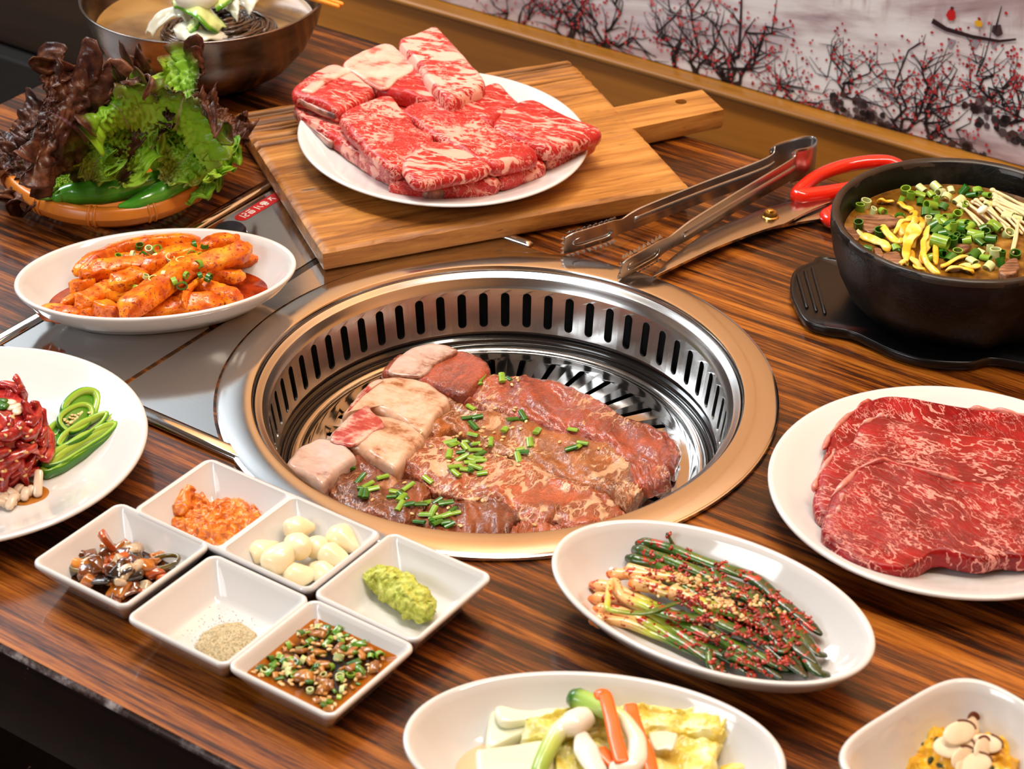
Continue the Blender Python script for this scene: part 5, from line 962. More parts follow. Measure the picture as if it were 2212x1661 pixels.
SL = [([(380, 470), (560, 510), (800, 620), (1050, 760), (1300, 860), (1540, 1050)], (.013, .016, .016, .013), .0036, (1, 1.1), ST1), ([(372, 555), (560, 570), (820, 700), (1020, 830), (1240, 930), (1380, 1040)], (.012, .014, .013, .0105), .0036, (1, 1.2), ST1), ([(395, 625), (560, 640), (780, 740), (980, 850), (1140, 960), (1150, 1030)], (.0115, .013, .012, .010), .0036, (1, 1.1), ST1), ([(380, 690), (560, 700), (760, 770), (940, 850), (1060, 910), (1200, 1010)], (.0105, .011, .0105, .010), .0038, (1, 1.2), ST1),
      ([(480, 400), (640, 420), (860, 520), (1150, 640), (1420, 760), (1620, 930)], (.017, .020, .018, .014), .0034, (1, 1.1), ST1), ([(500, 440), (560, 540), (720, 600), (900, 660), (1250, 700), (1640, 780)], (.016, .019, .020, .014), .0030, (1.2, 1.3), ST1), ([(560, 400), (760, 415), (930, 430), (1080, 460), (1350, 600), (1560, 880)], (.019, .022, .021, .016), .0030, (1.1, 1.2), ST1), ([(620, 460), (760, 490), (940, 560), (1200, 720), (1440, 830), (1700, 1040)], (.020, .022, .019, .014), .0040, (.9, 1.1), ST1),
      ([(850, 510), (960, 545), (1100, 600), (1350, 680), (1560, 780), (1760, 960)], (.022, .023, .020, .016), .0042, (.9, 1.1), ST1), ([(590, 380), (680, 385), (860, 430), (1100, 560), (1400, 640), (1700, 830)], (.017, .020, .019, .015), .0036, (1, 1.1), ST1), ([(490, 440), (470, 560), (490, 630), (700, 640), (860, 590), (1000, 545)], (.020, .021, .021, .022), .0020, (.9, .8), [(0, OW), (.3, YG), (.6, G1), (1, G2)]),
      ([(660, 210), (800, 230), (980, 290), (1200, 370), (1380, 430), (1540, 570), (1700, 700), (1790, 775)], (.020, .023, .022, .016), .0034, (1.2, 1.0), ST2), ([(640, 250), (780, 300), (960, 360), (1150, 430), (1330, 500), (1500, 600), (1640, 760)], (.018, .022, .021, .015), .0036, (1.2, 1.2), ST2), ([(600, 310), (740, 340), (900, 410), (1120, 480), (1330, 570), (1500, 700), (1560, 860)], (.016, .020, .020, .015), .0034, (1.2, 1.2), ST2), ([(580, 230), (660, 240), (820, 300), (1000, 330), (1180, 400)], (.016, .019, .021, .021), .0026, (1.3, 1.4), ST2),
      ([(1110, 350), (1200, 500), (1360, 560), (1480, 760), (1560, 880)], (.020, .023, .022, .016), .0028, (1.4, 1.3), ST2), ([(1350, 520), (1440, 690), (1560, 860)], (.021, .020, .017), .0026, (1.4, 1.2), ST2), ([(1350, 420), (1480, 540), (1620, 700), (1760, 880), (1820, 900)], (.018, .019, .016, .012), .0028, (1.3, 1.1), ST2), ([(1200, 900), (1380, 960), (1540, 1050)], (.015, .014, .011), .0030, (1.3, 1), ST2), ([(1130, 780), (1350, 900), (1600, 980)], (.016, .016, .012), .0034, (1.2, 1.2), ST2), ([(1500, 600), (1640, 800), (1760, 1000), (1840, 1020)], (.018, .016, .012), .0032, (1.3, 1), ST2),
      ([(835, 155), (860, 200), (890, 245)], (.028, .024, .021), .0014, (1, 1), ST2), ([(1640, 760), (1560, 880), (1480, 840)], (.018, .019, .018), .0018, (1, 1), ST2), ([(1430, 780), (1600, 900), (1700, 1030)], (.016, .015, .011), .0034, (1.2, 1.1), ST2), ([(1090, 870), (1110, 960), (1150, 1030)], (.015, .013, .010), .0022, (1.2, 1.1), ST2), ([(1340, 860), (1480, 950), (1600, 990)], (.017, .016, .013), .0024, (1.2, 1.1), ST2), ([(900, 660), (1150, 790), (1400, 920), (1640, 1010)], (.012, .012, .012, .010), .0042, (1.2, 1.2), ST1)]
WB = iter(['white-bulbed spring onion reaching farthest left, third from the front', 'white-bulbed spring onion second from the front of the bundle', 'white-bulbed spring onion just behind the front one', 'white-bulbed spring onion lowest at the front of the dish', 'white-bulbed spring onion whose stalk runs through the middle of the bundle', 'pale spring onion crossing below the bent one', 'pale spring onion stem along the upper side of the bulbs', 'spring onion with an orange stained bulb in the middle', 'spring onion with its bulb lying farthest right, under sesame', 'orange-tinged spring onion at the back of the bulbs', 'pale spring onion bent sharply back over the bulbs', 'white-tipped spring onion lying at the bottom of the bundle'])
GB_ = iter(['dark green leaf along the back edge of the spring onion bundle', 'dark green leaf second from the back edge of the bundle', 'dark green leaf whose end is lowest at the back left of the bundle', 'dark green leaf with a cut end poking out at the back left', 'dark green leaf crossing the others below the sesame', 'short dark green leaf crossing at the right of the sesame', 'dark green leaf reaching farthest right on the dish', 'thin dark green leaf at the front right edge of the bundle', 'dark green leaf running just above the front right edge', 'dark green leaf curving down to the right tip of the bundle', 'single spring onion tip sticking up behind the bundle', 'short green leaf folded back near the right tips', 'dark green leaf between the middle and the right tips', 'short green leaf hanging down at the front of the bundle', 'dark green leaf low at the right front under the paste', 'dark green leaf inside the bundle'])
for i, (pts, zs, r0, fl_, stp) in enumerate(SL):
    strand(next(WB) if stp is not ST2 else next(GB_), pts, zs, r0, fl_, stp, i)
PASTE = G('chilli_paste'); PASTE = PASTE.end(base=PASTE.ramp(PASTE.noise(PASTE.co((300, 300, 300)), 1, 3), [(.35, (.24, .008, .003)), (.7, (.52, .036, .008))]), rough=.24, coat=.5)
TS = surf({'seasoned_spring_onion'}); R = random.Random(12); m = M()
for i in range(1150):
    t = R.random(); c0 = np.array([700, 400]) * (1 - t) + np.array([1650, 900]) * t; o_ = R.gauss(0, 1) * 150; x, y = c0[0] + o_ * -.45 + R.gauss(0, 40), c0[1] + o_
    if x < 900 and y > 450 and R.random() < .75: continue
    if mnoise.noise(Vector((x / 90, y / 60, 3))) < -.05 and R.random() < .8: continue
    p, n_ = on(TS, *Z8((x, y)))
    if p is None: continue
    b = blob(p + n_ * .0002, R.uniform(.0005, .0019), R.uniform(.0005, .0014), R.uniform(.0004, .0010), 8, 5, R.random() * 3, .0009, 800, i); m.add(b.v, b.f)
obj('chilli_paste', m, PASTE, loc=(.1026, -.2519, .01), label='lumpy red chilli paste smeared over the spring onions', cat='chilli paste', kind='stuff')
sp_ = []
for x, y, sx, sy, n in ((880, 430, 110, 30, 22), (1010, 470, 90, 40, 20), (1170, 540, 80, 70, 44), (1210, 600, 80, 40, 20), (1390, 570, 40, 40, 9), (1300, 690, 30, 20, 5), (1100, 740, 70, 50, 8), (740, 470, 60, 60, 7), (1480, 640, 60, 40, 6)):
    for _ in range(n):
        p, n_ = on(TS, *Z8((R.gauss(x, sx * .6), R.gauss(y, sy * .6))))
        if p is not None: sp_.append(p + n_ * .0006)
sesame(sp_, 'sesame seed on the seasoned spring onions', 'sesame on the seasoned spring onions', 6)
# ------------------------------------------------------------------ soup in the stone pot
Z1 = lambda L, z: UU(Zm(L, 3.46, 1690, 320), z)
SZ = .0540
g = G('beef_broth'); n1 = g.noise(g.co((28, 28, 28)), 1, 4, .6); n2 = g.noise(g.co((120, 120, 120)), 1, 3)
BROTH = g.end(base=g.ramp(g.mt('MULTIPLY_ADD', g.mt('SUBTRACT', n2, .5), .3, n1), [(.36, lin(72, 44, 8)), (.50, lin(124, 84, 26)), (.64, lin(170, 126, 58))]), rough=.08, spec=.3, nrm=g.bump(n1, .05, .002))
m = M(); m.add(*lathe((*PC, SZ), [(.0750, .0008), (.0735, .0), (.055, 0), (.03, 0), (.001, 0)], 100, (False, True))); obj('soup_broth', m, BROTH, loc=(*PC, SZ), label='clear brown beef broth filling the stone pot', cat='broth', kind='stuff')
EGG = G('egg_strip'); EGG = EGG.end(base=EGG.ramp(EGG.noise(EGG.co((70, 70, 70), rnd=True), 1, 4), [(.36, lin(236, 168, 24)), (.5, lin(246, 204, 70)), (.66, lin(252, 232, 150))]), rough=.32, coat=.3, sss=.15, sssr=(.003, .002, .0005))
ES = [[(960, 480), (990, 500), (960, 540), (880, 570), (840, 640)], [(1010, 530), (960, 600), (930, 690), (920, 800)], [(1000, 580), (1000, 650), (940, 720), (920, 830)], [(1090, 590), (1060, 700), (1050, 800), (1090, 890), (1170, 930)], [(1120, 640), (1100, 720), (1060, 780), (1040, 860)], [(1150, 700), (1140, 780), (1150, 880)], [(740, 580), (790, 650), (860, 700), (900, 690)], [(590, 670), (680, 690), (750, 730), (790, 770)], [(1190, 900), (1280, 850), (1400, 805)], [(960, 770), (980, 860), (1050, 900)], [(860, 880), (940, 860)], [(1340, 870), (1400, 905), (1470, 880)], [(1230, 915), (1340, 910), (1430, 940)], [(860, 420), (920, 450), (960, 480)], [(820, 405), (760, 410), (720, 400)], [(990, 880), (1040, 920), (1090, 930)], [(1030, 520), (1040, 600), (980, 700), (960, 740)], [(880, 640), (920, 600), (960, 520)]]
ORD = {i: k for k, i in enumerate(sorted(range(len(ES)), key=lambda q: ES[q][0][0]))}; NTH = 'first second third fourth fifth sixth seventh eighth ninth tenth eleventh twelfth thirteenth fourteenth fifteenth sixteenth seventeenth eighteenth'.split()
for i, pts in enumerate(ES):
    hz = .0020 + .0012 * (i % 4) if i < 7 else .0010; P = cr(np.array(Z1(pts, SZ + hz)), 30); P[:, 2] = SZ + hz + .0018 * np.sin(np.linspace(0, PI, 30)) + .0008 * np.sin(np.linspace(0, 9, 30) + i)
    e = np.minimum(1, .5 + np.minimum(np.linspace(0, 5, 30), np.linspace(5, 0, 30))); m = M(); m.add(*sweep(P, .0026 * e * (.7 + .5 * ((i * 7) % 5) / 5), .0009, 12, 2.6, twist=.5 * math.sin(i * 1.7), round_ends=2)); m.jitter(90, .0011, i, 2)
    obj('egg_strip', m, EGG, label='yellow egg strip in the soup, %s from the left side of the pot' % NTH[ORD[i]], cat='egg', group='egg strips in the soup')
BEEF = G('boiled_beef'); v_ = BEEF.co((1, 1, 1), rnd=True); nf = BEEF.noise(BEEF.n('ShaderNodeMapping', {0: v_, 'Scale': (80, 420, 200), 'Rotation': (0, 0, .5)}).outputs[0], 1, 4); BEEF = BEEF.end(base=BEEF.ramp(nf, [(.35, lin(86, 50, 30)), (.55, lin(136, 92, 64)), (.7, lin(170, 126, 96))]), rough=.4, coat=.3, nrm=BEEF.bump(nf, .6, .0012))
for i, (lb, o_, th) in enumerate((('broad brown beef slice floating at the left of the soup', [(545, 500), (640, 490), (760, 500), (870, 530), (840, 580), (740, 610), (640, 620), (560, 560)], .0022), ('beef piece against the left wall of the pot', [(455, 590), (520, 600), (570, 640), (560, 690), (500, 660), (460, 630)], .004), ('small beef piece at the lower left of the soup', [(690, 740), (740, 750), (750, 820), (700, 800)], .003),
        ('shredded beef piece below the egg strips', [(760, 780), (840, 770), (900, 810), (890, 860), (800, 850), (755, 810)], .003), ('dark beef chunk at the right front of the soup', [(1620, 900), (1680, 840), (1750, 820), (1780, 880), (1740, 940), (1650, 950)], .0055), ('beef piece behind the spring onions', [(1290, 720), (1360, 715), (1420, 735), (1380, 760), (1300, 760)], .003))):
    m = M(); m.add(*slab(cr([p[:2] for p in Z1(o_, SZ + th)], 60, True), SZ - .001, th + .001, .001, 48, (.0, .3, .6, .85))); m.jitter(80, .0016, i + 60, 3, .7); obj('beef_slice', m, BEEF, label=lb, cat='beef', group='beef in the soup')
ENO = plain('enoki_stem', lin(228, 206, 158), .35, sss=.2, sssr=(.003, .002, .001), coat=.3)
R = random.Random(31)
for i in range(26):
    a = np.array([1310 + (i % 13) * 24 + R.gauss(0, 12), 400 + (i // 13) * -30 + R.gauss(0, 14) + (i % 13) * 1.5]); b = a + np.array([220 + R.gauss(0, 30), 190 + R.gauss(0, 25)]) if i < 13 else np.array([a[0] + 290, a[1] + 110 + R.gauss(0, 20)])
    if i >= 13: a = np.array([1590 + R.gauss(0, 14), 335 + (i - 13) * 8]); b = a + np.array([260, 110 + R.gauss(0, 18)])
    if i in (5, 8): a, b = np.array([1760, 560]), np.array([1690 + i * 4, 790])
    P = cr(np.array(Z1([a, (a + b) / 2 + [R.gauss(0, 8), R.gauss(0, 8)], b], SZ + .0020)), 14); P[:, 2] = SZ + .0012 + R.uniform(0, .0030) + .0008 * np.sin(np.linspace(0, PI, 14)); t = thing('enoki_mushroom', 'thin pale enoki mushroom floating at the right of the soup', 'mushroom', P[0], group='enoki mushrooms in the soup')
    m = M(); m.add(*sweep(P, .0010, .0010, 8, 2, round_ends=2)); obj('stem', m, ENO, t); b_ = blob(P[0], .0021, .0021, .0015, 10, 7); obj('cap', b_, ENO, t)
def Z1p(x, y): return (x / 3.46 + 1690, y / 3.46 + 320)
W1 = [(925, 320), (1040, 300), (1150, 290), (1260, 310), (1110, 345), (1360, 315), (1460, 318), (960, 365), (1030, 345), (890, 390), (1030, 400), (1225, 370), (1180, 330), (1420, 350), (1530, 350), (1150, 400), (1110, 430), (1200, 435), (620, 420), (580, 450), (680, 475), (750, 475), (880, 520), (1080, 480), (1140, 490), (1090, 540), (570, 580), (575, 635), (730, 635), (850, 745), (635, 755), (1180, 780), (1100, 820), (1260, 820), (1210, 790), (1430, 800), (1420, 840), (1480, 780), (1520, 820), (1545, 885), (1550, 755), (1590, 790), (1640, 800), (1630, 855), (1690, 640), (1740, 800), (1320, 395), (1360, 440), (1690, 510), (1540, 430), (1750, 530), (1310, 780)]
W2 = [(1160, 560), (1200, 540), (1250, 560), (1300, 500), (1350, 560), (1400, 570), (1390, 600), (1240, 600), (1280, 600), (1200, 640), (1240, 640), (1150, 620), (1290, 680), (1270, 700), (1330, 680), (1380, 690), (1440, 640), (1470, 660), (1500, 600), (1560, 580), (1600, 590), (1520, 640), (1560, 680), (1480, 700), (1340, 600), (1180, 520), (1230, 520), (1130, 580)]
bits('spring_onion_ring', [(*Z1p(*p), SZ + .0018) for p in W1], 'cut spring onion piece floating in the soup', 'spring onion', 'spring onion floating in the soup', .0062, .0031, seed=11)
bits('spring_onion_ring', [(*Z1p(*p), SZ + .0045) for p in W2], 'cut spring onion piece heaped in the middle of the soup', 'spring onion', 'spring onion heap in the soup', .0068, .0030, ('dark', 'mid'), seed=12)
o = obj('spring_onion_chunk', tube(.011, .0046, .0010), SOM['mid'], loc=(0, 0, 0), sharp=50, label='largest pale green spring onion chunk lying on the egg strips', cat='spring onion'); p = U(*Z1p(1180, 700), SZ + .007); o.matrix_world = xf(p, -.55, 0, PI / 2)
b_ = blob(U(*Z1p(1495, 460), SZ + .008), .0058, .0026, .0022, 14, 9, .9); obj('spring_onion_white', b_, plain('onion_white', lin(240, 238, 222), .3, sss=.2, sssr=(.003, .003, .002)), label='white spring onion slice on top of the enoki mushrooms', cat='spring onion')

# ------------------------------------------------------------------ the sauce dishes
Z5 = lambda p: (p[0] / 2.1476 + 50, p[1] / 2.1476 + 960)
def onz(p, z): q = U(*Z5(p), z); return np.array([q[0], q[1], z])
def lumpmat(name, stops, sc=160, rough=.25, coat=.5, bump=.4):
    g = G(name); n1 = g.noise(g.co((sc,) * 3, rnd=True), 1, 4, .6); return g.end(base=g.ramp(n1, stops), rough=rough, coat=coat, coatr=.1, sss=.1, sssr=(.003, .0012, .0005), nrm=g.bump(n1, bump, .0012))
def mound(outline_px, z, hgt, amp, f, seed, n=96, k=22, floor=.0046):
    O = evenly(np.array([onz(p, z)[:2] for p in outline_px]), n, True) if not isinstance(outline_px, np.ndarray) else outline_px; O = cr(O, n, True); c = O.mean(0); rings = []
    for i in range(k + 1):
        r = 1 - i / k * .985; h = hgt * (1 - r ** 2.6) ** .8; ring = [(*(c + (o_ - c) * r), floor + h) for o_ in O]; rings.append(ring)
    m = M(); m.add(*loft(rings, True, True, True)); m.v = [(x, y, max(floor, z_ + (mnoise.noise(Vector((x * f, y * f, seed))) * amp + mnoise.noise(Vector((x * f * 2.3, y * f * 2.3, seed))) * amp * .6) * min(1, (z_ - floor) / .002))) for x, y, z_ in m.v]; return m
m = mound([(660, 330), (680, 250), (735, 195), (795, 185), (815, 240), (880, 235), (1005, 210), (1110, 240), (1155, 300), (1090, 395), (965, 460), (895, 462), (750, 405)], .012, .0095, .0030, 160, 5, 150, 60); m.jitter(260, .0014, 3, 2)
obj('orange_paste', m, lumpmat('orange_paste', [(.34, (.42, .075, .004)), (.5, (.68, .17, .008)), (.66, (.82, .30, .030))], 220, .3, .2), label='lumpy orange soybean paste in the left well of the double dish', cat='paste')
m = M(); P = [onz(p, z) for p, z in (((740, 300), .0115), ((755, 240), .0140), ((775, 205), .0160))]; m.add(*sweep(cr(P, 14), np.linspace(.0060, .0034, 14), np.linspace(.005, .003, 14), 14, 2, round_ends=3)); m.jitter(220, .0018, 8, 2)
pp = obj('paste_tail', m, MATS.get('x') or bpy.data.materials['orange_paste'], None); _par = [o for o in COLL.objects if o.name == 'orange_paste'][0]; pp.parent = _par; pp.location = Vector(pp['_o']) - Vector(_par['_o'])
GAR = G('garlic'); GAR = GAR.end(base=GAR.mix(GAR.noise(GAR.co((50, 50, 50), rnd=True), 1, 3), lin(250, 240, 212), lin(240, 220, 168)), rough=.28, coat=.35, sss=.3, sssr=(.004, .003, .0015))
def clove(p, ang, L, W, H, tip, tilt, label):
    m = M(); rings = []; n = 18
    for i in range(1, 14):
        t = i / 14; r = math.sin(PI * t ** .80) ** .62 * (1 - tip * t ** 2); rings.append([(-L / 2 + L * t, W * r * math.cos(a), H * r * (math.sin(a) if math.sin(a) > 0 else .72 * math.sin(a))) for a in np.linspace(0, 2 * PI, n, endpoint=False)])
    m.add(*loft(rings, True, True, True)); m.jitter(120, .0009, L * 999, 2); o = obj('garlic_clove', m, GAR, loc=(0, 0, 0), label=label, cat='garlic', group='garlic cloves in the double dish'); o.matrix_world = xf(p, ang, 0, tilt, 1.16); return o
for (x, y), z, a, L, W_, H_, tp, tl, lb in [((1120, 490), .0095, .7, .019, .0068, .0066, .5, 0, 'garlic clove half hidden at the left of the well'), ((1200, 520), .0165, .95, .0225, .0078, .0076, .35, -.15, 'largest garlic clove at the left front of the heap'), ((1270, 470), .0165, 1.9, .0205, .0074, .0070, .3, .1, 'upright garlic clove behind the largest one'), ((1285, 388), .0150, .35, .0180, .0066, .0062, .4, .1, 'garlic clove at the very back of the heap'),
      ((1365, 475), .0140, 1.5, .0165, .0062, .0062, .3, .1, 'garlic clove in the middle of the heap'), ((1488, 450), .0130, -.75, .0200, .0078, .0076, .3, .05, 'garlic clove alone at the right of the well'), ((1448, 525), .0135, -.45, .0185, .0066, .0066, .3, .1, 'garlic clove at the right front of the heap'), ((1380, 590), .0095, 2.3, .0180, .0062, .0062, .3, 0, 'garlic clove low at the front right'), ((1285, 608), .0100, .1, .0185, .0066, .0066, .3, 0, 'garlic clove lowest at the front wall of the well')]:
    clove(onz((x, y), z), a, L, W_, H_, tp, tl, lb)
# wasabi
P = cr([onz(p, .0125) for p in ((1625, 615), (1700, 645), (1790, 705), (1850, 770))], 40); m = M(); s = np.linspace(0, 1, 40); w = np.interp(s, [0, .1, .4, .7, .9, 1], [.0052, .0078, .0092, .0098, .0092, .0072]); m.add(*sweep(cr(P, 90), np.interp(np.linspace(0, 1, 90), s, w), np.interp(np.linspace(0, 1, 90), s, w) * .9, 64, 2, round_ends=8)); m.jitter(150, .0022, 5, 2); m.jitter(420, .0011, 7, 2); m.jitter(900, .0006, 9, 1)
obj('wasabi', m, lumpmat('wasabi', [(.35, lin(142, 152, 40)), (.5, lin(184, 192, 76)), (.68, lin(212, 218, 118))], 240, .55, .05, .5), label='rolled lump of green wasabi in the square dish', cat='wasabi')
# pepper
PEP = G('pepper_powder'); pn = PEP.noise(PEP.co((900, 900, 900)), 1, 3, .8); PEP = PEP.end(base=PEP.ramp(pn, [(.30, lin(92, 80, 56)), (.45, lin(178, 162, 124)), (.62, lin(214, 200, 164))]), rough=.9, nrm=PEP.bump(pn, .7, .0008))
m = mound([(790, 920), (830, 850), (900, 815), (1000, 800), (1080, 850), (1095, 880), (1030, 950), (930, 998), (870, 975)], .008, .0042, .0012, 240, 3, 120, 40); R = random.Random(4); c_ = onz((940, 885), .0046)
for i in range(420):
    a, r = R.random() * 6.28, abs(R.gauss(0, 1)) * .0085 + .004; p = c_ + np.array([r * math.cos(a), r * math.sin(a) * 1.1, .0002]); q = R.uniform(.0002, .00042); m.add([p + np.array(d) * q for d in ((1, 0, 0), (-.6, .8, 0), (-.6, -.8, 0), (0, 0, 1.2))], [(0, 1, 3), (1, 2, 3), (2, 0, 3), (0, 2, 1)])
obj('ground_pepper', m, PEP, loc=(*c_,), label='small heap of ground pepper in the square dish', cat='pepper', kind='stuff')
# soy dip
g = G('soy_dip'); dn = g.noise(g.co((60, 60, 60)), 1, 3); x_ = g.sep(g.co((1, 1, 1))); rim_ = g.sm(g.mt('MAXIMUM', g.mt('ABSOLUTE', x_[0]), g.mt('ABSOLUTE', x_[1])), .019, .0275)
SOY = g.end(base=g.mix(rim_, g.ramp(dn, [(.4, (.008, .002, .0006)), (.65, (.040, .010, .0015))]), (.36, .10, .006)), rough=.08, spec=.25)
sc_ = DISH['soy']; SH = .0150; q = np.c_[rrect(*sc_, .0287, .0287, .0035, 64, YAW), np.full(64, SH)]; q2 = np.c_[rrect(*sc_, .0300, .0300, .0035, 64, YAW), np.full(64, SH + .0011)]; m = M(); m.add(*loft([q2, q], True, False, True)); obj('soy_dip', m, SOY, loc=(*sc_, SH), label='dark soy dip with an amber edge in the front square dish', cat='sauce', kind='stuff', rz=YAW)
R = random.Random(17); wb_, ws, wg = [], [], []
for i in range(270):
    u, v = R.uniform(-.025, .025), R.uniform(-.025, .025); p = np.array([sc_[0] + u * CY - v * SY, sc_[1] + u * SY + v * CY, SH + .0004]); (wb_ if i % 3 == 0 else ws if i % 3 == 1 else wg).append(('w', *p))
bits('spring_onion_ring', wb_[:46], 'chopped spring onion floating in the soy dip', 'spring onion', 'spring onion in the soy dip', .0030, .0023, seed=21)
sesame([np.array(w[1:]) for w in ws], 'sesame seed floating in the soy dip', 'sesame in the soy dip', 22)
GB = lumpmat('soaked_garlic', [(.35, (.20, .06, .006)), (.6, (.52, .22, .036))], 120, .25, .5, .2); CB_ = lumpmat('green_chilli_bit', [(.35, lin(30, 84, 14)), (.65, lin(96, 148, 40))], 120, .2, .5, .2)
src = {}
def chunks(name, pts, mats, label, cat, group, size, seed, var=.5):
    R = random.Random(seed)
    for i, p in enumerate(pts):
        k = R.randrange(len(mats)); kk = (name, k, i % 3)
        if kk not in src: 
            o = obj(name, (lambda b: b)(M().add(*box((0, 0, 0), size, size * .72, size * .42, 0, size * .18)).jitter(90, size * .55, seed + i, 2)), mats[k], loc=(0, 0, 0)); src[kk] = o
        else: o = src[kk].copy(); COLL.objects.link(o)
        s = R.uniform(1 - var, 1 + var); o.matrix_world = xf(p, R.uniform(0, 6.28), R.uniform(-.4, .4), R.uniform(-.4, .4), (s * R.uniform(.8, 1.3), s, s * R.uniform(.8, 1.2))); setp(o, label, cat, group)
chunks('dip_morsel', [np.array(w[1:]) for w in wg], [GB, CB_, GB], 'minced garlic or chilli morsel floating in the soy dip', 'morsel', 'morsels in the soy dip', .0021, 23)
b_ = blob(onz((1300, 1075), SH + .0006), .0062, .0048, .0024, 16, 9, .3, .0006, 120, 2); obj('garlic_slice', b_, GB, label='large garlic slice floating at the front left of the soy dip', cat='garlic')
b_ = blob(onz((1560, 1050), SH + .0006), .0026, .0050, .0026, 14, 9, .5); obj('chilli_tip', b_, CB_, label='green chilli tip floating at the right of the soy dip', cat='chilli')
# soy pickles
PK = [lumpmat('pickle_amber', [(.35, (.24, .060, .006)), (.55, (.52, .170, .020)), (.7, (.70, .32, .06))], 110, .12, .8, .3), lumpmat('pickle_brown', [(.35, (.055, .014, .005)), (.6, (.20, .055, .012))], 110, .12, .8, .3), lumpmat('pickle_black', [(.35, (.006, .004, .003)), (.6, (.035, .020, .012))], 110, .10, .8, .3), lumpmat('pickle_pale', [(.35, (.42, .26, .13)), (.6, (.68, .55, .38))], 110, .12, .8, .3), lumpmat('pickle_red', [(.35, (.34, .050, .010)), (.6, (.60, .13, .022))], 110, .12, .8, .3)]
pc_ = DISH['pickle']; q = np.c_[rrect(*pc_, .0215, .0215, .004, 48, YAW), np.full(48, .0072)]; q2 = np.c_[rrect(*pc_, .0190, .0190, .004, 48, YAW), np.full(48, .0060)]; m = M(); m.add(*loft([q, q2], True, False, True)); m = M(); m.add(*loft([np.c_[rrect(*pc_, .0212, .0212, .004, 48, YAW), np.full(48, .0073)], np.c_[rrect(*pc_, .012, .012, .004, 48, YAW), np.full(48, .0073)]], True, False, True)); obj('pickle_brine', m, plain('pickle_brine', (.05, .014, .003), .06, coat=.8), loc=(*pc_, .007), label='dark brine under the soy pickles', cat='sauce', kind='stuff')
R = random.Random(41); pts = []
for i in range(64):
    x, y = R.gauss(465, 105), R.gauss(580, 62)
    if not (235 < x < 690): continue
    h = .0095 + .0090 * math.exp(-((x - 450) / 130) ** 2 - ((y - 560) / 75) ** 2) * R.uniform(.3, 1.1); pts.append(onz((x, y + 12), h))
chunks('pickle_chunk', pts, PK, 'glossy soy-pickled vegetable chunk heaped in the square dish', 'pickle', 'soy pickle chunks', .0044, 42, .35)
for (x, y), z, a, mt_, lb in (((295, 555), .0120, .2, 2, 'dark pickled chilli ring at the left of the pickles'), ((650, 545), .0125, 2.2, 2, 'dark pickled chilli ring at the right of the pickles')):
    m = M(); p = onz((x, y), z); rings = [[p + np.array([(.0086 + .0012 * math.cos(k)) * math.cos(t), (.0056 + .0012 * math.cos(k)) * math.sin(t), .0016 * math.sin(k) + .002 * math.cos(t)]) for k in np.linspace(0, 2 * PI, 9, endpoint=False)] for t in np.linspace(0, 2 * PI, 30, endpoint=False)]; rings.append(rings[0]); m.add(*loft(rings, True)); obj('pickled_chilli_ring', m, lumpmat('pickle_olive', [(.35, (.045, .030, .006)), (.6, (.16, .11, .02))], 110, .1, .8, .2), label=lb, cat='pickle', group='pickled chilli rings')
o = src[('pickle_chunk', 4, 0)].copy() if ('pickle_chunk', 4, 0) in src else obj('pickle_chunk', M().add(*box((0, 0, 0), .0044, .003, .002, 0, .0008)), PK[4], loc=(0, 0, 0))
if o.name not in COLL.objects: COLL.objects.link(o)
o.matrix_world = xf(onz((395, 445), .021), .9, .3, 1.0, (1.5, 1.2, 1.2)); setp(o, 'amber red pickle piece standing at the top of the heap', 'pickle', 'soy pickle chunks')

# ------------------------------------------------------------------ tartare plate
Z2 = lambda p: (p[0] / 3.4618, p[1] / 3.4618 + 740)
def on2(p, z): q = U(*Z2(p), z); return np.array([q[0], q[1], z])
TZ = .0088
RAW = G('tartare_beef'); tv_ = RAW.co((1, 1, 1)); t1 = RAW.noise(tv_, 150, 4, .6); RAW = RAW.end(base=RAW.ramp(t1, [(.34, (.20, .006, .008)), (.5, (.42, .020, .020)), (.64, (.62, .070, .055)), (.75, (.72, .22, .17))]), rough=.18, coat=.6, coatr=.08, sss=.15, sssr=(.004, .001, .0008), nrm=RAW.bump(t1, .3, .001))
tc_ = on2((20, 1010), TZ)[:2]; R = random.Random(51); m = M()
TB = [(.0305, .010), (.032, .022), (.0275, .036), (.022, .044)]
m.add(*lathe((tc_[0] - .006, tc_[1] + .010, TZ), [(.026, .004), (.0285, .012), (.0285, .022), (.026, .032), (.020, .041), (.001, .044)], 40, (False, True)))
for i in range(150):
    a = R.uniform(0, 6.28); h = R.uniform(.006, .043); r = (.0305 if h < .03 else .0305 - (h - .03) * .6) + R.uniform(-.003, .001); c0 = np.array([tc_[0] - .006 + r * math.cos(a), tc_[1] + .010 + r * math.sin(a), TZ + h]); tn = np.array([-math.sin(a), math.cos(a), 0]); d = tn * R.gauss(0, 1) + np.array([0, 0, 1]) * R.gauss(0, .8); d /= np.linalg.norm(d); L = R.uniform(.005, .011); bend = np.array([math.cos(a), math.sin(a), 0]) * R.uniform(.0005, .002)
    w = R.uniform(.0020, .0038); m.add(*sweep([c0 - d * L * .8, c0 + bend, c0 + d * L * .8], w, w * .8, 8, 3, round_ends=2))
m.jitter(110, .0022, 5, 3); obj('tartare', m, RAW, loc=(*tc_, TZ), label='mound of red raw beef tartare at the left frame edge', cat='tartare')
PEAR = G('pear_strip'); PEAR = PEAR.end(base=PEAR.mix(PEAR.noise(PEAR.co((60, 60, 60), rnd=True), 1, 3), lin(240, 226, 204), lin(220, 190, 160)), rough=.25, coat=.4, sss=.3, sssr=(.004, .003, .002))
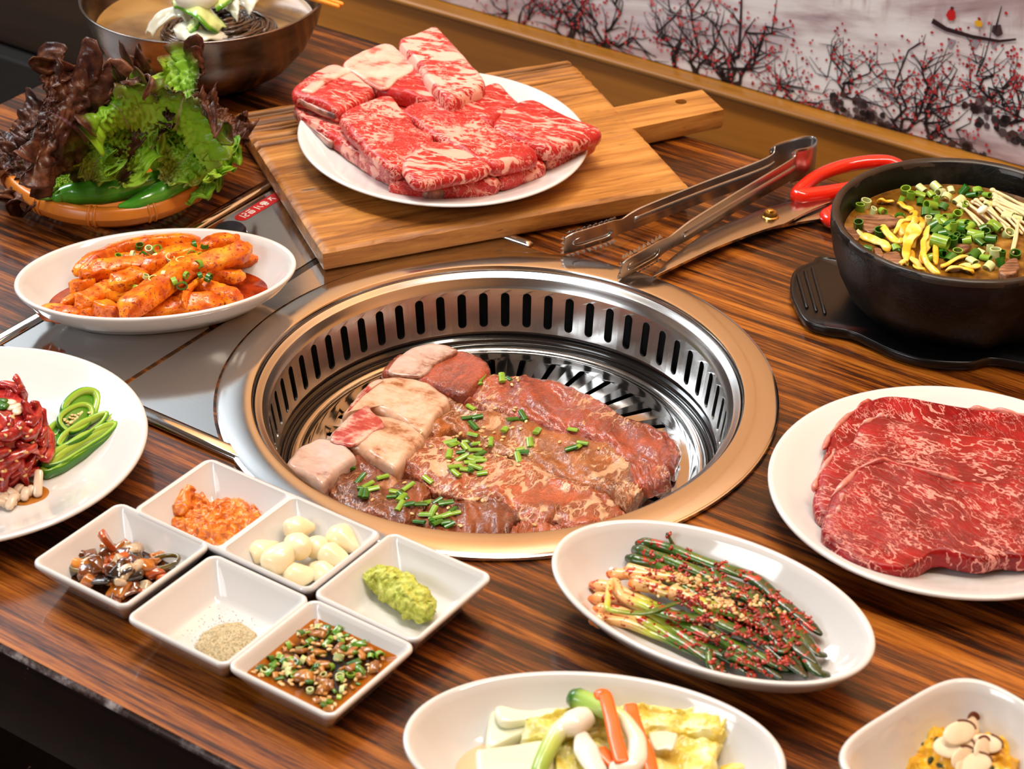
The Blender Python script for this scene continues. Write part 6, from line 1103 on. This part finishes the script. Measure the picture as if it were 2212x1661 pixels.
for i, (a, b) in enumerate((((290, 975), (280, 1130)), ((200, 1100), (180, 1160)), ((60, 1110), (130, 1160)), ((110, 1150), (70, 1230)), ((20, 1120), (50, 1190)), ((0, 1190), (40, 1210)), ((150, 1080), (120, 1130)), ((10, 1160), (100, 1200)), ((240, 1090), (215, 1130)), ((270, 700), (320, 715)))):
    p, q = on2(a, TZ + (.010 if i in (0,) else .0045)), on2(b, TZ + .0024); m = M(); m.add(*sweep([p, (p + q) / 2 + [0, 0, .0006], q], .0024, .0020, 10, 4, round_ends=2)); m.jitter(120, .0006, i, 1); obj('pear_strip', m, PEAR, label='pale crisp pear strip sticking out under the tartare' if i < 9 else 'pale pear strip lying behind the tartare', cat='pear', group='pear strips under the tartare' if i < 9 else None)
m = M(); q = cr([on2(p, TZ)[:2] for p in ((200, 1050), (330, 1080), (370, 1120), (330, 1180), (200, 1220), (100, 1190))], 50, True); m.add(*slab(q, TZ - .0004, .0009, .0004, 40, (.0, .4, .8))); obj('tartare_sauce', m, plain('amber_sauce', (.42, .15, .016), .08, coat=.6), label='amber sauce puddle beside the tartare', cat='sauce', kind='stuff')
TT = surf({'tartare'}); sp_ = []
for x, y in [(105, 545), (70, 610), (150, 640), (40, 690), (70, 810), (190, 820), (225, 660), (15, 880), (270, 870), (305, 850), (190, 945), (40, 960), (15, 1020), (185, 990), (310, 900), (95, 560), (200, 700), (240, 750), (20, 960), (120, 880)]:
    p, n_ = on(TT, *Z2((x, y)))
    if p is not None: sp_.append(p + n_ * .0004)
sesame(sp_, 'sesame seed on the beef tartare', 'sesame on the tartare', 52)
for i, (x, y) in enumerate(((60, 460), (100, 490), (130, 520))):
    p, n_ = on(TT, *Z2((x, y)))
    if p is not None: b_ = blob(p + n_ * .001, .0048, .0032, .0012, 10, 7, i * .8, .0005, 150, i); obj('white_onion_slice', b_, PEAR, label='white onion slice on top of the tartare', cat='onion', group='white onion slices on the tartare')
for i, (x, y) in enumerate(((10, 450), (30, 490), (0, 480))):
    p, n_ = on(TT, *Z2((x, y)))
    if p is not None: b_ = blob(p + n_ * .001, .0040, .0028, .0016, 10, 7, i * 1.1, .0006, 150, i); obj('spring_onion_bit', b_, SOM['dark'], label='green spring onion bit on top of the tartare', cat='spring onion', group='green bits on the tartare')
CSK = G('chilli_slice'); CSK = CSK.end(base=CSK.attr(), rough=.20, coat=.5, coatr=.06, sss=.12, sssr=(.001, .003, .0006))
SEEDC = plain('chilli_seed', lin(226, 196, 134), .35)
def cslice(label, a, b, wid, z, tilt=0.0, seeds=0, th=.0026, hh=.0050, core=0):
    p, q = on2(a, z), on2(b, z); mid = (p + q) / 2; L = np.linalg.norm((q - p)[:2]) / 2; d = (q - p) / np.linalg.norm(q - p); s_ = np.array([-d[1], d[0], 0]); up = np.array([0, 0, 1.0]); s2 = s_ * math.cos(tilt) + up * math.sin(tilt); u2 = up * math.cos(tilt) - s_ * math.sin(tilt)
    t = thing('chilli_slice', label, 'chilli', (*mid[:2], z), group='green chilli slices on the tartare plate'); m = M(); rings = []; cols = []; N = 44
    for k in range(N + 1):
        an = 2 * PI * k / N; cx, cy = math.cos(an), math.sin(an); lx = L * np.sign(cx) * abs(cx) ** .9; ly = wid * cy * (1 - .12 * cx); cn = mid + d * lx + s2 * ly; out = d * cx * wid / L + s2 * cy; out /= np.linalg.norm(out); ring = []
        for j, (o_, h_) in enumerate(((th / 2, -hh * .5), (th * .6, 0), (th / 2, hh * .5), (th * .1, hh * .62), (-th * .5, hh * .45), (-th * .62, 0), (-th * .5, -hh * .5), (0, -hh * .62))):
            ring.append(cn + out * o_ + u2 * h_); cols.append((*(lin(44, 120, 16) if j < 3 else lin(134, 190, 40) if j in (3, 7) else lin(176, 208, 84)), 1))
        rings.append(ring)
    v, f = loft(rings, True); m.add(v, f, c=cols); m.jitter(90, .0008, wid * 999, 1); obj('flesh', m, CSK, t, col=True)
    if seeds or core:
        b_ = blob((0, 0, 0), L * .92, wid * .92, hh * .36, 26, 8); fm = np.array([d, s2, u2]).T; b_.v = [tuple(mid + fm @ np.array(q_) - u2 * hh * .12) for q_ in b_.v]; obj('core', b_, plain('chilli_core', lin(150, 190, 60) if seeds else lin(70, 140, 24), .25, coat=.4, sss=.1), t)
    if seeds:
        mm = M(); mm.add(*sweep([mid - d * L * .7, mid, mid + d * L * .5], [wid * .18, wid * .22, wid * .1], .0012, 10, 2)); obj('pith', mm, plain('chilli_pith', lin(222, 228, 170), .4, sss=.2), t)
        R = random.Random(seeds)
        for _ in range(seeds): c = mid + d * R.uniform(-.7, .75) * L + s2 * R.uniform(-.5, .5) * wid + u2 * .0016; obj('seed', blob(c, .0013, .0010, .0005, 8, 5, R.random() * 3), SEEDC, t)
cslice('green chilli slice standing at the back, its skin side up', (505, 590), (700, 385), .0080, TZ + .0075, .55, 0, .0036, .0050, core=1)
cslice('seedy green chilli slice in front of the back one', (470, 650), (665, 480), .0074, TZ + .0095, .50, 12, .0030, .0036)
cslice('curved green chilli slice nearest the tartare', (325, 860), (480, 600), .0060, TZ + .0060, .2, 3)
cslice('long green chilli slice in the middle of the fan', (440, 780), (795, 545), .0048, TZ + .0066, .15)
cslice('long pale green chilli slice below the middle one', (330, 930), (865, 620), .0050, TZ + .0052, .15)
cslice('green chilli slice second from the front', (320, 975), (910, 620), .0042, TZ + .0034, .1)
cslice('longest green chilli slice at the front of the fan', (340, 985), (995, 545), .0044, TZ + .0028, .0)
cslice('short green chilli strip at the far end of the fan', (800, 610), (910, 538), .0020, TZ + .0045, .0)

# ------------------------------------------------------------------ cabbage pickle
Z9 = lambda p: (p[0] / 3.2529 + 980, p[1] / 3.2529 + 1480)
def on9(p, z): q = U(*Z9(p), z); return np.array([q[0], q[1], z])
q = rrect(.0386, -.3672, .0665, .0335, 0, 80, math.radians(-8.7), 2.0); m = M(); m.add(*loft([np.c_[q, np.full(80, .0092)], np.c_[q * .5 + np.array([.0386, -.3672]) * .5, np.full(80, .0092)]], True, False, True)); obj('pickle_broth', m, plain('pale_broth', (.66, .52, .34), .08, coat=.7), loc=(.0386, -.3672, .009), label='cloudy pale broth in the cabbage dish', cat='broth', kind='stuff')
CAW = G('cabbage_stem'); CAW = CAW.end(base=CAW.mix(CAW.noise(CAW.co((20, 160, 160)), 1, 3), lin(240, 240, 222), lin(222, 226, 190)), rough=.25, coat=.4, sss=.25, sssr=(.004, .004, .002))
CAY = G('cabbage_leaf'); cn_ = CAY.noise(CAY.warp(CAY.co((1, 1, 1)), 60, .01), 90, 4, .6); CAY = CAY.end(base=CAY.ramp(cn_, [(.36, lin(214, 188, 62)), (.5, lin(236, 224, 124)), (.64, lin(246, 242, 196))]), rough=.25, coat=.5, sss=.2, sssr=(.004, .003, .001), nrm=CAY.bump(cn_, .8, .003))
def cab(label, stems, leaves, base):
    t = thing('cabbage_piece', label, 'cabbage', on9(base, .009), group='cabbage pieces in the oval dish')
    for i, (o_, z, th) in enumerate(stems): m = M(); m.add(*slab(cr([on9(p, z + th)[:2] for p in o_], 80, True), z, th, .002, 60, (.0, .3, .6, .85))); m.jitter(40, .0012, i + 3, 1, .6); obj('stem', m, CAW, t)
    for i, (up, lo, z, th) in enumerate(leaves):
        tp = lambda s, c, i=i: .0030 * mnoise.noise(Vector((s * 9, c * 3, i))) + .0022 * mnoise.noise(Vector((s * 22, c * 7, i + 4))); m = M(); m.add(*ribbon([on9(p, z + th) for p in up], [on9(p, z + th) for p in lo], z, th, 70, 60, 5, top=tp)); m.jitter(110, .0020, i + 9, 3); obj('leaf', m, CAY, t)
cab('rear stack of pickled cabbage, white stem left and yellow leaf right', [([(225, 330), (250, 190), (285, 140), (420, 162), (620, 165), (840, 165), (850, 250), (700, 300), (500, 330), (300, 410), (230, 420)], .0095, .0085), ([(290, 140), (460, 165), (840, 160), (840, 200), (500, 240), (320, 250)], .0185, .0050)], [([(500, 240), (700, 180), (860, 140), (1100, 125), (1400, 128), (1700, 130), (1900, 120), (1960, 120)], [(480, 330), (700, 360), (900, 330), (1150, 330), (1400, 330), (1650, 330), (1850, 330), (1930, 300)], .012, .0130)], (700, 300))
cab('front stack of pickled cabbage with a squared white stem', [([(155, 450), (180, 430), (420, 405), (650, 385), (700, 420), (690, 620), (500, 760), (180, 760), (170, 600)], .0100, .0130)], [([(700, 420), (800, 380), (1000, 350), (1300, 330), (1600, 330), (1890, 340)], [(680, 760), (900, 760), (1150, 760), (1400, 760), (1700, 700), (1830, 560)], .0105, .0115)], (700, 600))
def bar9(name, label, pts, z, w, h, mat, cat, p=5, group=None, cols=None):
    P = cr([np.array([*on9(a, zz)[:2], zz]) for a, zz in zip(pts, z)], 30); m = M(); v, f = sweep(P, w, h, 14, p, round_ends=2)
    if cols: colring(m, v, f, 14, [lerp(cols, 0)] * 2 + [lerp(cols, k) for k in np.linspace(0, 1, 30)] + [lerp(cols, 1)] * 4)
    else: m.add(v, f)
    m.jitter(80, .0005, len(pts) + w if not hasattr(w, '__len__') else 3.0); obj(name, m, mat, label=label, cat=cat, group=group, col=bool(cols))
CAR = plain('carrot', lin(238, 104, 18), .28, coat=.4, sss=.2, sssr=(.004, .001, .0004)); SO9 = attrmat('pickled_spring_onion', .25, .4, .15)
bar9('spring_onion', 'pickled spring onion with a dark green cut end, draped over the cabbage', [(870, 95), (960, 130), (1060, 175), (1180, 230), (1240, 300), (1290, 400), (1290, 510), (1230, 560), (1150, 585)], [.030, .031, .033, .033, .032, .030, .029, .028, .027], np.interp(np.linspace(0, 1, 30), [0, .1, .4, .6, .9, 1], [.0060, .0056, .0034, .0046, .0066, .0050]), np.interp(np.linspace(0, 1, 30), [0, .1, .5, 1], [.0056, .0050, .0034, .0044]), SO9, 'spring onion', 2, None, [(0, lin(58, 110, 40)), (.08, lin(160, 200, 90)), (.3, lin(190, 214, 120)), (.5, lin(238, 236, 210)), (1, lin(244, 240, 224))])
bar9('spring_onion', 'pickled spring onion with a white bulb and a green stalk running to the frame', [(910, 235), (820, 280), (740, 320), (690, 400), (640, 500), (600, 600), (580, 700)], [.030, .030, .0295, .028, .027, .026, .024], np.interp(np.linspace(0, 1, 30), [0, .12, .3, 1], [.0066, .0074, .0050, .0040]), np.interp(np.linspace(0, 1, 30), [0, .12, .3, 1], [.0056, .0060, .0042, .0034]), SO9, 'spring onion', 2, None, [(0, lin(244, 238, 226)), (.28, lin(240, 236, 214)), (.5, lin(190, 214, 110)), (1, lin(120, 168, 48))])
bar9('carrot_stick', 'longer carrot stick lying over the cabbage', [(1010, 85), (1060, 75), (1100, 200), (1130, 350), (1180, 540)], [.036, .037, .036, .034, .031], .0036, .0016, CAR, 'carrot'); bar9('carrot_stick', 'carrot stick to the right, parallel to the longer one', [(1240, 150), (1270, 260), (1320, 400), (1370, 520), (1400, 640)], [.031, .031, .030, .029, .027], .0034, .0016, CAR, 'carrot'); bar9('carrot_stick', 'short carrot stick at the front of the cabbage', [(1030, 465), (1090, 520), (1160, 575)], [.027, .027, .027], .0034, .0016, CAR, 'carrot')
bar9('onion_petal', 'white onion petal between the two spring onions', [(905, 340), (920, 430), (960, 520), (1010, 600)], [.028, .029, .028, .027], np.interp(np.linspace(0, 1, 30), [0, .4, 1], [.003, .0062, .0050]), .0018, plain('onion_white2', lin(240, 236, 224), .25, coat=.4, sss=.25), 'onion', 2); bar9('garlic_slice', 'pale garlic slice lying on the yellow cabbage leaf', [(1400, 400), (1480, 390), (1550, 400)], [.027, .027, .027], .0066, .0014, plain('pickled_garlic', lin(236, 226, 200), .25, coat=.4, sss=.25), 'garlic', 2)
b_ = blob(on9((1960, 590), .014), .007, .004, .003, 12, 8, .2, .0016, 140, 3); obj('cabbage_scrap', b_, CAY, label='small cabbage scrap at the right end of the oval dish', cat='cabbage')

# ------------------------------------------------------------------ yellow mash with almonds
Z0 = lambda p: (p[0] / 4.8938 + 1760, p[1] / 4.8938 + 1430)
def on0(p, z): q = U(*Z0(p), z); return np.array([q[0], q[1], z])
MC = on0((1560, 1080), .016)[:2]; m = mound(np.array(rrect(*MC, .0330, .0275, 0, 110, .1, 2.0)), .01, .0215, .0060, 95, 3, 110, 50, .0068); m.jitter(170, .0030, 4, 2)
obj('yellow_mash', m, lumpmat('yellow_mash', [(.32, (.46, .17, .006)), (.48, (.80, .40, .006)), (.66, (.92, .58, .03))], 90, .38, .25, .5), label='lumpy yellow pumpkin mash in the square bowl', cat='mash')
TY = surf({'yellow_mash'}); ALM = G('almond_slice'); ALM = ALM.end(base=ALM.mix(ALM.noise(ALM.co((80, 80, 80), rnd=True), 1, 3), lin(246, 232, 206), lin(226, 200, 160)), rough=.5, sss=.15)
for i, (x, y, a, rx, tl, lb) in enumerate(((1520, 740, .5, .0092, .5, 'almond slice at the top of the mash, tilted back'), (1460, 880, .1, .0102, .35, 'largest almond slice in front of the top one'), (1660, 690, 1.2, .0080, .9, 'almond slice with a strip of brown skin at the top'), (1550, 1000, .7, .0075, .9, 'thin almond slice edge-on below the largest'), (1680, 1060, .3, .0090, .3, 'yellowish almond slice at the lower right of the mash'), (1760, 910, 1.0, .0078, .9, 'almond slice standing on edge at the right'), (1800, 850, -.2, .0080, .4, 'almond slice lying flat at the far right'), (1560, 1090, .9, .0060, .8, 'small almond slice in the hollow of the mash'))):
    p, n_ = on(TY, *Z0((x, y + 70)))
    if p is None: p, n_ = on0((x, y), .030), np.array([0, 0, 1.0])
    t = thing('almond_slice', lb, 'almond', p + [0, 0, .002], group='almond slices on the mash'); m = blob((0, 0, 0), rx, rx * .62, .0011, 22, 9); mw = np.array(xf(p + np.array([0, 0, .0035]), a, tl, 0)); m.v = [tuple((mw @ np.array([*q_, 1]))[:3]) for q_ in m.v]; obj('kernel', m, ALM, t)
    m = M(); e_ = [(rx * math.cos(k), rx * .62 * math.sin(k), 0) for k in np.linspace(-.2, 1.3, 20)]; m.add(*sweep([tuple((mw @ np.array([*q_, 1]))[:3]) for q_ in e_], .0005, .0011 if i != 2 else .0024, 8, 2)); obj('skin', m, plain('almond_skin', lin(110, 52, 22), .6), t)
R = random.Random(61); HERB = plain('dark_herb', lin(40, 52, 24), .5)
for i, (x, y) in enumerate(((1290, 800), (990, 950), (1340, 1070), (1230, 1010), (1870, 1110), (1130, 830))):
    p, n_ = on(TY, *Z0((x, y + 30)))
    if p is not None: obj('herb_bit', blob(p + n_ * .0004, .0028, .0014, .0009, 8, 6, R.random() * 3, .0006, 300, i), HERB, label='dark herb bit in the yellow mash', cat='herb', group='herb bits in the mash')

# ------------------------------------------------------------------ noodle bowl contents and chopsticks
NZ = .0475
g = G('noodle_broth'); nn = g.noise(g.co((14, 14, 14)), 1, 3); NB = g.end(base=g.ramp(nn, [(.36, lin(88, 54, 10)), (.6, lin(156, 120, 68))]), rough=.07, coat=.6, coatr=.04)
m = M(); m.add(*lathe((*BC, NZ), [(.0848, .0006), (.083, 0), (.05, 0), (.001, 0)], 80, (False, True))); obj('noodle_broth', m, NB, loc=(*BC, NZ), label='brownish cold broth in the noodle bowl', cat='broth', kind='stuff')
ND = lumpmat('buckwheat_noodle', [(.35, lin(44, 30, 20)), (.6, lin(92, 66, 46))], 90, .25, .5, .2); R = random.Random(71); m = M(); nc = U(500, 45, NZ + .012)[:2]
for i in range(130):
    a0, r0 = R.uniform(0, 6.28), R.uniform(.008, .036); zz = NZ + .001 + .017 * max(0, 1 - (r0 / .040) ** 2) * R.uniform(.5, 1.05); sp = R.uniform(1.2, 2.8)
    P = [np.array([nc[0] - .010 + 1.25 * r0 * math.cos(a0 + sp * t) + R.gauss(0, .0006), nc[1] + r0 * math.sin(a0 + sp * t), zz + .0012 * math.sin(t * 5 + i)]) for t in np.linspace(0, 1, 12)]; m.add(*sweep(P, .0011, .0011, 6, 2))
obj('buckwheat_noodles', m, ND, loc=(*nc, NZ), label='heap of dark buckwheat noodles in the steel bowl', cat='noodles', kind='stuff')
RAD = G('radish_slice'); RAD = RAD.end(base=RAD.mix(RAD.noise(RAD.co((50, 50, 50), rnd=True), 1, 3), lin(238, 238, 224), lin(212, 216, 190)), rough=.22, coat=.5, sss=.3, sssr=(.004, .004, .003))
ZB = lambda p: (p[0] / 2.989, p[1] / 2.989)
def onb(p, z): q = U(*ZB(p), z); return np.array([q[0], q[1], z])
def sheet(name, label, up, lo, zs, th, mat, cat, group, wav=.002, seed=1, cols=None):
    ns, nc = 40, 12; A = cr([np.array([*onb(p, z)[:2], z]) for p, z in zip(up, zs)], ns); B = cr([np.array([*onb(p, z)[:2], z]) for p, z in zip(lo, zs)], ns); v = []; c = []
    for i in range(ns):
        for j in range(nc):
            t = j / (nc - 1); p = A[i] * (1 - t) + B[i] * t; v.append((p[0], p[1], p[2] + .0035 * math.sin(PI * t) + wav * mnoise.noise(Vector((i * .13, t * 3, seed))))); e = min(t, 1 - t); c.append((*(cols[0] if e < .10 else cols[1]), 1) if cols else (1, 1, 1, 1))
    m = M(); m.add(v, [(i * nc + j, i * nc + j + 1, (i + 1) * nc + j + 1, (i + 1) * nc + j) for i in range(ns - 1) for j in range(nc - 1)], c=c); o = obj(name, m, mat, label=label, cat=cat, group=group, col=bool(cols)); q = o.modifiers.new('thickness', 'SOLIDIFY'); q.thickness = th; q.offset = 0
RG, CG = 'radish slices on the noodles', 'cucumber slices on the noodles'; CUC = attrmat('cucumber_slice', .22, .4, .2)
sheet('radish_slice', 'long white radish slice hanging down the left of the noodles', [(940, 215), (980, 130), (1060, 70), (1180, 60), (1260, 90)], [(985, 240), (1040, 160), (1120, 110), (1180, 115), (1220, 170)], [.052, .062, .068, .068, .062], .0014, RAD, 'radish', RG, .003, 1)
sheet('radish_slice', 'wide white radish slice along the front of the noodles', [(1100, 200), (1160, 160), (1240, 140), (1340, 170), (1460, 215)], [(1150, 250), (1200, 262), (1290, 265), (1380, 262), (1480, 250)], [.056, .060, .061, .059, .054], .0014, RAD, 'radish', RG, .003, 2)
sheet('radish_slice', 'upright white radish slice at the right of the cucumber', [(1440, 70), (1480, 30), (1520, -10)], [(1530, 140), (1540, 80), (1545, 10)], [.064, .070, .074], .0014, RAD, 'radish', RG, .003, 3)
sheet('radish_slice', 'translucent radish slice fanning out at the back right', [(1540, 40), (1560, 0), (1580, -60)], [(1610, 100), (1650, 30), (1690, -40)], [.062, .068, .072], .0014, RAD, 'radish', RG, .002, 4)
cc = (lin(84, 150, 20), lin(206, 224, 150))
sheet('cucumber_slice', 'long cucumber slice slanting to the right over the noodles', [(1110, 20), (1200, 10), (1310, 20), (1390, 90), (1470, 190)], [(1130, 60), (1200, 80), (1280, 130), (1350, 190), (1400, 222)], [.074, .076, .075, .068, .060], .0016, CUC, 'cucumber', CG, .0015, 5, cc)
sheet('cucumber_slice', 'small cucumber slice tucked below the long one', [(1205, 200), (1230, 140), (1260, 110)], [(1225, 225), (1270, 190), (1290, 160)], [.062, .066, .068], .0016, CUC, 'cucumber', CG, .001, 6, cc)
sheet('cucumber_slice', 'cucumber slice at the back of the heap by the frame', [(1340, 20), (1420, -30), (1500, -70)], [(1400, 70), (1460, 40), (1520, -20)], [.074, .076, .076], .0016, CUC, 'cucumber', CG, .001, 7, cc)
b_ = blob(onb((1270, -20), .083), .017, .012, .011, 22, 14, .2); obj('egg_half', b_, plain('egg_white', lin(240, 238, 226), .3, coat=.4, sss=.25), label='white boiled egg half on top of the noodles', cat='egg')
CHO = plain('chopstick_wood', lin(240, 150, 44), .4)
for i, (a, b, lb) in enumerate((((738, 9), (520, -62), 'rear orange wooden chopstick resting on the steel bowl'), ((730, 14), (512, -56), 'front orange wooden chopstick resting on the steel bowl'))):
    z = .0755; p, q = U(*a, z), U(*b, z); m = M(); m.add(*sweep([p, (p * .66 + q * .34), (p * .33 + q * .67), q], [.0016, .0019, .0023, .0026], [.0016, .0019, .0023, .0026], 12, 4, round_ends=2)); obj('chopstick', m, CHO, label=lb, cat='chopstick', group='chopsticks on the bowl')
for o in list(bpy.data.objects):
    for k in ('_o', '_r'):
        if k in o: del o[k]
